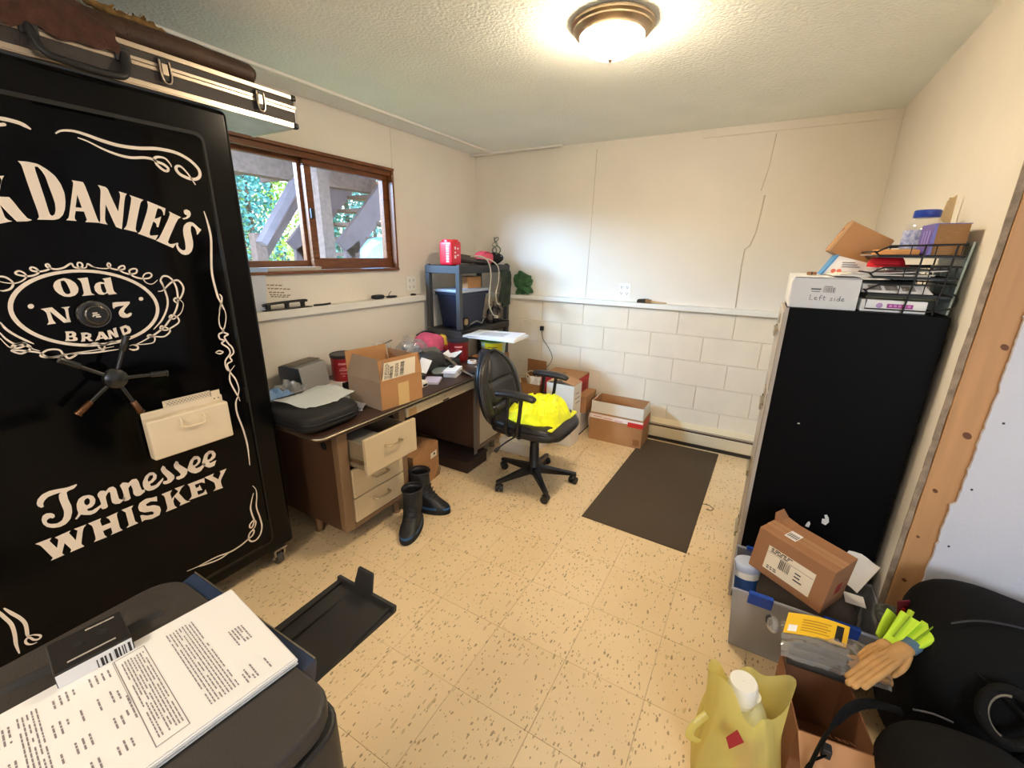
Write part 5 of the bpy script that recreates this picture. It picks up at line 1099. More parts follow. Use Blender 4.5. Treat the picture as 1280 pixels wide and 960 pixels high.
M_tote = mat('navy_plastic', S(24, 34, 58), rough=.4)
MB().hexa([(-2.36, 2.90, .892), (-2.15, 2.90, .892), (-2.15, 3.20, .892), (-2.36, 3.20, .892)], [(-2.38, 2.86, 1.19), (-2.12, 2.86, 1.19), (-2.12, 3.24, 1.19), (-2.38, 3.24, 1.19)]).build('tote_body', M_tote, bt2, bevel=.012)
box_('tote_rim', M_tote, (-2.39, 2.85, 1.165), (-2.11, 3.25, 1.19), bt2, bevel=.004)
box_('tote_lid', mat('pale_grey_lid', S(168, 176, 192), rough=.4), (-2.40, 2.84, 1.19), (-2.10, 3.26, 1.215), bt2, bevel=.008)
pc = box_('paper_carton', M_card, (-2.30, 3.02, 1.2155), (-2.17, 3.22, 1.31), bevel=.002); tag(pc, 'kraft carton on the grey lid of the blue tote', 'box')
bgk = thing('black_duffel', (-2.12, 2.90, .89), 'small black bag with tan patch squeezed on the middle shelf before the tote', 'bag')
MB().blob((-2.11, 2.885, .945), (.03, .055, .055), 22, 12, e=.7, amp=.015, freq=14, seed=9, flatz=.8915).build('bag_body', mat('black_cloth', (0, 0, 0)), bgk, smooth=180)
MB().blob((-2.075, 2.855, .96), (.012, .022, .026), 12, 8, e=.7).build('tan_patch', mat('tan_patch', S(150, 126, 90), rough=.8), bgk, smooth=180)
MB().tube(smoothpath([(-2.065, 2.90, .935), (-2.058, 2.98, .955), (-2.06, 3.06, .93), (-2.06, 3.10, .97)], 6), .006, 8).build('bag_loop', M_grey, bgk, smooth=60)
M_bottle = mat('dark_bottle', S(26, 24, 26), rough=.3)
for k, (y, hh, lbl) in enumerate(((3.30, .17, 'black spray bottle nearest the blue tote on the middle shelf'), (3.37, .19, 'black tall bottle with pale band in the middle of three on the middle shelf'), (3.45, .16, 'black bottle at the right post on the middle shelf'))):
    b = thing('bottle', (-2.13, y, .89), lbl, 'bottle', 'black bottles on the middle shelf')
    MB().lathe([(.026, 0), (.028, .004), (.028, hh*.62), (.022, hh*.72), (.011, hh*.78), (.011, hh*.86)], (-2.13, y, .8895), 20).build('bottle_body', M_bottle, b, smooth=40)
    MB().lathe([(.014, hh*.84), (.014, hh), (.010, hh*1.02)], (-2.13, y, .8895), 16).build('bottle_cap', mat('bottle_cap', S(120, 104, 90), rough=.4), b, smooth=40)
    MB().lathe([(.0285, hh*.2), (.0285, hh*.5)], (-2.13, y, .8895), 20, capa=False, capb=False).build('bottle_label', mat('bottle_label', S(96, 84, 74), rough=.6), b, smooth=60)
# tall carton carrying the green tub, right of the desk
tc = thing('tall_carton', (-1.86, 2.95, 0), 'tall brown carton behind the chair carrying the green tub', 'box')
box_('carton_body', M_card, (-1.99, 2.80, 0), (-1.79, 3.08, .70), tc, bevel=.004)
box_('tape', M_tape, (-1.99, 2.91, .7), (-1.79, 2.96, .7008), tc)
gt = thing('green_tub', (-1.84, 2.93, .70), 'green lidded tub with yellow label right of the dark red can', 'tub')
MB().lathe([(.086, 0), (.094, .006), (.105, .125), (.108, .130)], (-1.855, 2.93, .7015), 32).build('tub_body', mat('pale_green_tub', S(196, 210, 180), rough=.45), gt, smooth=40)
MB().lathe([(.108, .118), (.116, .122), (.116, .142), (.110, .146), (.001, .146)], (-1.855, 2.93, .7015), 32, capb=False).build('tub_lid', mat('leaf_green_lid', S(74, 128, 30), rough=.4), gt, smooth=40)
mb = MB(); k = 14
lab = lambda a, z, e=.0008: (-1.855+(.0945+.0115*z/.125+e)*math.cos(a), 2.93+(.0945+.0115*z/.125+e)*math.sin(a), .7015+z)
mb.add([lab(-1.75+1.5*i/k, z) for z in (.022, .112) for i in range(k+1)], [(i, i+1, k+2+i, k+1+i) for i in range(k)])
mb.build('yellow_label', mat('label_yellow', S(224, 206, 20), rough=.5), gt, recalc=False, smooth=60)
mb = MB()
for z, a0, a1 in ((.075, -1.5, -.7), (.06, -1.4, -.8), (.045, -1.5, -.75)): mb.add([lab(a0+(a1-a0)*i/4, zz_, .0016) for zz_ in (z, z+.008) for i in range(5)], [(i, i+1, 6+i, 5+i) for i in range(4)])
mb.build('label_text', mat('olive_ink', S(120, 104, 10), rough=.6), gt, recalc=False, kind='stuff')
stk = [(0, .018, -.08, .46, .29), (.019, .026, .03, .42, .28)]
for i, (z0, z1, rz, w, d) in enumerate(stk):
    p = thing('paper_pile', (-1.83, 2.93, .849+z0), ('lower thick white booklet on the green tub lid', 'upper white booklet with grey print on the green tub lid')[i], 'booklet', rz=.15+rz)
    box_('pages', M_paper, (-w/2, -d/2, 0), (w/2, d/2, z1-z0), p, bevel=.001)
    if i:
        for q in range(5): box_('print_line', M_ink, (-.12, -.08+q*.03, z1-z0), (.10-.02*(q % 2), -.07+q*.03, z1-z0+.0004), p)
wire = thing('hanging_wire', (-1.60, 3.40, .45), 'thin dark wire trailing down the block wall behind the chair', 'wire')
MB().tube(smoothpath([(-1.735, 3.585, .82), (-1.72, 3.585, .74), (-1.66, 3.59, .66), (-1.62, 3.59, .58), (-1.64, 3.585, .51), (-1.72, 3.58, .42), (-1.74, 3.57, .34)], 7), .0025, 6).build('wire_run', M_dark, wire, smooth=60)
MB().box((-1.75, 3.57, .82), (-1.72, 3.597, .86)).build('wire_plug', M_dark, wire, bevel=.003)
# ------------------------------------------------------------------ floor mat and baseboard heater
M_mat = mat('mat_brown', S(84, 70, 54), rough=.85, var=.18, vscale=14, stretch=(2, 30, 1), bump=.5, bscale=220)
fm = MB().hexa([(-.731, 2.150, .0002), (-.129, 2.122, .0002), (-.098, 3.505, .0002), (-.690, 3.505, .0002)], [(-.728, 2.153, .007), (-.132, 2.126, .007), (-.101, 3.502, .007), (-.687, 3.502, .007)]).build('floor_mat', M_mat)
tag(fm, 'long dark brown ribbed mat on the tiled floor before the heater', 'mat')
cw_ = MB().tube(smoothpath([(-.13, 2.66, .0085), (-.085, 2.68, .004), (-.055, 2.655, .003), (-.06, 2.625, .003), (-.09, 2.625, .003)], 6), .002, 6).build('curled_wire', M_gear, smooth=60)
tag(cw_, 'small curled dark wire on the floor at the right edge of the mat', 'wire')
ht = thing('baseboard_heater', (-.5, 3.57, 0), 'cream baseboard heater along the foot of the block wall', 'heater')
M_heat = mat('heater_cream', S(222, 206, 172), rough=.45)
M_fin = mat('heater_slot_and_shade', S(40, 32, 26), rough=.6)
HX0, HX1 = -2.3, .545
MB().prism([Vector((HX0, 3.600, .03)), Vector((HX0, 3.600, .165)), Vector((HX0, 3.592, .165)), Vector((HX0, 3.592, .03))], (0, 0, 0), (HX1-HX0, 0, 0)).build('back_plate', M_heat, ht)
MB().prism([Vector((HX0, 3.540, .032)), Vector((HX0, 3.535, .038)), Vector((HX0, 3.532, .122)), Vector((HX0, 3.538, .126)), Vector((HX0, 3.545, .122)), Vector((HX0, 3.545, .032))], (0, 0, 0), (HX1-HX0, 0, 0)).build('front_panel', M_heat, ht)
MB().prism([Vector((HX0, 3.536, .146)), Vector((HX0, 3.536, .150)), Vector((HX0, 3.592, .182)), Vector((HX0, 3.600, .182)), Vector((HX0, 3.600, .176)), Vector((HX0, 3.592, .174))], (0, 0, 0), (HX1-HX0, 0, 0)).build('top_damper', M_heat, ht)
MB().box((HX0, 3.546, .04), (HX1, 3.592, .145)).build('fin_tube', M_fin, ht)
MB().box((HX0, 3.540, .002), (HX1, 3.60, .03)).build('shadow_gap', M_fin, ht)
MB().box((HX0, 3.5365, .134), (HX1, 3.546, .146)).build('slot_lip', mat('slot_lip_brown', S(120, 96, 80), rough=.5), ht)
MB().box((HX0, 3.5375, .147), (HX1, 3.5985, .153)).build('shadow_line', M_fin, ht)  # dark strip standing for the shadow line above the brown lip

# ------------------------------------------------------------------ office chair with a hi-vis garment
M_leath = mat('black_chair_leather', S(34, 30, 29), rough=.38, bump=.12, bscale=260, spec=.5)
M_cplas = mat('black_chair_plastic', S(22, 21, 22), rough=.42)
CX, CY = -1.17, 2.37
ch = thing('office_chair', (CX, CY, 0), 'black leather office chair with armrests, turned to the right of the desk', 'chair')
hubm = MB().lathe([(.045, .07), (.048, .085), (.045, .125), (.034, .14), (.030, .30), (.026, .302), (.026, .40), (.020, .40)], (CX, CY, 0), 24).build('gas_column', M_cplas, ch, smooth=40)
for a in (25, 97, 169, 241, 313):
    a = math.radians(a); d = Vector((math.cos(a), math.sin(a), 0)); w = Vector((-d.y, d.x, 0))
    c0 = Vector((CX, CY, 0))
    mb = MB()
    p0, p1, p2 = c0+d*.03, c0+d*.20, c0+d*.292
    mb.hexa([p0-w*.026+Vector((0, 0, .075)), p1-w*.018+Vector((0, 0, .066)), p1+w*.018+Vector((0, 0, .066)), p0+w*.026+Vector((0, 0, .075))], [p0-w*.022+Vector((0, 0, .128)), p1-w*.015+Vector((0, 0, .098)), p1+w*.015+Vector((0, 0, .098)), p0+w*.022+Vector((0, 0, .128))])
    mb.hexa([p1-w*.018+Vector((0, 0, .066)), p2-w*.016+Vector((0, 0, .062)), p2+w*.016+Vector((0, 0, .062)), p1+w*.018+Vector((0, 0, .066))], [p1-w*.015+Vector((0, 0, .098)), p2-w*.013+Vector((0, 0, .082)), p2+w*.013+Vector((0, 0, .082)), p1+w*.015+Vector((0, 0, .098))])
    arm = mb.build('base_arm', M_cplas, ch, bevel=.005)
    cc_ = c0+d*.272; t_ = (w*.8+d*.6).normalized()
    cs = MB()
    n_ = Vector((0, 0, 1)).cross(t_)
    cs.cyl(cc_-n_*.024+Vector((0, 0, .026)), cc_-n_*.006+Vector((0, 0, .026)), .026, n=18).cyl(cc_+n_*.006+Vector((0, 0, .026)), cc_+n_*.024+Vector((0, 0, .026)), .026, n=18)
    cs.build('caster_wheel', M_cplas, arm, smooth=40)
    MB().cyl(cc_+Vector((0, 0, .03)), cc_+Vector((0, 0, .07)), .010, n=10).blob(cc_+Vector((0, 0, .044)), (.022, .022, .014), 14, 8).build('caster_stem', M_cplas, arm, smooth=50)
MB().box((CX-.10, CY-.07, .385), (CX+.09, CY+.07, .425)).build('seat_mechanism', M_cplas, ch, bevel=.01)
MB().cyl((CX+.14, CY-.02, .355), (CX+.14, CY-.02, .42), .032, .036, 18).build('tension_knob', M_cplas, ch, smooth=40)
MB().tube(smoothpath([(CX-.02, CY-.06, .40), (CX-.06, CY-.22, .385), (CX-.10, CY-.28, .35), (CX-.12, CY-.31, .32)], 5), [.005]*11+[.008, .011, .012, .012, .010], 8).build('tilt_lever', M_cplas, ch, smooth=60)
# seat pad
def seatf(e, r, c, name, m, par, **k): return rbox(MB(), c, r, e=e, n=44, m=18, **k).build(name, m, par, smooth=180)
seat = seatf(.45, (.245, .250, .030), (CX+.005, CY, .437), 'seat_shell', M_cplas, ch)
cu = seatf(.48, (.240, .245, .042), (CX+.008, CY, .462), 'seat_cushion', M_leath, ch)
for v in cu.data.vertices:
    if v.co.x > .17: v.co.z -= (v.co.x-.17)*.45
pts = [(CX+.008+.243*math.copysign(abs(math.cos(2*PI*i/48))**.48, math.cos(2*PI*i/48)), CY+.248*math.copysign(abs(math.sin(2*PI*i/48))**.48, math.sin(2*PI*i/48)), .455) for i in range(48)]
pts = [(x, y, z-max(0, x-CX-.17)*.4) for x, y, z in pts]
MB().tube(pts, .005, 6, closed=True).build('seat_piping', M_leath, ch, smooth=60)
# backrest: padded, three cushions, leaning slightly
def hw(s): return [.165, .205, .228, .240, .244, .242, .236, .224, .204, .170, .115, .03][min(11, int(s*11))]*(1-(s*11-int(s*11)))+[.165, .205, .228, .240, .244, .242, .236, .224, .204, .170, .115, .03, .03][min(12, int(s*11)+1)]*(s*11-int(s*11))
BX = CX-.255
def backf(u, v, inset=1.0, off=0.0, puff=True):
    s = v; z = .415+.468*s; w = hw(s)*inset; y = (u-.5)*2*w
    x = BX-.10*s-.03*s*s+.055*(abs(u-.5)*2)**2*.9
    if puff:
        a = abs(u-.5)*2; g = 0
        for lim in (.30, .60): g = max(g, math.exp(-((s-lim)/.022)**2))
        sidegroove = math.exp(-((a-.66)/.05)**2)
        x += .060*(1-a**4)*(1-(2*s-1)**8)-.024*g*(1 if a < .66 else 0)-.022*sidegroove
    return Vector((x+off, CY+y, z))
NU, NV = 44, 44
mb = MB(); fr = [backf(i/NU, j/NV) for j in range(NV+1) for i in range(NU+1)]; bk = [backf(i/NU, j/NV, puff=False, off=-.045+.03*(abs(i/NU-.5)*2)**4) for j in range(NV+1) for i in range(NU+1)]
k = len(fr); W_n = NU+1
fs = [(j*W_n+i, j*W_n+i+1, (j+1)*W_n+i+1, (j+1)*W_n+i) for j in range(NV) for i in range(NU)]
fs += [tuple(q+k for q in f[::-1]) for f in fs]
bdr = [i for i in range(NU)]+[NU+j*W_n for j in range(NV)]+[NV*W_n+NU-i for i in range(NU)]+[(NV-j)*W_n for j in range(NV)]
for a in range(len(bdr)):
    p, q = bdr[a], bdr[(a+1) % len(bdr)]; fs.append((q, p, p+k, q+k))
mb.add(fr+bk, fs).build('backrest', M_leath, ch, smooth=70)
shell = [backf(.02+.96*i/20, .02+.96*j/20, puff=False, off=-.052) for j in range(21) for i in range(21)]
MB().grid(lambda u, v: backf(.03+.94*u, .03+.94*v, puff=False, off=-.050+.02*(abs(u-.5)*2)**4), 20, 20, thick=Vector((-.012, 0, 0))).build('back_shell', M_cplas, ch, smooth=60)
rimp = [backf(0, j/30, puff=False, off=-.01) for j in range(31)]+[backf(1, 1-j/30, puff=False, off=-.01) for j in range(31)]
MB().tube(rimp, .009, 8, closed=True).build('back_piping', M_leath, ch, smooth=60)
MB().tube(smoothpath([(CX-.06, CY, .405), (CX-.22, CY, .395), (CX-.30, CY, .43), (CX-.325, CY, .55), (CX-.345, CY, .64)], 6), .016, 8, flat=2.2, up=(0, 1, 0)).build('back_bracket', M_cplas, ch, smooth=60)
# armrests
for s, x0 in ((-1, -.01), (1, -.03)):
    y = CY+s*.268
    pad = MB().tube(smoothpath([(CX+x0-.125, y, .690), (CX+x0-.10, y, .697), (CX+x0, y, .703), (CX+x0+.10, y, .697), (CX+x0+.135, y, .685)], 5), [.020, .029, .034, .036, .037, .037, .038, .038, .038, .038, .038, .038, .038, .037, .036, .035, .034, .032, .030, .026, .016], 14, flat=.55, up=(0, 0, 1)).build('arm_pad', M_leath, ch, smooth=60)
    for dx in (-.045, .045):
        MB().tube(smoothpath([(CX+x0+dx, y, .68), (CX+x0+dx*.95-.01, y, .56), (CX+x0+dx*.85-.02, y-s*.004, .46), (CX+x0+dx*.8-.02, y-s*.03, .42), (CX+x0+dx*.8-.02, y-s*.09, .41)], 5), .0115, 8, flat=1.2, up=(0, 1, 0)).build('arm_post', M_cplas, ch, smooth=60)
M_hiviz = mat('hi_vis_yellow', S(236, 240, 12), rough=.8, var=.06, vscale=12, sheen=.2)
def gar(u, v):
    a = (u-.5)*2; b = (v-.5)*2; r = min(1, (abs(a)**3+abs(b)**3)**(1/3))
    px, py = -1.155+.195*a, 2.375+.208*b
    q = Vector((px*11+py*4, py*8-px*5, 0)); warp = Vector((noise.noise(q*.6), noise.noise(q*.6+Vector((5, 2, 0))), 0))*.45
    f1 = 1-abs(noise.noise(q*1.1+warp)); f2 = 1-abs(noise.noise(q*2.6+warp*1.5+Vector((3, 9, 1))))
    dome_ = (1-r**5); tilt = .38+.62*(.5+.42*b+.28*a)
    z = .500+dome_*(.080*tilt+.062*f1**2+.022*f2**2-.03)+.004*f2
    z -= (r**6)*.012
    return Vector((px+.015*noise.noise(q+Vector((0, 0, 4))), py+.015*noise.noise(q+Vector((0, 0, 8))), z))
gm = MB().grid(gar, 110, 110, thick=Vector((0, 0, -.006))).build('hi_vis_shirt', M_hiviz, smooth=180); tag(gm, 'crumpled fluorescent yellow shirt lying on the office chair seat', 'shirt')
M_cuff = mat('hi_vis_yellow', (0, 0, 0))

# ------------------------------------------------------------------ boxes by the back wall
M_whitec = mat('white_carton', S(226, 216, 198), rough=.7)
M_redc = mat('red_carton', S(158, 26, 30), rough=.5)
wbx = thing('white_carton', (-1.27, 3.42, 0), 'white carton at the bottom of the stack by the back wall', 'box')
box_('carton_body', M_whitec, (-1.36, 3.285, .001), (-1.192, 3.525, .165), wbx, bevel=.003)
box_('carton_lid', M_whitec, (-1.364, 3.281, .150), (-1.188, 3.529, .205), wbx, bevel=.003)
for i in range(2): box_('print_band', M_ink, (-1.34, 3.2845, .03+i*.02), (-1.25, 3.285, .036+i*.02), wbx)
box_('dark_base', M_fin, (-1.362, 3.28, 0), (-1.19, 3.528, .012), wbx)
kb = thing('red_fronted_carton', (-1.26, 3.42, .205), 'kraft carton with dark red front in the middle of the stack by the wall', 'box')
box_('carton_body', M_card, (-1.37, 3.285, .206), (-1.150, 3.528, .352), kb, bevel=.003)
box_('red_front', M_redc, (-1.37, 3.282, .208), (-1.192, 3.2848, .350), kb)
box_('carton_lid', M_card, (-1.372, 3.281, .340), (-1.148, 3.530, .358), kb, bevel=.002)
rb = thing('red_sided_carton', (-1.38, 3.38, .36), 'brown topped carton with red printed side on top of the stack by the wall', 'box')
box_('carton_body', M_redc, (-1.545, 3.215, .3585), (-1.225, 3.528, .500), rb, bevel=.003)
box_('carton_top', M_card, (-1.547, 3.213, .500), (-1.223, 3.530, .506), rb, bevel=.001)
box_('red_lid_lip', mat('bright_red_carton', S(186, 34, 36), rough=.5), (-1.2248, 3.215, .455), (-1.2222, 3.528, .498), rb)
for i in range(2): box_('side_print', mat('dark_red_ink', S(112, 14, 20), rough=.6), (-1.2246, 3.27, .385+i*.028), (-1.2242, 3.48, .397+i*.028), rb)
box_('top_patch', mat('worn_card', S(150, 106, 66), rough=.9), (-1.42, 3.36, .5062), (-1.38, 3.40, .5068), rb)
ob = carton('white_open_carton', (-1.275, 3.09, 0), 0, .235, .17, .52, 'tall white carton with kraft top flap between the chair and the stacked boxes', m=M_whitec)
flap(ob, ((.1175, -.085, .52), (.1175, .085, .52)), .17, .11, -1.35, m=M_card); flap(ob, ((-.1175, .085, .52), (-.1175, -.085, .52)), .17, .11, -1.30, m=M_card)
mb = MB()
for i, (z, y0, y1) in enumerate(((.44, -.04, .03), (.40, -.05, .05), (.36, -.03, .05), (.28, -.05, .02))): mb.box((.1176, y0, z), (.118, y1, z+.007))
mb.build('side_print', M_ink, ob, kind='stuff')
sg = thing('shopping_bag', (-1.70, 3.30, 0), 'kraft paper shopping bag with twisted handles behind the office chair', 'bag')
MB().hexa([(-1.84, 3.22, 0), (-1.57, 3.22, 0), (-1.57, 3.38, 0), (-1.84, 3.38, 0)], [(-1.83, 3.25, .40), (-1.57, 3.25, .40), (-1.57, 3.36, .40), (-1.83, 3.36, .40)])
for nm, q in (('bag_front', ((-1.84, 3.22), (-1.57, 3.22))), ('bag_back', ((-1.84, 3.38), (-1.57, 3.38)))):
    y = q[0][1]; MB().hexa([(-1.84, y, 0), (-1.57, y, 0), (-1.57, y+.003, 0), (-1.84, y+.003, 0)], [(-1.84, y+(.01 if y < 3.3 else -.01), .40), (-1.57, y+(.01 if y < 3.3 else -.01), .40), (-1.57, y+(.013 if y < 3.3 else -.007), .40), (-1.84, y+(.013 if y < 3.3 else -.007), .40)]).build(nm, M_card, sg)
for x in (-1.84, -1.573): box_('bag_side', M_card, (x, 3.23, 0), (x+.003, 3.375, .40), sg)
box_('bag_bottom', M_card, (-1.838, 3.223, 0), (-1.572, 3.38, .004), sg)
for y in (3.245, 3.365): MB().tube(smoothpath([(-1.76, y, .38), (-1.77, y, .44), (-1.74, y, .475), (-1.70, y, .48), (-1.67, y, .45), (-1.675, y, .38)], 5), .006, 8).build('bag_handle', mat('cream_cord', S(222, 204, 168), rough=.8), sg, smooth=60)
crumple('tissue', M_paper, (-1.64, 3.30, .40), (.08, .05, .05), 3, '', '', n=22, amp=.03, freq=18, parent=sg)
cf = MB().hexa([(-1.85, 3.528, .0), (-1.62, 3.528, .0), (-1.62, 3.534, .0), (-1.85, 3.534, .0)], [(-1.83, 3.500, .555), (-1.64, 3.505, .550), (-1.64, 3.510, .550), (-1.83, 3.505, .555)]).build('cardboard_sheet', M_cardi); tag(cf, 'brown cardboard sheet standing behind the paper shopping bag', 'cardboard')
fb = thing('flat_white_carton', (-1.49, 2.79, 0), 'low cream carton on the floor behind the office chair', 'box')
box_('carton_body', M_whitec, (-1.62, 2.66, 0), (-1.345, 2.955, .085), fb, bevel=.003)
box_('carton_lid', M_whitec, (-1.624, 2.656, .070), (-1.341, 2.959, .105), fb, bevel=.003)
gb = carton('open_carton', (-.879, 3.392, 0), 0, .442, .25, .245, 'open brown carton with red and white tape at the mat corner', cat='box')
M_ctape = mat('white_red_tape', S(244, 224, 212), rough=.35)
M_rtape = mat('red_tape', S(206, 42, 34), rough=.4)
for nm, m, lo, hi in (('white_tape', M_ctape, (-.223, -.1262, .195), (.223, -.125, .232)), ('red_tape', M_rtape, (.10, -.1266, .175), (.223, -.1262, .215)), ('red_tape', M_rtape, (.221, -.1266, .175), (.2225, .10, .225)), ('red_tape', M_rtape, (-.2225, -.10, .17), (-.221, .06, .225)), ('printed_mark', M_cardi, (.155, -.1256, .02), (.205, -.1251, .075))):
    box_(nm, m, lo, hi, gb)
MB().tube(smoothpath([(-.222, -.10, .215), (-.238, -.09, .19), (-.245, -.08, .14), (-.232, -.09, .09)], 5), .018, 6, flat=.12).build('loose_tape', M_ctape, gb, smooth=60)
for s in (0, 1, 2): box_('tape_streak', M_rtape, (-.19+.09*s, -.1268, .210-.004*s), (-.12+.09*s, -.1262, .214-.004*s), gb)
gw = carton('white_inner_carton', (-.879, 3.392, .006), 0, .430, .238, .335, 'white walled kraft box telescoped inside the red taped carton', m=M_whitec, t_=.005)
for nm, lo, hi in (('kraft_lining', (-.2098, -.1138, .006), (.2098, -.112, .335)), ('kraft_lining', (-.2098, .112, .006), (.2098, .1138, .335)), ('kraft_lining', (-.2098, -.112, .006), (-.208, .112, .335)), ('kraft_lining', (.208, -.112, .006), (.2098, .112, .335)), ('contents', (-.207, -.111, .006), (.207, .111, .24))):
    box_(nm, M_card if nm != 'contents' else M_cardi, lo, hi, gw)
# ------------------------------------------------------------------ file cabinet and what is on it
M_cab = mat('cabinet_black', S(7, 7, 9), rough=.5, bump=.08, bscale=300, spec=.08)
M_cabf = mat('cabinet_face', S(176, 166, 156), rough=.35)
fc = thing('file_cabinet', (.31, 2.10, 0), 'tall black steel file cabinet standing against the right wall', 'cabinet')
KX0, KX1, KY0, KY1, KH = .082, .534, 1.88, 2.31, 1.337
box_('cabinet_body', M_cab, (KX0+.012, KY0, .03), (KX1, KY1, KH), fc, bevel=.004)
box_('plinth', M_cab, (KX0+.03, KY0+.02, 0), (KX1-.02, KY1-.02, .03), fc)
for k in range(4):
    z0 = .05+k*.320
    d = box_('drawer', M_cabf, (KX0-.004, KY0+.012, z0), (KX0+.0118, KY1-.012, z0+.308), fc, bevel=.003)
    MB().box((KX0-.010, 2.03, z0+.215), (KX0-.004, 2.16, z0+.222)).box((KX0-.018, 2.03, z0+.195), (KX0-.010, 2.16, z0+.222)).build('drawer_handle', M_steel, d, bevel=.002)
    MB().box((KX0-.008, 2.05, z0+.245), (KX0-.004, 2.14, z0+.285)).build('label_frame', M_handle, d, bevel=.001)
    box_('thumb_latch', M_dark, (KX0-.009, 2.175, z0+.200), (KX0-.004, 2.195, z0+.222), d)
box_('face_edge', M_cabf, (KX0, KY0+.0005, .03), (KX0+.0118, KY0+.012, KH-.003), fc)
M_torn = mat('torn_sticker', S(226, 224, 218), rough=.8)
for q, (x, z, pts) in enumerate(((.357, .527, [(-.010, -.018), (.004, -.022), (.012, -.006), (.008, .012), (.000, .024), (-.008, .020), (-.002, .004), (-.012, .002)]), (.306, .490, [(-.008, -.012), (.005, -.014), (.007, .004), (.002, .014), (-.004, .006)]), (.20, .902, [(-.004, -.002), (.004, -.002), (.003, .002), (-.003, .002)]))):
    MB().prism([Vector((x+a, KY0-.0001, z+b)) for a, b in pts], (0, -.0004, 0), (0, 0, 0)).build('torn_sticker', M_torn, fc)
CT = KH
def lathe_thing(): pass
# long white carton, end towards the camera
M_wmail = mat('white_mailer', S(214, 214, 214), rough=.55)
lc = thing('long_white_carton', (.185, 2.08, CT), 'white carton with handwriting on its end, front left on the file cabinet', 'box')
for nm, lo, hi in (('end_panel', (.088, 1.895, CT+.001), (.288, 1.899, CT+.108)), ('end_panel', (.088, 2.266, CT+.001), (.288, 2.27, CT+.108)), ('side_panel', (.088, 1.899, CT+.001), (.092, 2.266, CT+.108)), ('side_panel', (.284, 1.899, CT+.001), (.288, 2.266, CT+.108)), ('bottom_panel', (.092, 1.899, CT+.001), (.284, 2.266, CT+.005))):
    box_(nm, M_wmail, lo, hi, lc)
MB().hexa([(.088, 1.895, CT+.106), (.288, 1.895, CT+.106), (.288, 2.27, CT+.108), (.088, 2.27, CT+.108)], [(.088, 1.895, CT+.110), (.288, 1.895, CT+.110), (.288, 2.27, CT+.112), (.088, 2.27, CT+.112)]).build('lid', M_wmail, lc)
MB().tube([(.090, 1.897, CT+.004), (.086, 1.896, CT+.03), (.0865, 1.896, CT+.09), (.092, 1.897, CT+.108)], .004, 8).build('edge_fold', M_paper, lc, smooth=60)
MB().lathe([(.030, 0), (.030, .0006)], (.0878, 1.97, CT+.055), 24, axis=(-1, 0, 0)).build('blue_mark', mat('blue_ink', S(40, 84, 140), rough=.6), lc)
barcode(lc, Matrix.Translation((.185, 1.8945, CT+.058)) @ Matrix.Rotation(PI/2, 4, 'X'), .034, .018, 4, m=mat('grey_bar', S(96, 96, 100), rough=.7))
mb = MB()
mb.box((.148, 1.8942, CT+.066), (.178, 1.8946, CT+.071)).box((.150, 1.8942, CT+.059), (.176, 1.8946, CT+.0615)).box((.186, 1.8942, CT+.078), (.210, 1.8946, CT+.080))
mb.build('end_print', mat('grey_bar', (0, 0, 0)), lc, kind='stuff')
# handwriting: Left side
M_pen = mat('pen_ink', S(84, 84, 96), rough=.7)
hx, hz, hs = .150, CT+.030, .017
strokes = [[(0, 1.15), (0, 0), (.55, .05)], [(.8, .35), (1.25, .4), (1.15, .65), (.85, .6), (.8, .25), (1.05, 0), (1.35, .12)], [(1.75, 0), (1.75, .9), (1.95, 1.15), (2.15, 1.0)], [(1.55, .55), (2.1, .6)], [(2.45, 1.0), (2.45, .1), (2.7, .05)], [(2.2, .65), (2.75, .7)],
           [(3.95, .6), (3.6, .55), (3.7, .3), (3.95, .2), (3.7, 0), (3.5, .08)], [(4.3, .55), (4.3, 0)], [(4.3, .85), (4.32, .9)], [(5.1, .5), (4.75, .5), (4.65, .15), (4.9, 0), (5.1, .25), (5.15, 1.1), (5.15, 0)], [(5.45, .3), (5.85, .35), (5.8, .58), (5.5, .52), (5.45, .2), (5.65, 0), (5.95, .1)]]
for i, s in enumerate(strokes):
    MB().tube([(hx+a*hs, 1.8945, hz+b*hs*.95) for a, b in s], .0009, 5).build('pen_stroke', M_pen, lc)
# blue white booklet under the tilted kraft box
bk_ = thing('medical_carton', (.27, 2.16, CT+.112), 'flat white box with blue edge and red print under the tilted kraft carton', 'box')
MB().hexa([(.185, 2.10, CT+.113), (.36, 2.10, CT+.113), (.36, 2.24, CT+.113), (.185, 2.24, CT+.113)], [(.225, 2.10, CT+.185), (.36, 2.10, CT+.150), (.36, 2.24, CT+.150), (.225, 2.24, CT+.185)]).build('box_body', mat('white_box', S(238, 236, 232), rough=.5), bk_)
MB().hexa([(.183, 2.098, CT+.113), (.190, 2.098, CT+.113), (.190, 2.24, CT+.113), (.183, 2.24, CT+.113)], [(.223, 2.098, CT+.187), (.231, 2.098, CT+.187), (.231, 2.24, CT+.187), (.223, 2.24, CT+.187)]).build('blue_edge', mat('sky_blue_print', S(70, 140, 196), rough=.5), bk_)
for x in (.222, .240): MB().lathe([(.008, 0), (.008, .0008)], (x, 2.0998, CT+.128), 14, axis=(0, -1, 0)).build('red_mark', mat('salmon_print', S(226, 120, 96), rough=.6), bk_)
for q in range(3): box_('print_line', M_ink, (.245, 2.0985, CT+.142+q*.008), (.30-.008*q, 2.0995, CT+.145+q*.008), bk_)
MB().box((.245, 2.0, CT+.113), (.30, 2.05, CT+.123)).build('black_strip', M_black, bk_)
tk = Matrix.Translation((.293, 2.20, CT+.222)) @ Matrix.Rotation(math.radians(27), 4, 'Y')
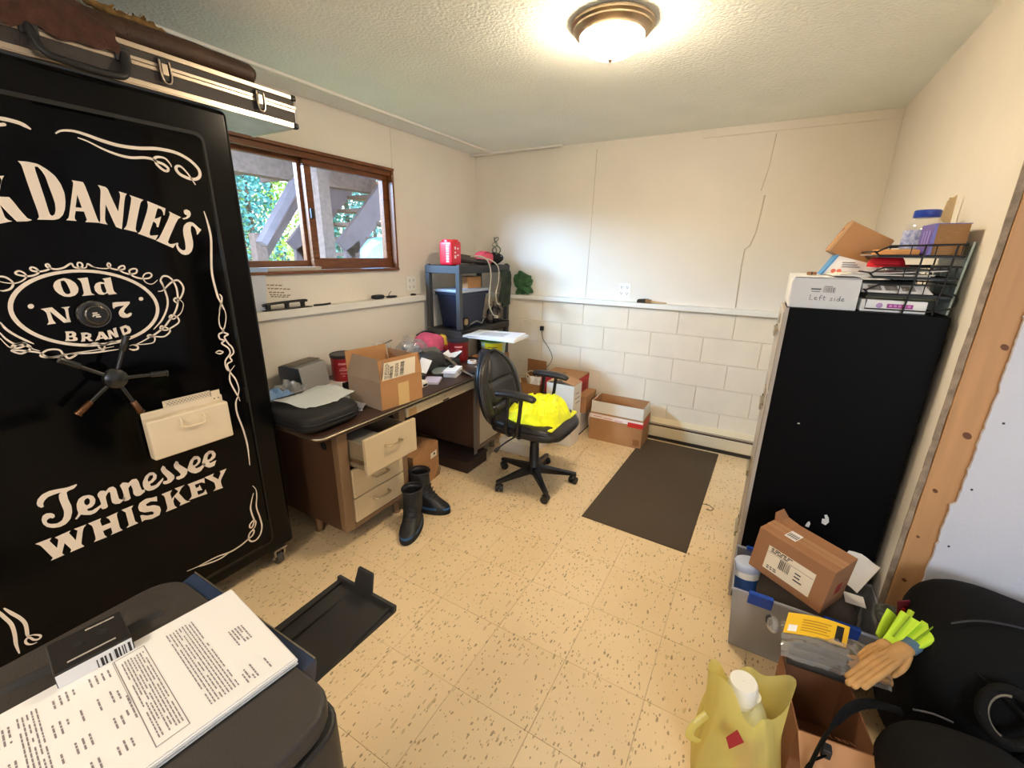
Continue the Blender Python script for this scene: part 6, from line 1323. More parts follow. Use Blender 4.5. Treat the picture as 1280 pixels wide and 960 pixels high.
kc = thing('kraft_carton', None, 'kraft carton tilted on its corner behind the letter trays on the cabinet', 'box', M=tk)
box_('carton_body', M_card, (-.080, -.055, -.062), (.080, .055, .062), kc, bevel=.006)
box_('fold_edge', mat('pale_fold', S(196, 156, 112), rough=.8), (-.0815, -.056, -.062), (-.072, -.0545, .062), kc)
box_('tab', M_cardi, (-.0815, -.02, .02), (-.0795, .0, .034), kc)
# wire letter trays
M_wire = mat('black_wire', S(20, 20, 22), rough=.4, metal=.3)
lt = thing('letter_trays', (.42, 2.03, CT), 'three tier black wire letter tray stacked with papers on the cabinet', 'tray')
TX0, TX1, TY0, TY1 = .300, .525, 1.90, 2.20
mb = MB()
for ti, z in enumerate((CT+.062, CT+.118, CT+.186)):
    x0, x1 = TX0+.002*ti, TX1
    fr_ = MB().tube([(x0, TY0, z+.012), (x0+.012, TY0, z), (x1, TY0, z), (x1, TY1, z), (x0+.012, TY1, z), (x0, TY1, z+.012)], .0030, 8, closed=True).tube([(x0+.002, TY0, z+.010), (x0+.035, TY0-.002, z+.030), (x1, TY0, z+.036), (x1, TY1, z+.036), (x0+.035, TY1, z+.030), (x0+.002, TY1, z+.010)], .0030, 8).build('tray_rim', M_wire, lt, smooth=60)
    for k in range(3):
        x = x0+.09+k*(x1-x0-.10)/2
        MB().tube([(x, TY0, z+.033), (x, TY0, z), (x, TY1, z), (x, TY1, z+.033)], .0016, 6).build('tray_wire', M_wire, fr_)
    for k in range(4):
        y = TY0+.03+k*(TY1-TY0-.06)/3
        MB().tube([(x0+.01, y, z), (x1, y, z), (x1, y, z+.036)], .0016, 6).build('tray_wire', M_wire, fr_)
    box_('tray_sheet', M_wire, (x0+.012, TY0, z-.006), (x1, TY1, z-.001), fr_)
for x, y in ((TX0+.12, TY0), (TX0+.195, TY0), (TX1, TY1), (TX0+.12, TY1)):
    MB().tube([(x-.006, y, CT+.001), (x+.004, y, CT+.12), (x+.008, y, CT+.222)], .0028, 8).build('upright', M_wire, lt, smooth=60)
MB().tube([(TX0+.012, TY0-.004, CT+.045), (TX0+.012, TY0-.004, CT+.012), (TX0+.19, TY0-.004, CT+.012), (TX0+.19, TY0-.004, CT+.03)], .0022, 6).build('bottom_loop', M_wire, lt, smooth=60)
MB().tube(smoothpath([(TX1, TY0, CT+.07), (TX1+.012, TY0, CT+.06), (TX1+.010, TY0, CT+.03), (TX1-.01, TY0, CT+.02), (TX1-.03, TY0, CT+.012)], 5), .0028, 8).build('side_hook', M_wire, lt, smooth=60)
# papers in the trays
for q, (z, x0, w, dz, lab_, m_) in enumerate(((CT+.119, .295, .20, .003, 'glossy leaflets with photo prints on the middle letter tray', M_paper), (CT+.124, .245, .22, .003, 'grey white mailer sticking out left of the middle letter tray', mat('grey_mailer', S(200, 198, 200), rough=.5)), (CT+.066, .30, .21, .004, 'dark olive folder on the lowest letter tray', mat('olive_folder', S(70, 70, 48), rough=.6)))):
    pass
pt = thing('mailer_stack', (.36, 2.0, CT+.12), 'white and grey mailers stacked on the middle tier, sticking out to the left', 'mailer')
for i, (x0, x1, z, m_) in enumerate(((.205, .46, .119, M_paper), (.225, .47, .1235, M_papery), (.255, .50, .128, mat('grey_mailer', (0, 0, 0))))):
    MB().grid(lambda u, v: Vector((x0+(x1-x0)*u, 1.905+.26*v, CT+z+.0+.020*max(0, u-.25)*(1 if i == 2 else .25))), 8, 6, thick=Vector((0, 0, -.003))).build('mailer', m_, pt)
lf = thing('leaflets', (.40, 2.0, CT+.068), 'leaflet with dark photo prints lying on the lowest letter tray', 'leaflet')
MB().hexa([(.296, 1.903, CT+.066), (.48, 1.903, CT+.066), (.48, 2.16, CT+.066), (.296, 2.16, CT+.066)], [(.296, 1.93, CT+.092), (.46, 1.93, CT+.092), (.46, 2.16, CT+.094), (.296, 2.16, CT+.094)]).build('leaflet_pages', M_paper, lf)
for k in range(3):
    x = .315+k*.044; a = [Vector((x, 1.910+.0, CT+.0735)), Vector((x+.034, 1.910, CT+.0735)), Vector((x+.028, 1.927, CT+.0885)), Vector((x-.006, 1.927, CT+.0885))]
    MB().prism(a, (0, -.0012, .0004), (0, 0, 0)).build('photo_print', mat('photo_print', S(150, 138, 130), rough=.5, var=.4, vscale=60), lf)
of = box_('olive_folder', mat('olive_folder', (0, 0, 0)), (.31, 1.915, CT+.045), (.50, 2.14, CT+.0545), bevel=.002); tag(of, 'dark olive folder below the leaflet in the lowest letter tray', 'folder')
pv = thing('purple_label_box', (.42, 2.0, CT), 'flat white box with magenta label under the letter trays', 'box')
box_('box_body', mat('white_box', (0, 0, 0)), (.300, 1.908, CT+.001), (.475, 2.12, CT+.042), pv, bevel=.003)
box_('magenta_label', mat('magenta_label', S(160, 50, 140), rough=.5), (.372, 1.9072, CT+.016), (.440, 1.908, CT+.030), pv)
for k in range(5): box_('label_letter', mat('pale_magenta', S(216, 130, 200), rough=.5), (.378+k*.012, 1.9068, CT+.020), (.386+k*.012, 1.9072, CT+.027), pv)
MB().lathe([(.009, 0), (.009, .0006)], (.352, 1.9078, CT+.023), 14, axis=(0, -1, 0)).build('lilac_mark', mat('lilac_mark', S(186, 150, 200), rough=.6), pv)
rc = thing('baseball_hat', (.345, 2.03, CT+.150), 'red rounded hat lying on the mailers in the middle tier', 'hat')
MB().blob((.362, 2.03, CT+.149), (.052, .065, .046), 28, 14, e=.9, flatz=CT+.147).build('cap_crown', mat('cap_red', S(206, 16, 36), rough=.7), rc, smooth=180)
MB().lathe([(.050, 0), (.070, -.003), (.070, .001), (.050, .004)], (.365, 1.99, CT+.152), 24, sx=.8, sy=.8).build('cap_brim', mat('cap_red', (0, 0, 0)), rc, smooth=60)
og = thing('orange_packet', (.335, 2.0, CT+.19), 'orange packet with white border on the top letter tray', 'packet')
box_('packet', mat('orange_packet', S(226, 156, 84), rough=.6), (.318, 1.935, CT+.188), (.425, 2.06, CT+.206), og, bevel=.004)
box_('white_sheet', M_paper, (.285, 1.925, CT+.1865), (.36, 2.05, CT+.1878), og)
bk2 = thing('thick_book', (.48, 1.97, CT+.187), 'thick brown paged book with purple cover spine on the top letter tray', 'book')
box_('book_pages', mat('page_block', S(156, 116, 74), rough=.9, var=.15, vscale=60, stretch=(1, 1, 10)), (.446, 1.915, CT+.190), (.522, 2.05, CT+.283), bk2)
box_('purple_spine', mat('purple_cover', S(96, 84, 168), rough=.4), (.438, 1.913, CT+.1875), (.446, 2.052, CT+.285), bk2)
box_('book_cover', mat('purple_cover', (0, 0, 0)), (.446, 1.913, CT+.283), (.524, 2.052, CT+.2855), bk2)
box_('book_cover', mat('brown_cover', S(110, 74, 44), rough=.6), (.446, 1.913, CT+.1875), (.524, 2.052, CT+.190), bk2)
for k in range(3): box_('spine_print', mat('spine_print', S(150, 140, 210), rough=.5), (.4372, 1.94+.03*k, CT+.22), (.438, 1.955+.03*k, CT+.265), bk2)
jr = thing('clear_jar', (.46, 2.12, CT+.187), 'large clear jar with blue screw lid behind the book', 'jar')
MB().lathe([(.040, 0), (.050, .006), (.052, .02), (.052, .09), (.049, .108), (.036, .122), (.033, .132)], (.455, 2.115, CT+.1875), 32, capb=False).build('jar_glass', clear('jar_plastic', gloss=.1, haze=.18, hcol=(.9, .88, .82), rough=.06), jr, smooth=50)
MB().lathe([(.036, .128), (.037, .130), (.037, .150), (.034, .153), (.001, .153)], (.455, 2.115, CT+.1875), 36, capb=False).build('jar_lid', mat('lid_blue', S(26, 60, 160), rough=.35), jr, smooth=40)
MB().lathe([(.0525, .024), (.0525, .086)], (.455, 2.115, CT+.1875), 32, capa=False, capb=False).build('jar_label', mat('jar_label', S(86, 104, 176), rough=.5, var=.5, vscale=70, col2=S(190, 200, 226)), jr, smooth=60)
MB().lathe([(.046, .006), (.047, .05), (.001, .055)], (.455, 2.115, CT+.1875), 24).build('jar_contents', mat('tan_contents', S(206, 176, 136), rough=.9), jr, smooth=40)
fg = thing('snack_bag', (.50, 2.15, CT+.187), 'tan folded paper bag top poking up behind the jar', 'bag')
MB().hexa([(.49, 2.175, CT+.188), (.54, 2.175, CT+.188), (.54, 2.195, CT+.188), (.49, 2.195, CT+.188)], [(.512, 2.180, CT+.375), (.535, 2.180, CT+.395), (.536, 2.188, CT+.395), (.513, 2.188, CT+.375)]).build('bag_body', mat('tan_paper_bag', S(210, 186, 146), rough=.8), fg, bevel=.003)
box_('bag_fold', mat('tan_paper_bag', (0, 0, 0)), (.515, 2.179, CT+.36), (.533, 2.1795, CT+.385), fg)
wr2 = thing('white_rolls', (.47, 2.24, CT), 'white paper roll standing behind the letter trays', 'roll')
MB().lathe([(.020, .001), (.050, .001), (.050, .155), (.020, .155)], (.462, 2.262, CT), 28).build('roll_body', M_paper, wr2, smooth=40)
MB().lathe([(.018, .15), (.018, .1555)], (.462, 2.262, CT), 16).build('roll_core', M_card, wr2)
ab = thing('clear_sleeve', (.53, 2.02, CT), 'pale aqua plastic sleeve standing between the trays and the right wall', 'sleeve')
MB().hexa([(.530, 1.93, CT+.002), (.536, 1.93, CT+.002), (.536, 2.20, CT+.002), (.530, 2.20, CT+.002)], [(.543, 1.93, CT+.23), (.549, 1.93, CT+.23), (.549, 2.20, CT+.23), (.543, 2.20, CT+.23)]).build('sleeve_sheet', mat('aqua_sleeve', S(200, 226, 230), rough=.3), ab)
MB().tube([(.5445, 1.928, CT+.22), (.5445, 2.2, CT+.23)], .003, 6).build('sleeve_edge', M_wmail, ab)
pb2 = thing('pencil_stub', (.17, 2.05, CT+.112), 'small brown wooden block on the long white carton', 'block')
box_('block_body', mat('brown_wood_block', S(150, 104, 66), rough=.7), (.135, 2.02, CT+.1125), (.165, 2.05, CT+.1235), pb2, bevel=.002)
box_('block_band', M_dark, (.148, 2.0195, CT+.1125), (.152, 2.0505, CT+.1238), pb2)
# ------------------------------------------------------------------ corner by the doorway: tote, carton, bags, gloves
M_ptote = clear('frosted_tote', tint=(.88, .90, .95), gloss=.08, haze=.34, hcol=(.66, .65, .66), rough=.2)
M_blue = mat('latch_blue', S(20, 74, 176), rough=.35)
tt = thing('clear_tote', (.32, 1.71, 0), 'clear plastic storage tote with blue latches on the floor before the cabinet', 'tote')
b4 = [(.105, 1.63, .001), (.515, 1.63, .001), (.515, 1.845, .001), (.105, 1.845, .001)]; t4 = [(.080, 1.580, .305), (.545, 1.580, .305), (.545, 1.868, .305), (.080, 1.868, .305)]
def wall(i, j, nm):
    a, b, c, d = Vector(b4[i]), Vector(b4[j]), Vector(t4[j]), Vector(t4[i]); nrm = (b-a).cross(d-a).normalized()*.0035
    MB().hexa([a, b, b-nrm, a-nrm], [d, c, c-nrm, d-nrm]).build(nm, M_ptote, tt)
for i, j in ((0, 1), (1, 2), (2, 3), (3, 0)): wall(i, j, 'tote_wall')
MB().prism([Vector(p) for p in b4], (0, 0, 0), (0, 0, .004)).build('tote_base', M_ptote, tt)
MB().tube([Vector(p) for p in t4], .006, 8, closed=True).build('tote_rim', clear('frosted_rim', tint=(.8, .83, .9), gloss=.12, haze=.6, hcol=(.7, .72, .78)), tt, smooth=60)
for x0, x1 in ((.135, .215), (.365, .470)):
    MB().hexa([(x0, 1.579, .262), (x1, 1.579, .262), (x1, 1.586, .262), (x0, 1.586, .262)], [(x0, 1.570, .316), (x1, 1.570, .316), (x1, 1.588, .318), (x0, 1.588, .318)]).build('latch', M_blue, tt, bevel=.005)
MB().hexa([(.115, 1.868, .262), (.185, 1.868, .262), (.185, 1.873, .262), (.115, 1.873, .262)], [(.115, 1.862, .316), (.185, 1.862, .316), (.185, 1.877, .316), (.115, 1.877, .316)]).build('latch', M_blue, tt, bevel=.004)
# wipes cylinder leaning in the tote
ax = Vector((.35, -.25, .78)).normalized(); cc0 = Vector((.135, 1.75, .10))
cw = thing('wipes_canister', (.15, 1.73, .01), 'white canister with blue bands leaning in the left end of the tote', 'canister')
cc0 = Vector((.150, 1.735, .05)); ax = Vector((-.10, .12, 1)).normalized()
MB().lathe([(.046, 0), (.048, .004), (.048, .24), (.044, .246)], cc0, 28, axis=ax).build('canister_body', M_paper, cw, smooth=40)
MB().lathe([(.0485, .0), (.0490, .03), (.0490, .055), (.0485, .058)], cc0+ax*.15, 28, axis=ax, capa=False, capb=False).build('blue_band', mat('band_blue', S(40, 86, 160), rough=.5), cw, smooth=60)
MB().lathe([(.0485, .235), (.050, .24), (.050, .262), (.046, .268), (.001, .268)], cc0, 28, axis=ax, capb=False).build('canister_lid', mat('pale_blue_lid', S(196, 206, 230), rough=.4), cw, smooth=40)
ti = thing('tote_contents', (.32, 1.74, .005), 'dark cloth filling the bottom of the clear tote', 'cloth')
rbox(MB(), (.33, 1.74, .165), (.165, .085, .160), e=.5, n=26, m=12, amp=.02, freq=10, seed=3).build('cloth_bundle', mat('grey_brown_cloth', S(84, 74, 66), rough=.95), ti, smooth=180)
box_('paper_sheet', M_paper, (.44, 1.70, .318), (.50, 1.76, .320), ti)
# tilted carton with shipping label
M3 = Matrix.Translation((.281, 1.699, .428)) @ Matrix.Rotation(math.radians(-30), 4, 'Z') @ Matrix.Rotation(math.radians(4), 4, 'Y') @ Matrix.Rotation(math.radians(-2), 4, 'X')
sc_ = thing('shipping_carton', None, 'brown carton with white shipping label tilted on top of the clear tote', 'box', M=M3)
w, d, h = .262, .160, .178
M_cart2 = mat('shipping_kraft', S(160, 112, 76), rough=.75, var=.06, vscale=6)
box_('carton_body', M_cart2, (-w/2, -d/2, -h/2), (w/2, d/2, h/2), sc_, bevel=.003)
F = Matrix.Translation((-w/2, -d/2-.0005, -h/2)) @ Matrix.Rotation(PI/2, 4, 'X')
MB().add([F @ Vector(p) for p in ((.050, .030, .0002), (.215, .030, .0002), (.215, .130, .0002), (.050, .130, .0002))], [(0, 1, 2, 3)]).build('shipping_label', M_label, sc_, recalc=False)
barcode(sc_, F @ Matrix.Translation((.10, .062, .0008)), .036, .040, 5)
mb = MB(); g = random.Random(4)
for y in (.038, .046, .110, .117, .123):
    x = .062
    while x < (.095 if y < .10 else .12): L = g.uniform(.006, .02); mb.add([F @ Vector(p) for p in ((x, y, .0008), (x+L, y, .0008), (x+L, y+.004, .0008), (x, y+.004, .0008))], [(0, 1, 2, 3)]); x += L+.004
for y in (.056, .070, .084): mb.add([F @ Vector(p) for p in ((.155, y, .0008), (.185-.01*(y > .06), y, .0008), (.185-.01*(y > .06), y+.005, .0008), (.155, y+.005, .0008))], [(0, 1, 2, 3)])
mb.build('label_text', M_bar, sc_, recalc=False, kind='stuff')
MB().add([F @ Vector(p) for p in ((.053, .105, .0009), (.212, .105, .0009), (.212, .1062, .0009), (.053, .1062, .0009))], [(0, 1, 2, 3)]).build('label_rule', M_bar, sc_, recalc=False)
box_('top_seam', M_cardi, (-w/2, -.012, h/2), (w/2, -.010, h/2+.0005), sc_)
box_('top_tape', mat('brown_tape', S(176, 132, 94), rough=.4), (-w/2, -.035, h/2), (w/2, .015, h/2+.0004), sc_)
box_('top_sticker', M_paper, (-.06, -.045, h/2+.0005), (-.02, .012, h/2+.0010), sc_)
for k in range(6): box_('sticker_mark', M_bar, (-.056+k*.006, -.035, h/2+.0011), (-.053+k*.006, -.005, h/2+.0014), sc_)
M_dflap = MB().hexa([(-w/2-.001, d/2-.06, h/2), (-w/2+.06, d/2-.06, h/2), (-w/2+.06, d/2, h/2), (-w/2-.001, d/2, h/2)], [(-w/2-.006, d/2-.06, h/2+.03), (-w/2+.02, d/2-.06, h/2+.006), (-w/2+.02, d/2, h/2+.006), (-w/2-.006, d/2, h/2+.03)]).build('raised_flap', M_cart2, sc_)
box_('red_smudge', mat('red_print_smudge', S(150, 40, 34), rough=.8), (w/2, -.02, -.03), (w/2+.0006, .02, .01), sc_)
for q in range(3): box_('side_crease', M_cardi, (w/2, .03, -.05+.03*q), (w/2+.0008, .07, -.048+.03*q), sc_)
sp = sheet('white_paper', M_paper, Vector((.47, 1.83, .375)), .10, .14, -.6, 'white sheets poking out behind the shipping carton', 'paper', tilt=(.5, .35), warp=.01, seed=3)
# brown carton beneath the gloves, front flap folded out
M_cart3 = mat('kraft_in_shade', S(132, 86, 54), rough=.8, var=.05)  # darker than the flap: shade under the gloves put into the body colour
lc2 = carton('open_brown_carton', (.345, 1.265, 0), math.radians(8), .18, .25, .275, 'open reddish brown carton on the floor between the yellow bag and the black backpack', m=M_cart3)
ff = flap(lc2, ((-.09, -.125, .275), (.09, -.125, .275)), .18, .12, 2.2, m=mat('flap_kraft', S(188, 138, 96), rough=.8))
Fm = Matrix.Translation((0, -.125, .275)) @ Matrix.Rotation(PI/2-2.2, 4, 'X')
mb = MB(); dg = {'8': ['111', '101', '111', '101', '111'], '0': ['111', '101', '101', '101', '111'], '7': ['111', '001', '001', '001', '001']}
for k, chh in enumerate('8087'):
    for r, row in enumerate(dg[chh]):
        for c_, bit in enumerate(row):
            if bit == '1':
                x = .058-k*.016-c_*.0036; y = .035+r*.0058
                mb.add([Fm @ Vector(p) for p in ((x, y, .0006), (x-.003, y, .0006), (x-.003, y+.005, .0006), (x, y+.005, .0006))], [(0, 1, 2, 3)])
mb.build('flap_print', mat('faded_brown_ink', S(128, 84, 54), rough=.8), ff, recalc=False, kind='stuff')
box_('carton_filling', M_cart3, (-.085, -.115, .004), (.085, .115, .05), lc2)
# pack of work gloves
M_tan = mat('glove_tan_leather', S(190, 144, 88), rough=.85, var=.15, vscale=20)
M_gdark = mat('glove_dark_palm', S(44, 42, 42), rough=.7)
M_lime = mat('glove_lime_cuff', S(190, 226, 50), rough=.7)
M_slate = mat('glove_slate_band', S(74, 104, 124), rough=.7)
gp_ = thing('glove_pack', (.33, 1.40, .30), 'clear plastic pack of work gloves with yellow header card on the open brown carton', 'gloves')
hc_ = MB().grid(lambda u, v: Vector((.228+.165*u+.012*v, 1.362+.062*v+.030*u, .376+.010*math.sin(u*3)+.030*v)), 10, 6, thick=Vector((0, 0, -.002))).build('header_card', mat('header_yellow', S(236, 186, 24), rough=.45), gp_, smooth=60)
def oncard(u, v, e=.0008): return Vector((.228+.165*u+.012*v, 1.362+.062*v+.030*u, .376+.010*math.sin(u*3)+.030*v+e))
def cardpatch(u0, u1, v0, v1, nm, m):
    MB().add([oncard(u0+(u1-u0)*i/4, v_) for v_ in (v0, v1) for i in range(5)], [(i, i+1, 6+i, 5+i) for i in range(4)]).build(nm, m, hc_, recalc=False)
cardpatch(.06, .20, .08, .40, 'white_block', M_paper)
for k in range(5): cardpatch(.26, .72-.05*(k % 2), .18+k*.13, .23+k*.13, 'card_line', mat('mustard_ink', S(186, 134, 10), rough=.6))
cardpatch(.80, .92, .12, .85, 'black_block', M_dark)
def finger(pts, r, m, nm, par): MB().tube(smoothpath(pts, 4), r, 10).build(nm, m, par, smooth=180)
# dark palms and fingers inside the bag
for k, (p, q, r) in enumerate((((.25, 1.335, .335), (.40, 1.345, .345), .022), ((.26, 1.36, .345), (.42, 1.375, .352), .020), ((.245, 1.31, .322), (.39, 1.315, .330), .022))):
    MB().tube([p, ((p[0]+q[0])/2, (p[1]+q[1])/2, (p[2]+q[2])/2+.006), q], [r*.7, r, r*.8], 12, flat=.6).build('dark_palm', M_gdark, gp_, smooth=180)
for k in range(4): finger([(.40, 1.335+k*.013, .345+k*.004), (.45, 1.345+k*.014, .352+k*.004), (.50, 1.352+k*.015, .348+k*.004)], .0105, M_tan, 'glove_finger', gp_)
MB().grid(lambda u, v: Vector((.225+.27*u, 1.29+.16*v+.03*u, .348+.040*math.sin(PI*v)*(.5+.5*math.sin(PI*min(1, u*1.1)))+.010*noise.noise(Vector((u*9, v*9, 3))))), 26, 18, thick=Vector((0, 0, -.001))).build('clear_wrapper', clear('glove_wrapper', gloss=.10, haze=.10, hcol=(.8, .8, .8), rough=.12), gp_, smooth=30)
MB().blob((.205, 1.405, .35), (.016, .03, .02), 14, 8, amp=.008, freq=30).build('wrapper_gather', M_poly, gp_, smooth=25)
MB().blob((.195, 1.43, .345), (.012, .022, .014), 12, 8).build('black_clip', M_black, gp_, smooth=180)
def glove(tip, wrist, end, label, w=.034, band=True, seed=0):
    """long-cuffed work glove lying folded: fingertips -> wrist -> cuff opening"""
    T = thing('work_glove', tip, label, 'glove', 'tan and lime work gloves')
    A, B, C_ = Vector(tip), Vector(wrist), Vector(end); d = (B-A).normalized(); s = d.cross(Vector((0, 0, 1))).normalized(); u = s.cross(d)
    L = (B-A).length; P = lambda a, b, c: A+d*(a*L)+s*b+u*c
    MB().tube([P(.58, 0, 0), P(.68, 0, .003), P(.80, 0, .004), P(.90, 0, .004), P(1.0, 0, .002)], [w*.7, w*.85, w*.9, w*.85, w*.78], 14, flat=.55, up=tuple(u)).build('palm', M_tan, T, smooth=180)
    for k in range(4):
        b = (-.66+.44*k)*w; t0 = (.06, .0, .02, .09)[k]
        MB().tube(smoothpath([P(.76, b*.8, .003), P(.45, b*1.05, .006), P(t0+.05, b, .000), P(t0, b, -.006)], 4), [w*.33]*10+[w*.30, w*.26, w*.15], 10).build('finger', M_tan, T, smooth=180)
    MB().tube(smoothpath([P(.88, w*.6, .0), P(.70, w*1.05, -.004), P(.50, w*1.1, -.010)], 4), [w*.34]*6+[w*.30, w*.26, w*.14], 10).build('thumb', M_tan, T, smooth=180)
    e = (C_-B).normalized(); se = e.cross(Vector((0, 0, 1))).normalized(); ue = se.cross(e); LE = (C_-B).length
    if band: MB().tube([B-d*.012, B+e*.018], w*.88, 14, flat=.62, up=tuple(u)).build('wrist_band', M_slate, T, smooth=60)
    n = 20; rings = []
    for a, r in ((0, .72), (.35, .85), (.7, 1.0), (1.0, 1.15)):
        rings.append([B+e*(LE*a)+se*(w*r*math.cos(2*PI*i/n))+ue*(w*r*.50*math.sin(2*PI*i/n)+.006*math.sin(4*PI*i/n+seed)) for i in range(n)])
    inner = [[p.lerp(sum(r, Vector())/n, .12) for p in r] for r in rings]
    vs_ = [p for r in rings for p in r]+[p for r in inner[::-1] for p in r]
    MB().add(vs_, [(j*n+i, j*n+(i+1) % n, (j+1)*n+(i+1) % n, (j+1)*n+i) for j in range(7) for i in range(n)]).build('cuff', M_lime, T, smooth=60)
    MB().tube([B+e*(LE*.2)+ue*w*.42, B+e*(LE*.95)+ue*w*.55], .0022, 6).build('cuff_seam', mat('dark_lime', S(120, 150, 20), rough=.7), T)
    return T
glove((.378, 1.225, .402), (.535, 1.425, .432), (.600, 1.500, .462), 'nearest tan glove with slate wrist band and open lime cuff, right end of the pack', .027, seed=1)
glove((.425, 1.345, .392), (.488, 1.415, .425), (.548, 1.512, .468), 'tan glove with narrow lime cuff bent between the two other gloves', .022, band=False, seed=2)
glove((.500, 1.455, .372), (.548, 1.520, .390), (.585, 1.575, .440), 'rearmost glove showing only its lime cuff beside the maroon tag', .022, band=False, seed=3)
tg = thing('glove_tag', (.55, 1.63, .43), 'dark red printed tag standing between the lime cuffs', 'tag')
MB().hexa([(.545, 1.585, .405), (.580, 1.612, .405), (.578, 1.616, .405), (.543, 1.589, .405)], [(.537, 1.59, .458), (.572, 1.617, .458), (.570, 1.621, .458), (.535, 1.594, .458)]).build('tag_card', mat('maroon_card', S(96, 18, 30), rough=.5), tg)
box_('tag_mark', M_red, (.553, 1.596, .422), (.560, 1.600, .436), tg)
cg = rbox(MB(), (.545, 1.60, .385), (.05, .05, .022), e=.6, n=18, m=10).build('checkered_glove_back', mat('checker_cloth', S(64, 66, 62), rough=.8, var=.6, vscale=90), smooth=180); tag(cg, 'dark speckled folded glove under the lime cuffs', 'glove')
ls = MB().tube(smoothpath([(.475, 1.46, .405), (.495, 1.50, .425), (.512, 1.535, .450)], 4), [.010, .012, .014, .016, .017, .018, .018, .018, .018], 12, flat=.4).build('lime_strip', M_lime, smooth=60); tag(ls, 'thin pale lime strip at the left of the glove cuffs', 'cuff')
# black bags heaped by the side wall
M_nylon = mat('black_nylon', S(9, 9, 10), rough=.85, bump=.35, bscale=160, spec=.2)
M_nylon2 = mat('charcoal_nylon', S(18, 17, 15), rough=.85, bump=.3, bscale=240, spec=.2)
bgA = thing('black_duffel_bag', (.80, 1.55, 0), 'large black duffel bag slumped against the blue white wall', 'bag')
rbox(MB(), (.875, 1.57, .265), (.325, .205, .280), e=.62, n=44, m=24, amp=.05, freq=3.5, seed=12, flatz=.0).build('duffel_body', M_nylon, bgA, smooth=180)
MB().tube(smoothpath([(.62, 1.48, .515), (.70, 1.50, .545), (.85, 1.51, .550), (1.0, 1.50, .53)], 6), .003, 8).build('zip_line', M_black, bgA, smooth=60)
MB().tube(smoothpath([(.66, 1.40, .44), (.70, 1.35, .44), (.76, 1.32, .40), (.80, 1.325, .33), (.77, 1.33, .27)], 6), .016, 8, flat=.3).build('web_handle', M_nylon2, bgA, smooth=60)
MB().tube(smoothpath([(.78, 1.36, .50), (.82, 1.38, .53), (.86, 1.40, .535)], 5), .012, 8, flat=.3).build('faded_patch', mat('faded_brown', S(60, 46, 40), rough=.9), bgA, smooth=60)
bgB = thing('black_backpack', (.52, 1.12, 0), 'charcoal backpack lying in the foreground beside the open brown carton', 'backpack')
rbox(MB(), (.605, 1.105, .215), (.165, .165, .220), e=.65, n=44, m=24, amp=.03, freq=4.5, seed=21, flatz=.0).build('pack_body', M_nylon2, bgB, smooth=180)
MB().tube(smoothpath([(.50, 1.25, .36), (.43, 1.22, .375), (.375, 1.165, .385), (.335, 1.11, .36), (.315, 1.085, .30), (.30, 1.06, .22)], 6), .012, 8, flat=.3, up=(.7, .2, .6)).build('shoulder_strap', M_nylon, bgB, smooth=60)
MB().tube(smoothpath([(.50, 1.01, .415), (.60, .99, .425), (.70, 1.01, .415)], 6), .005, 6).build('pack_zip', M_black, bgB, smooth=60)
MB().box((.322, 1.085, .27), (.345, 1.11, .30)).build('strap_buckle', M_black, bgB, bevel=.004)
MB().tube(smoothpath([(.335, 1.09, .28), (.302, 1.07, .25), (.292, 1.05, .21), (.31, 1.03, .18), (.34, 1.03, .17)], 6), .009, 8, flat=.3).build('loose_webbing', M_nylon, bgB, smooth=60)
MB().tube(smoothpath([(.52, 1.255, .375), (.56, 1.262, .380), (.60, 1.262, .378)], 5), .0025, 6).build('shiny_cord', mat('silver_cord', S(90, 88, 90), rough=.3), bgB, smooth=60)
bc = thing('clear_bottle_cap', (.60, .98, .36), 'round grey white lid at the bottom edge on the backpack', 'lid')
MB().lathe([(.001, 0), (.040, .0), (.042, .012), (.034, .020), (.001, .022)], (.625, 1.06, .436), 24).build('lid_disc', mat('milky_lid', S(176, 172, 160), rough=.4), bc, smooth=40)
MB().lathe([(.030, .0202), (.026, .024), (.001, .024)], (.625, 1.06, .436), 24, capa=False).build('lid_boss', mat('milky_lid', (0, 0, 0)), bc, smooth=40)
lp_ = thing('headphone_loop', (.715, 1.32, .34), 'dark bag loop with pale inner edge at the right frame edge', 'loop')
MB().tube([(.715+.05*math.cos(a), 1.325+.03*math.sin(a), .405+.055*math.sin(a)) for a in [2*PI*i/30 for i in range(30)]], .014, 10, closed=True).build('loop_band', M_nylon2, lp_, smooth=60)
MB().tube([(.712+.040*math.cos(a), 1.317+.024*math.sin(a), .408+.046*math.sin(a)) for a in [PI*.5+PI*.9*i/16 for i in range(17)]], .004, 6).build('pale_edge', mat('pale_edge', S(120, 112, 96), rough=.6), lp_, smooth=60)
wbd = thing('tan_carton', (.875, 1.215, 0), 'plain tan carton corner at the bottom right edge of the frame', 'box', rz=math.radians(-30))
box_('carton_body', mat('tan_board', S(190, 150, 122), rough=.75), (-.10, -.10, 0), (.10, .10, .30), wbd, bevel=.003)
box_('carton_seam', M_tape, (-.10, -.012, .30), (.10, .012, .3006), wbd)
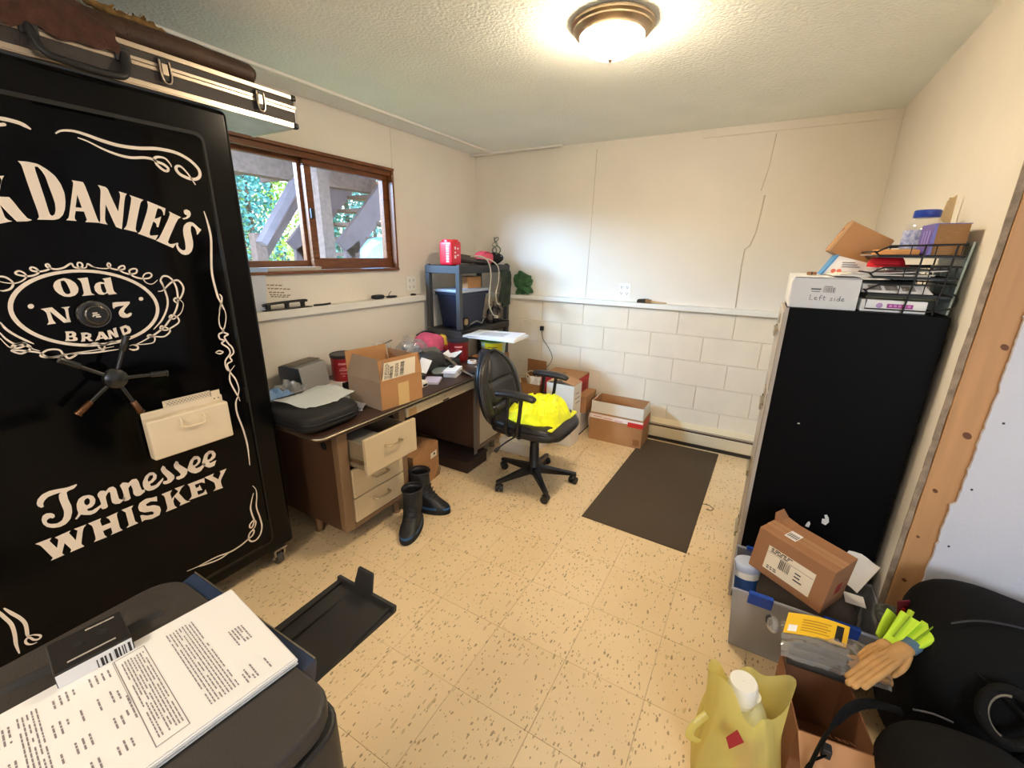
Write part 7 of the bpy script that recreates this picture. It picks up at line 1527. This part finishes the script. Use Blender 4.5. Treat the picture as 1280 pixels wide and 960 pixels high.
# yellow carrier bag with a bottle
M_ybag = clear('yellow_bag_film', tint=(.92, .84, .30), gloss=.08, haze=.62, hcol=(.88, .80, .28), rough=.3)
yb = thing('yellow_bag', (.15, 1.10, 0), 'translucent yellow plastic carrier bag standing open on the floor', 'plastic bag')
def ybag(u, v):
    a = 2*PI*u; z = .36*v
    r = 1+.10*noise.noise(Vector((math.cos(a)*1.8, math.sin(a)*1.8, v*2.2)))+.05*noise.noise(Vector((math.cos(a)*5, math.sin(a)*5, v*3)))
    k = .95-.16*v+.06*math.sin(v*5)
    wv = .016*math.sin(a*3+1)*v**3
    top = (.045*math.sin(a*2+.6)+.020*math.sin(a*5))*v**4
    return Vector((.150+.118*k*r*math.copysign(abs(math.cos(a))**.8, math.cos(a))+wv-.01*v, 1.115+.095*k*r*math.copysign(abs(math.sin(a))**.8, math.sin(a)), .001+z+top))
MB().grid(ybag, 64, 40).build('bag_film', M_ybag, yb, smooth=40, recalc=True)
MB().grid(lambda u, v: Vector((.04+.10*u, 1.08-.04*u+.02*v, .19+.05*v+.012*noise.noise(Vector((u*5, v*5, 1)))-.05*u)).lerp(Vector((.045, 1.06, .20)), .0), 10, 6).build('tied_handle', M_ybag, yb, smooth=60)
MB().tube(smoothpath([(.055, 1.06, .26), (.028, 1.03, .235), (.022, 1.02, .20), (.045, 1.04, .17)], 5), .012, 8, flat=.3).build('bag_handle', M_ybag, yb, smooth=60)
MB().prism([Vector((.020, .006, 0)), Vector((.0, .030, 0)), Vector((-.022, -.004, 0)), Vector((-.01, -.03, 0))], (0, 0, 0), (0, 0, .0006)).xf(Matrix.Translation((.128, 1.012, .275)) @ Matrix.Rotation(math.radians(72), 4, 'X')).build('red_print', M_redc, yb)
wbt = thing('white_bottle', (.155, 1.15, .004), 'white plastic bottle with ribbed cap standing in the yellow bag', 'bottle')
MB().lathe([(.050, 0), (.054, .006), (.054, .22), (.050, .25), (.034, .285), (.026, .295), (.026, .31)], (.155, 1.14, .004), 32).build('bottle_body', mat('white_bottle', S(232, 230, 222), rough=.4), wbt, smooth=40)
cp_ = MB().lathe([(.037, .318), (.038, .320), (.037, .368), (.034, .374), (.001, .374)], (.150, 1.13, .004), 32, capb=False, axis=(-.06, -.05, 1)).build('bottle_cap', mat('cap_white', S(238, 234, 222), rough=.4), wbt, smooth=40)
MB().lathe([(.033, .300), (.033, .318)], (.150, 1.13, .004), 24, axis=(-.06, -.05, 1)).build('neck_ring', mat('neck_cream', S(222, 214, 190), rough=.5), wbt, smooth=40)
MB().lathe([(.0545, .09), (.0545, .20)], (.155, 1.14, .004), 32, capa=False, capb=False).build('red_label', mat('label_red', S(176, 34, 30), rough=.5), wbt, smooth=60)

# ------------------------------------------------------------------ printer in the near left corner
M_prn = mat('printer_charcoal', S(38, 35, 33), rough=.5, bump=.1, bscale=400)
M_prnl = mat('printer_lid', S(58, 52, 47), rough=.55, bump=.15, bscale=300)
M_prnb = mat('printer_edge_daylit', S(44, 58, 84), rough=.25, spec=.6)  # daylight on the glossy black front edge painted in as blue
stand = thing('printer_stand', (-.66, .02, 0), 'dark low cabinet under the printer, mostly out of view', 'stand')
box_('stand_body', M_prn, (-.86, -.18, .04), (-.42, .22, .655), stand, bevel=.004)
box_('stand_top', M_prn, (-.88, -.20, .655), (-.40, .24, .675), stand, bevel=.003)
box_('stand_plinth', M_dark, (-.84, -.16, 0), (-.44, .20, .04), stand)
pr = thing('printer', (-.62, .04, .676), 'black inkjet printer with a paper stack on its lid, bottom left foreground', 'printer')
PX0, PX1, PY0, PY1 = -.852, -.395, -.17, .262
def rslab(z0, z1, x0, y0, x1, y1, r, nm, m, bev=.004):
    return MB().prism(rpoly(x0, y0, x1, y1, r, z0, n=6), (0, 0, 0), (0, 0, z1-z0)).build(nm, m, pr, bevel=bev)
rslab(.678, .905, PX0, PY0, PX1, PY1, .045, 'printer_body', M_prn, .006)
rslab(.905, .938, PX0-.006, PY0, PX1-.006, PY1-.004, .050, 'scanner_lid', M_prnl, .008)
MB().prism([Vector((PX0+.02, PY1-.012, .928)), Vector((PX0+.02, PY1+.016, .935)), Vector((PX0+.02, PY1+.020, .928)), Vector((PX0+.02, PY1+.012, .890))], (0, 0, 0), (.345, 0, 0)).build('control_panel', M_prnb, pr, bevel=.002)
box_('panel_line', M_steel, (PX0+.02, PY1+.0155, .9345), (PX0+.365, PY1+.0175, .9358), pr)
box_('panel_gap', M_dark, (-.655, PY1-.008, .9345), (-.652, PY1+.017, .9362), pr)
MB().tube([(PX0+.03, PY0+.04, .9385), (PX0+.09, PY1-.06, .9385)], .010, 8, flat=.2).build('lid_groove', M_prn, pr)
MB().blob((-.79, .195, .937), (.045, .035, .004), 20, 8).build('finger_recess', M_prnl, pr, smooth=180)
tr_ = MB().hexa([(-.820, PY1-.01, .700), (-.640, PY1-.01, .700), (-.618, .555, .712), (-.812, .555, .712)], [(-.820, PY1-.01, .706), (-.640, PY1-.01, .706), (-.618, .555, .718), (-.812, .555, .718)]).build('output_tray', M_prn, pr)
box_('tray_groove', M_dark, (-.755, .30, .7085), (-.751, .54, .7165), tr_)
for x in (-.797, -.632): MB().hexa([(x-.004, .29, .706), (x+.004, .29, .706), (x+.004, .55, .716), (x-.004, .55, .716)], [(x-.004, .29, .712), (x+.004, .29, .712), (x+.004, .55, .724), (x-.004, .55, .724)]).build('tray_rail', M_prn, tr_)
MB().hexa([(-.812, .548, .712), (-.618, .548, .712), (-.618, .560, .712), (-.812, .560, .712)], [(-.812, .552, .730), (-.618, .552, .730), (-.618, .562, .728), (-.812, .562, .728)]).build('tray_lip', M_prn, tr_, bevel=.002)
MB().hexa([(-.755, .548, .716), (-.690, .548, .716), (-.690, .556, .716), (-.755, .556, .716)], [(-.748, .566, .775), (-.697, .566, .775), (-.697, .574, .775), (-.748, .574, .775)]).build('paper_stop', M_prn, tr_, bevel=.006)
box_('front_recess', M_dark, (-.83, PY1-.002, .715), (-.60, PY1+.001, .86), pr)
MB().hexa([(-.60, PY1-.01, .70), (-.52, PY1-.03, .70), (-.52, PY1+.02, .70), (-.60, PY1+.035, .70)], [(-.60, PY1-.01, .80), (-.52, PY1-.03, .80), (-.52, PY1+.012, .80), (-.60, PY1+.025, .80)]).build('front_bulge', M_prn, pr, bevel=.012)
box_('side_seam', M_dark, (PX1-.0005, PY0+.05, .80), (PX1+.0006, PY1-.06, .804), pr)
# paper stack on the lid
st_ = thing('paper_stack', (-.62, .125, .939), 'thick stack of printed white documents lying on the printer lid', 'paper', rz=math.radians(-6.5))
g = random.Random(12)
LW, LD = .216, .292
for k in range(7):
    a = g.uniform(-.003, .003); b = g.uniform(-.003, .003); z = k*.0016
    box_('document_page', M_paper, (-LW/2+a, -LD/2+b, z), (LW/2+a, LD/2+b, z+.0014), st_, bevel=.0004, seg=1)
zt = 7*.0016+.0001
mb = MB()
def word(x, y, L, hgt): mb.add([(x, y, zt), (x-L, y, zt), (x-L, y+hgt, zt), (x, y+hgt, zt)], [(0, 1, 2, 3)])
def para(x0, x1, y, hgt=.0015, dens=.92, gap=.0012):
    x = x1
    while x > x0+.003:
        L = min(g.uniform(.003, .011), x-x0)
        if g.random() < dens: word(x, y, L, hgt)
        x -= L+gap
# sheets lie upside down to the viewer: header at the far end
for k in range(5): para(-.018, .020, .122-k*.0042, .0019)
for k in range(4): para(.064, .092, .100-k*.0042, .0019)
para(.070, .092, .117, .0019)
for k in range(9): para(-.085, .085, .078-k*.0040)
for k in range(8): para(-.080, .080, .0165-k*.0034, .0014)
para(-.02, .03, -.0165, .0018)
for r in range(9):
    for cx_, w_ in ((-.085, .020), (-.040, .024), (.008, .020), (.050, .018)):
        if g.random() < .8: para(cx_, cx_+w_, -.022-r*.0062-(.010 if r > 3 else 0), .0019)
for k in range(5): para(-.085, .090, -.090-k*.0040)
for r in range(6):
    for cx_ in (-.08, -.02, .05): para(cx_, cx_+.03, -.114-r*.0048, .0019)
mb.build('printed_text', mat('print_ink', S(138, 128, 130), rough=.8), st_, recalc=False, kind='stuff')
mb = MB()
for x0, y0, x1, y1 in ((-.09, .0205, .09, .0215), (-.09, -.013, .09, -.012), (-.0905, -.013, -.0895, .0215), (.0895, -.013, .0905, .0215), (-.09, -.0145, .0, -.0140)):
    mb.add([(x0, y0, zt), (x1, y0, zt), (x1, y1, zt), (x0, y1, zt)], [(0, 1, 2, 3)])
mb.build('printed_frame', mat('print_ink', (0, 0, 0)), st_, recalc=False, kind='stuff')
# black device carton on the lid
nb = thing('black_device_box', (-.749, .113, .939), 'flat black device box with white printed edge beside the paper stack', 'box', rz=math.radians(-8))
box_('box_body', mat('device_black', S(30, 27, 25), rough=.45), (-.042, -.040, 0), (.030, .040, .034), nb, bevel=.002)
box_('white_edge', M_paper, (.0302, -.039, .003), (.0308, .039, .031), nb)
barcode(nb, Matrix.Translation((.0312, .000, .009)) @ Matrix.Rotation(PI/2, 4, 'Z') @ Matrix.Rotation(PI/2, 4, 'X'), .018, .016, 3)
barcode(nb, Matrix.Translation((.0312, .019, .007)) @ Matrix.Rotation(PI/2, 4, 'Z') @ Matrix.Rotation(PI/2, 4, 'X'), .020, .020, 6)
for y in (-.010, .016): MB().lathe([(.007, 0), (.007, .0004)], (-.01, y, .0342), 16).build('printed_icon', M_dark, nb)
for y0, y1, x in ((-.025, .025, .016), (.0, .032, -.034)): box_('text_line', mat('grey_text', S(170, 160, 150), rough=.6), (x, y0, .0341), (x+.003, y1, .0344), nb)
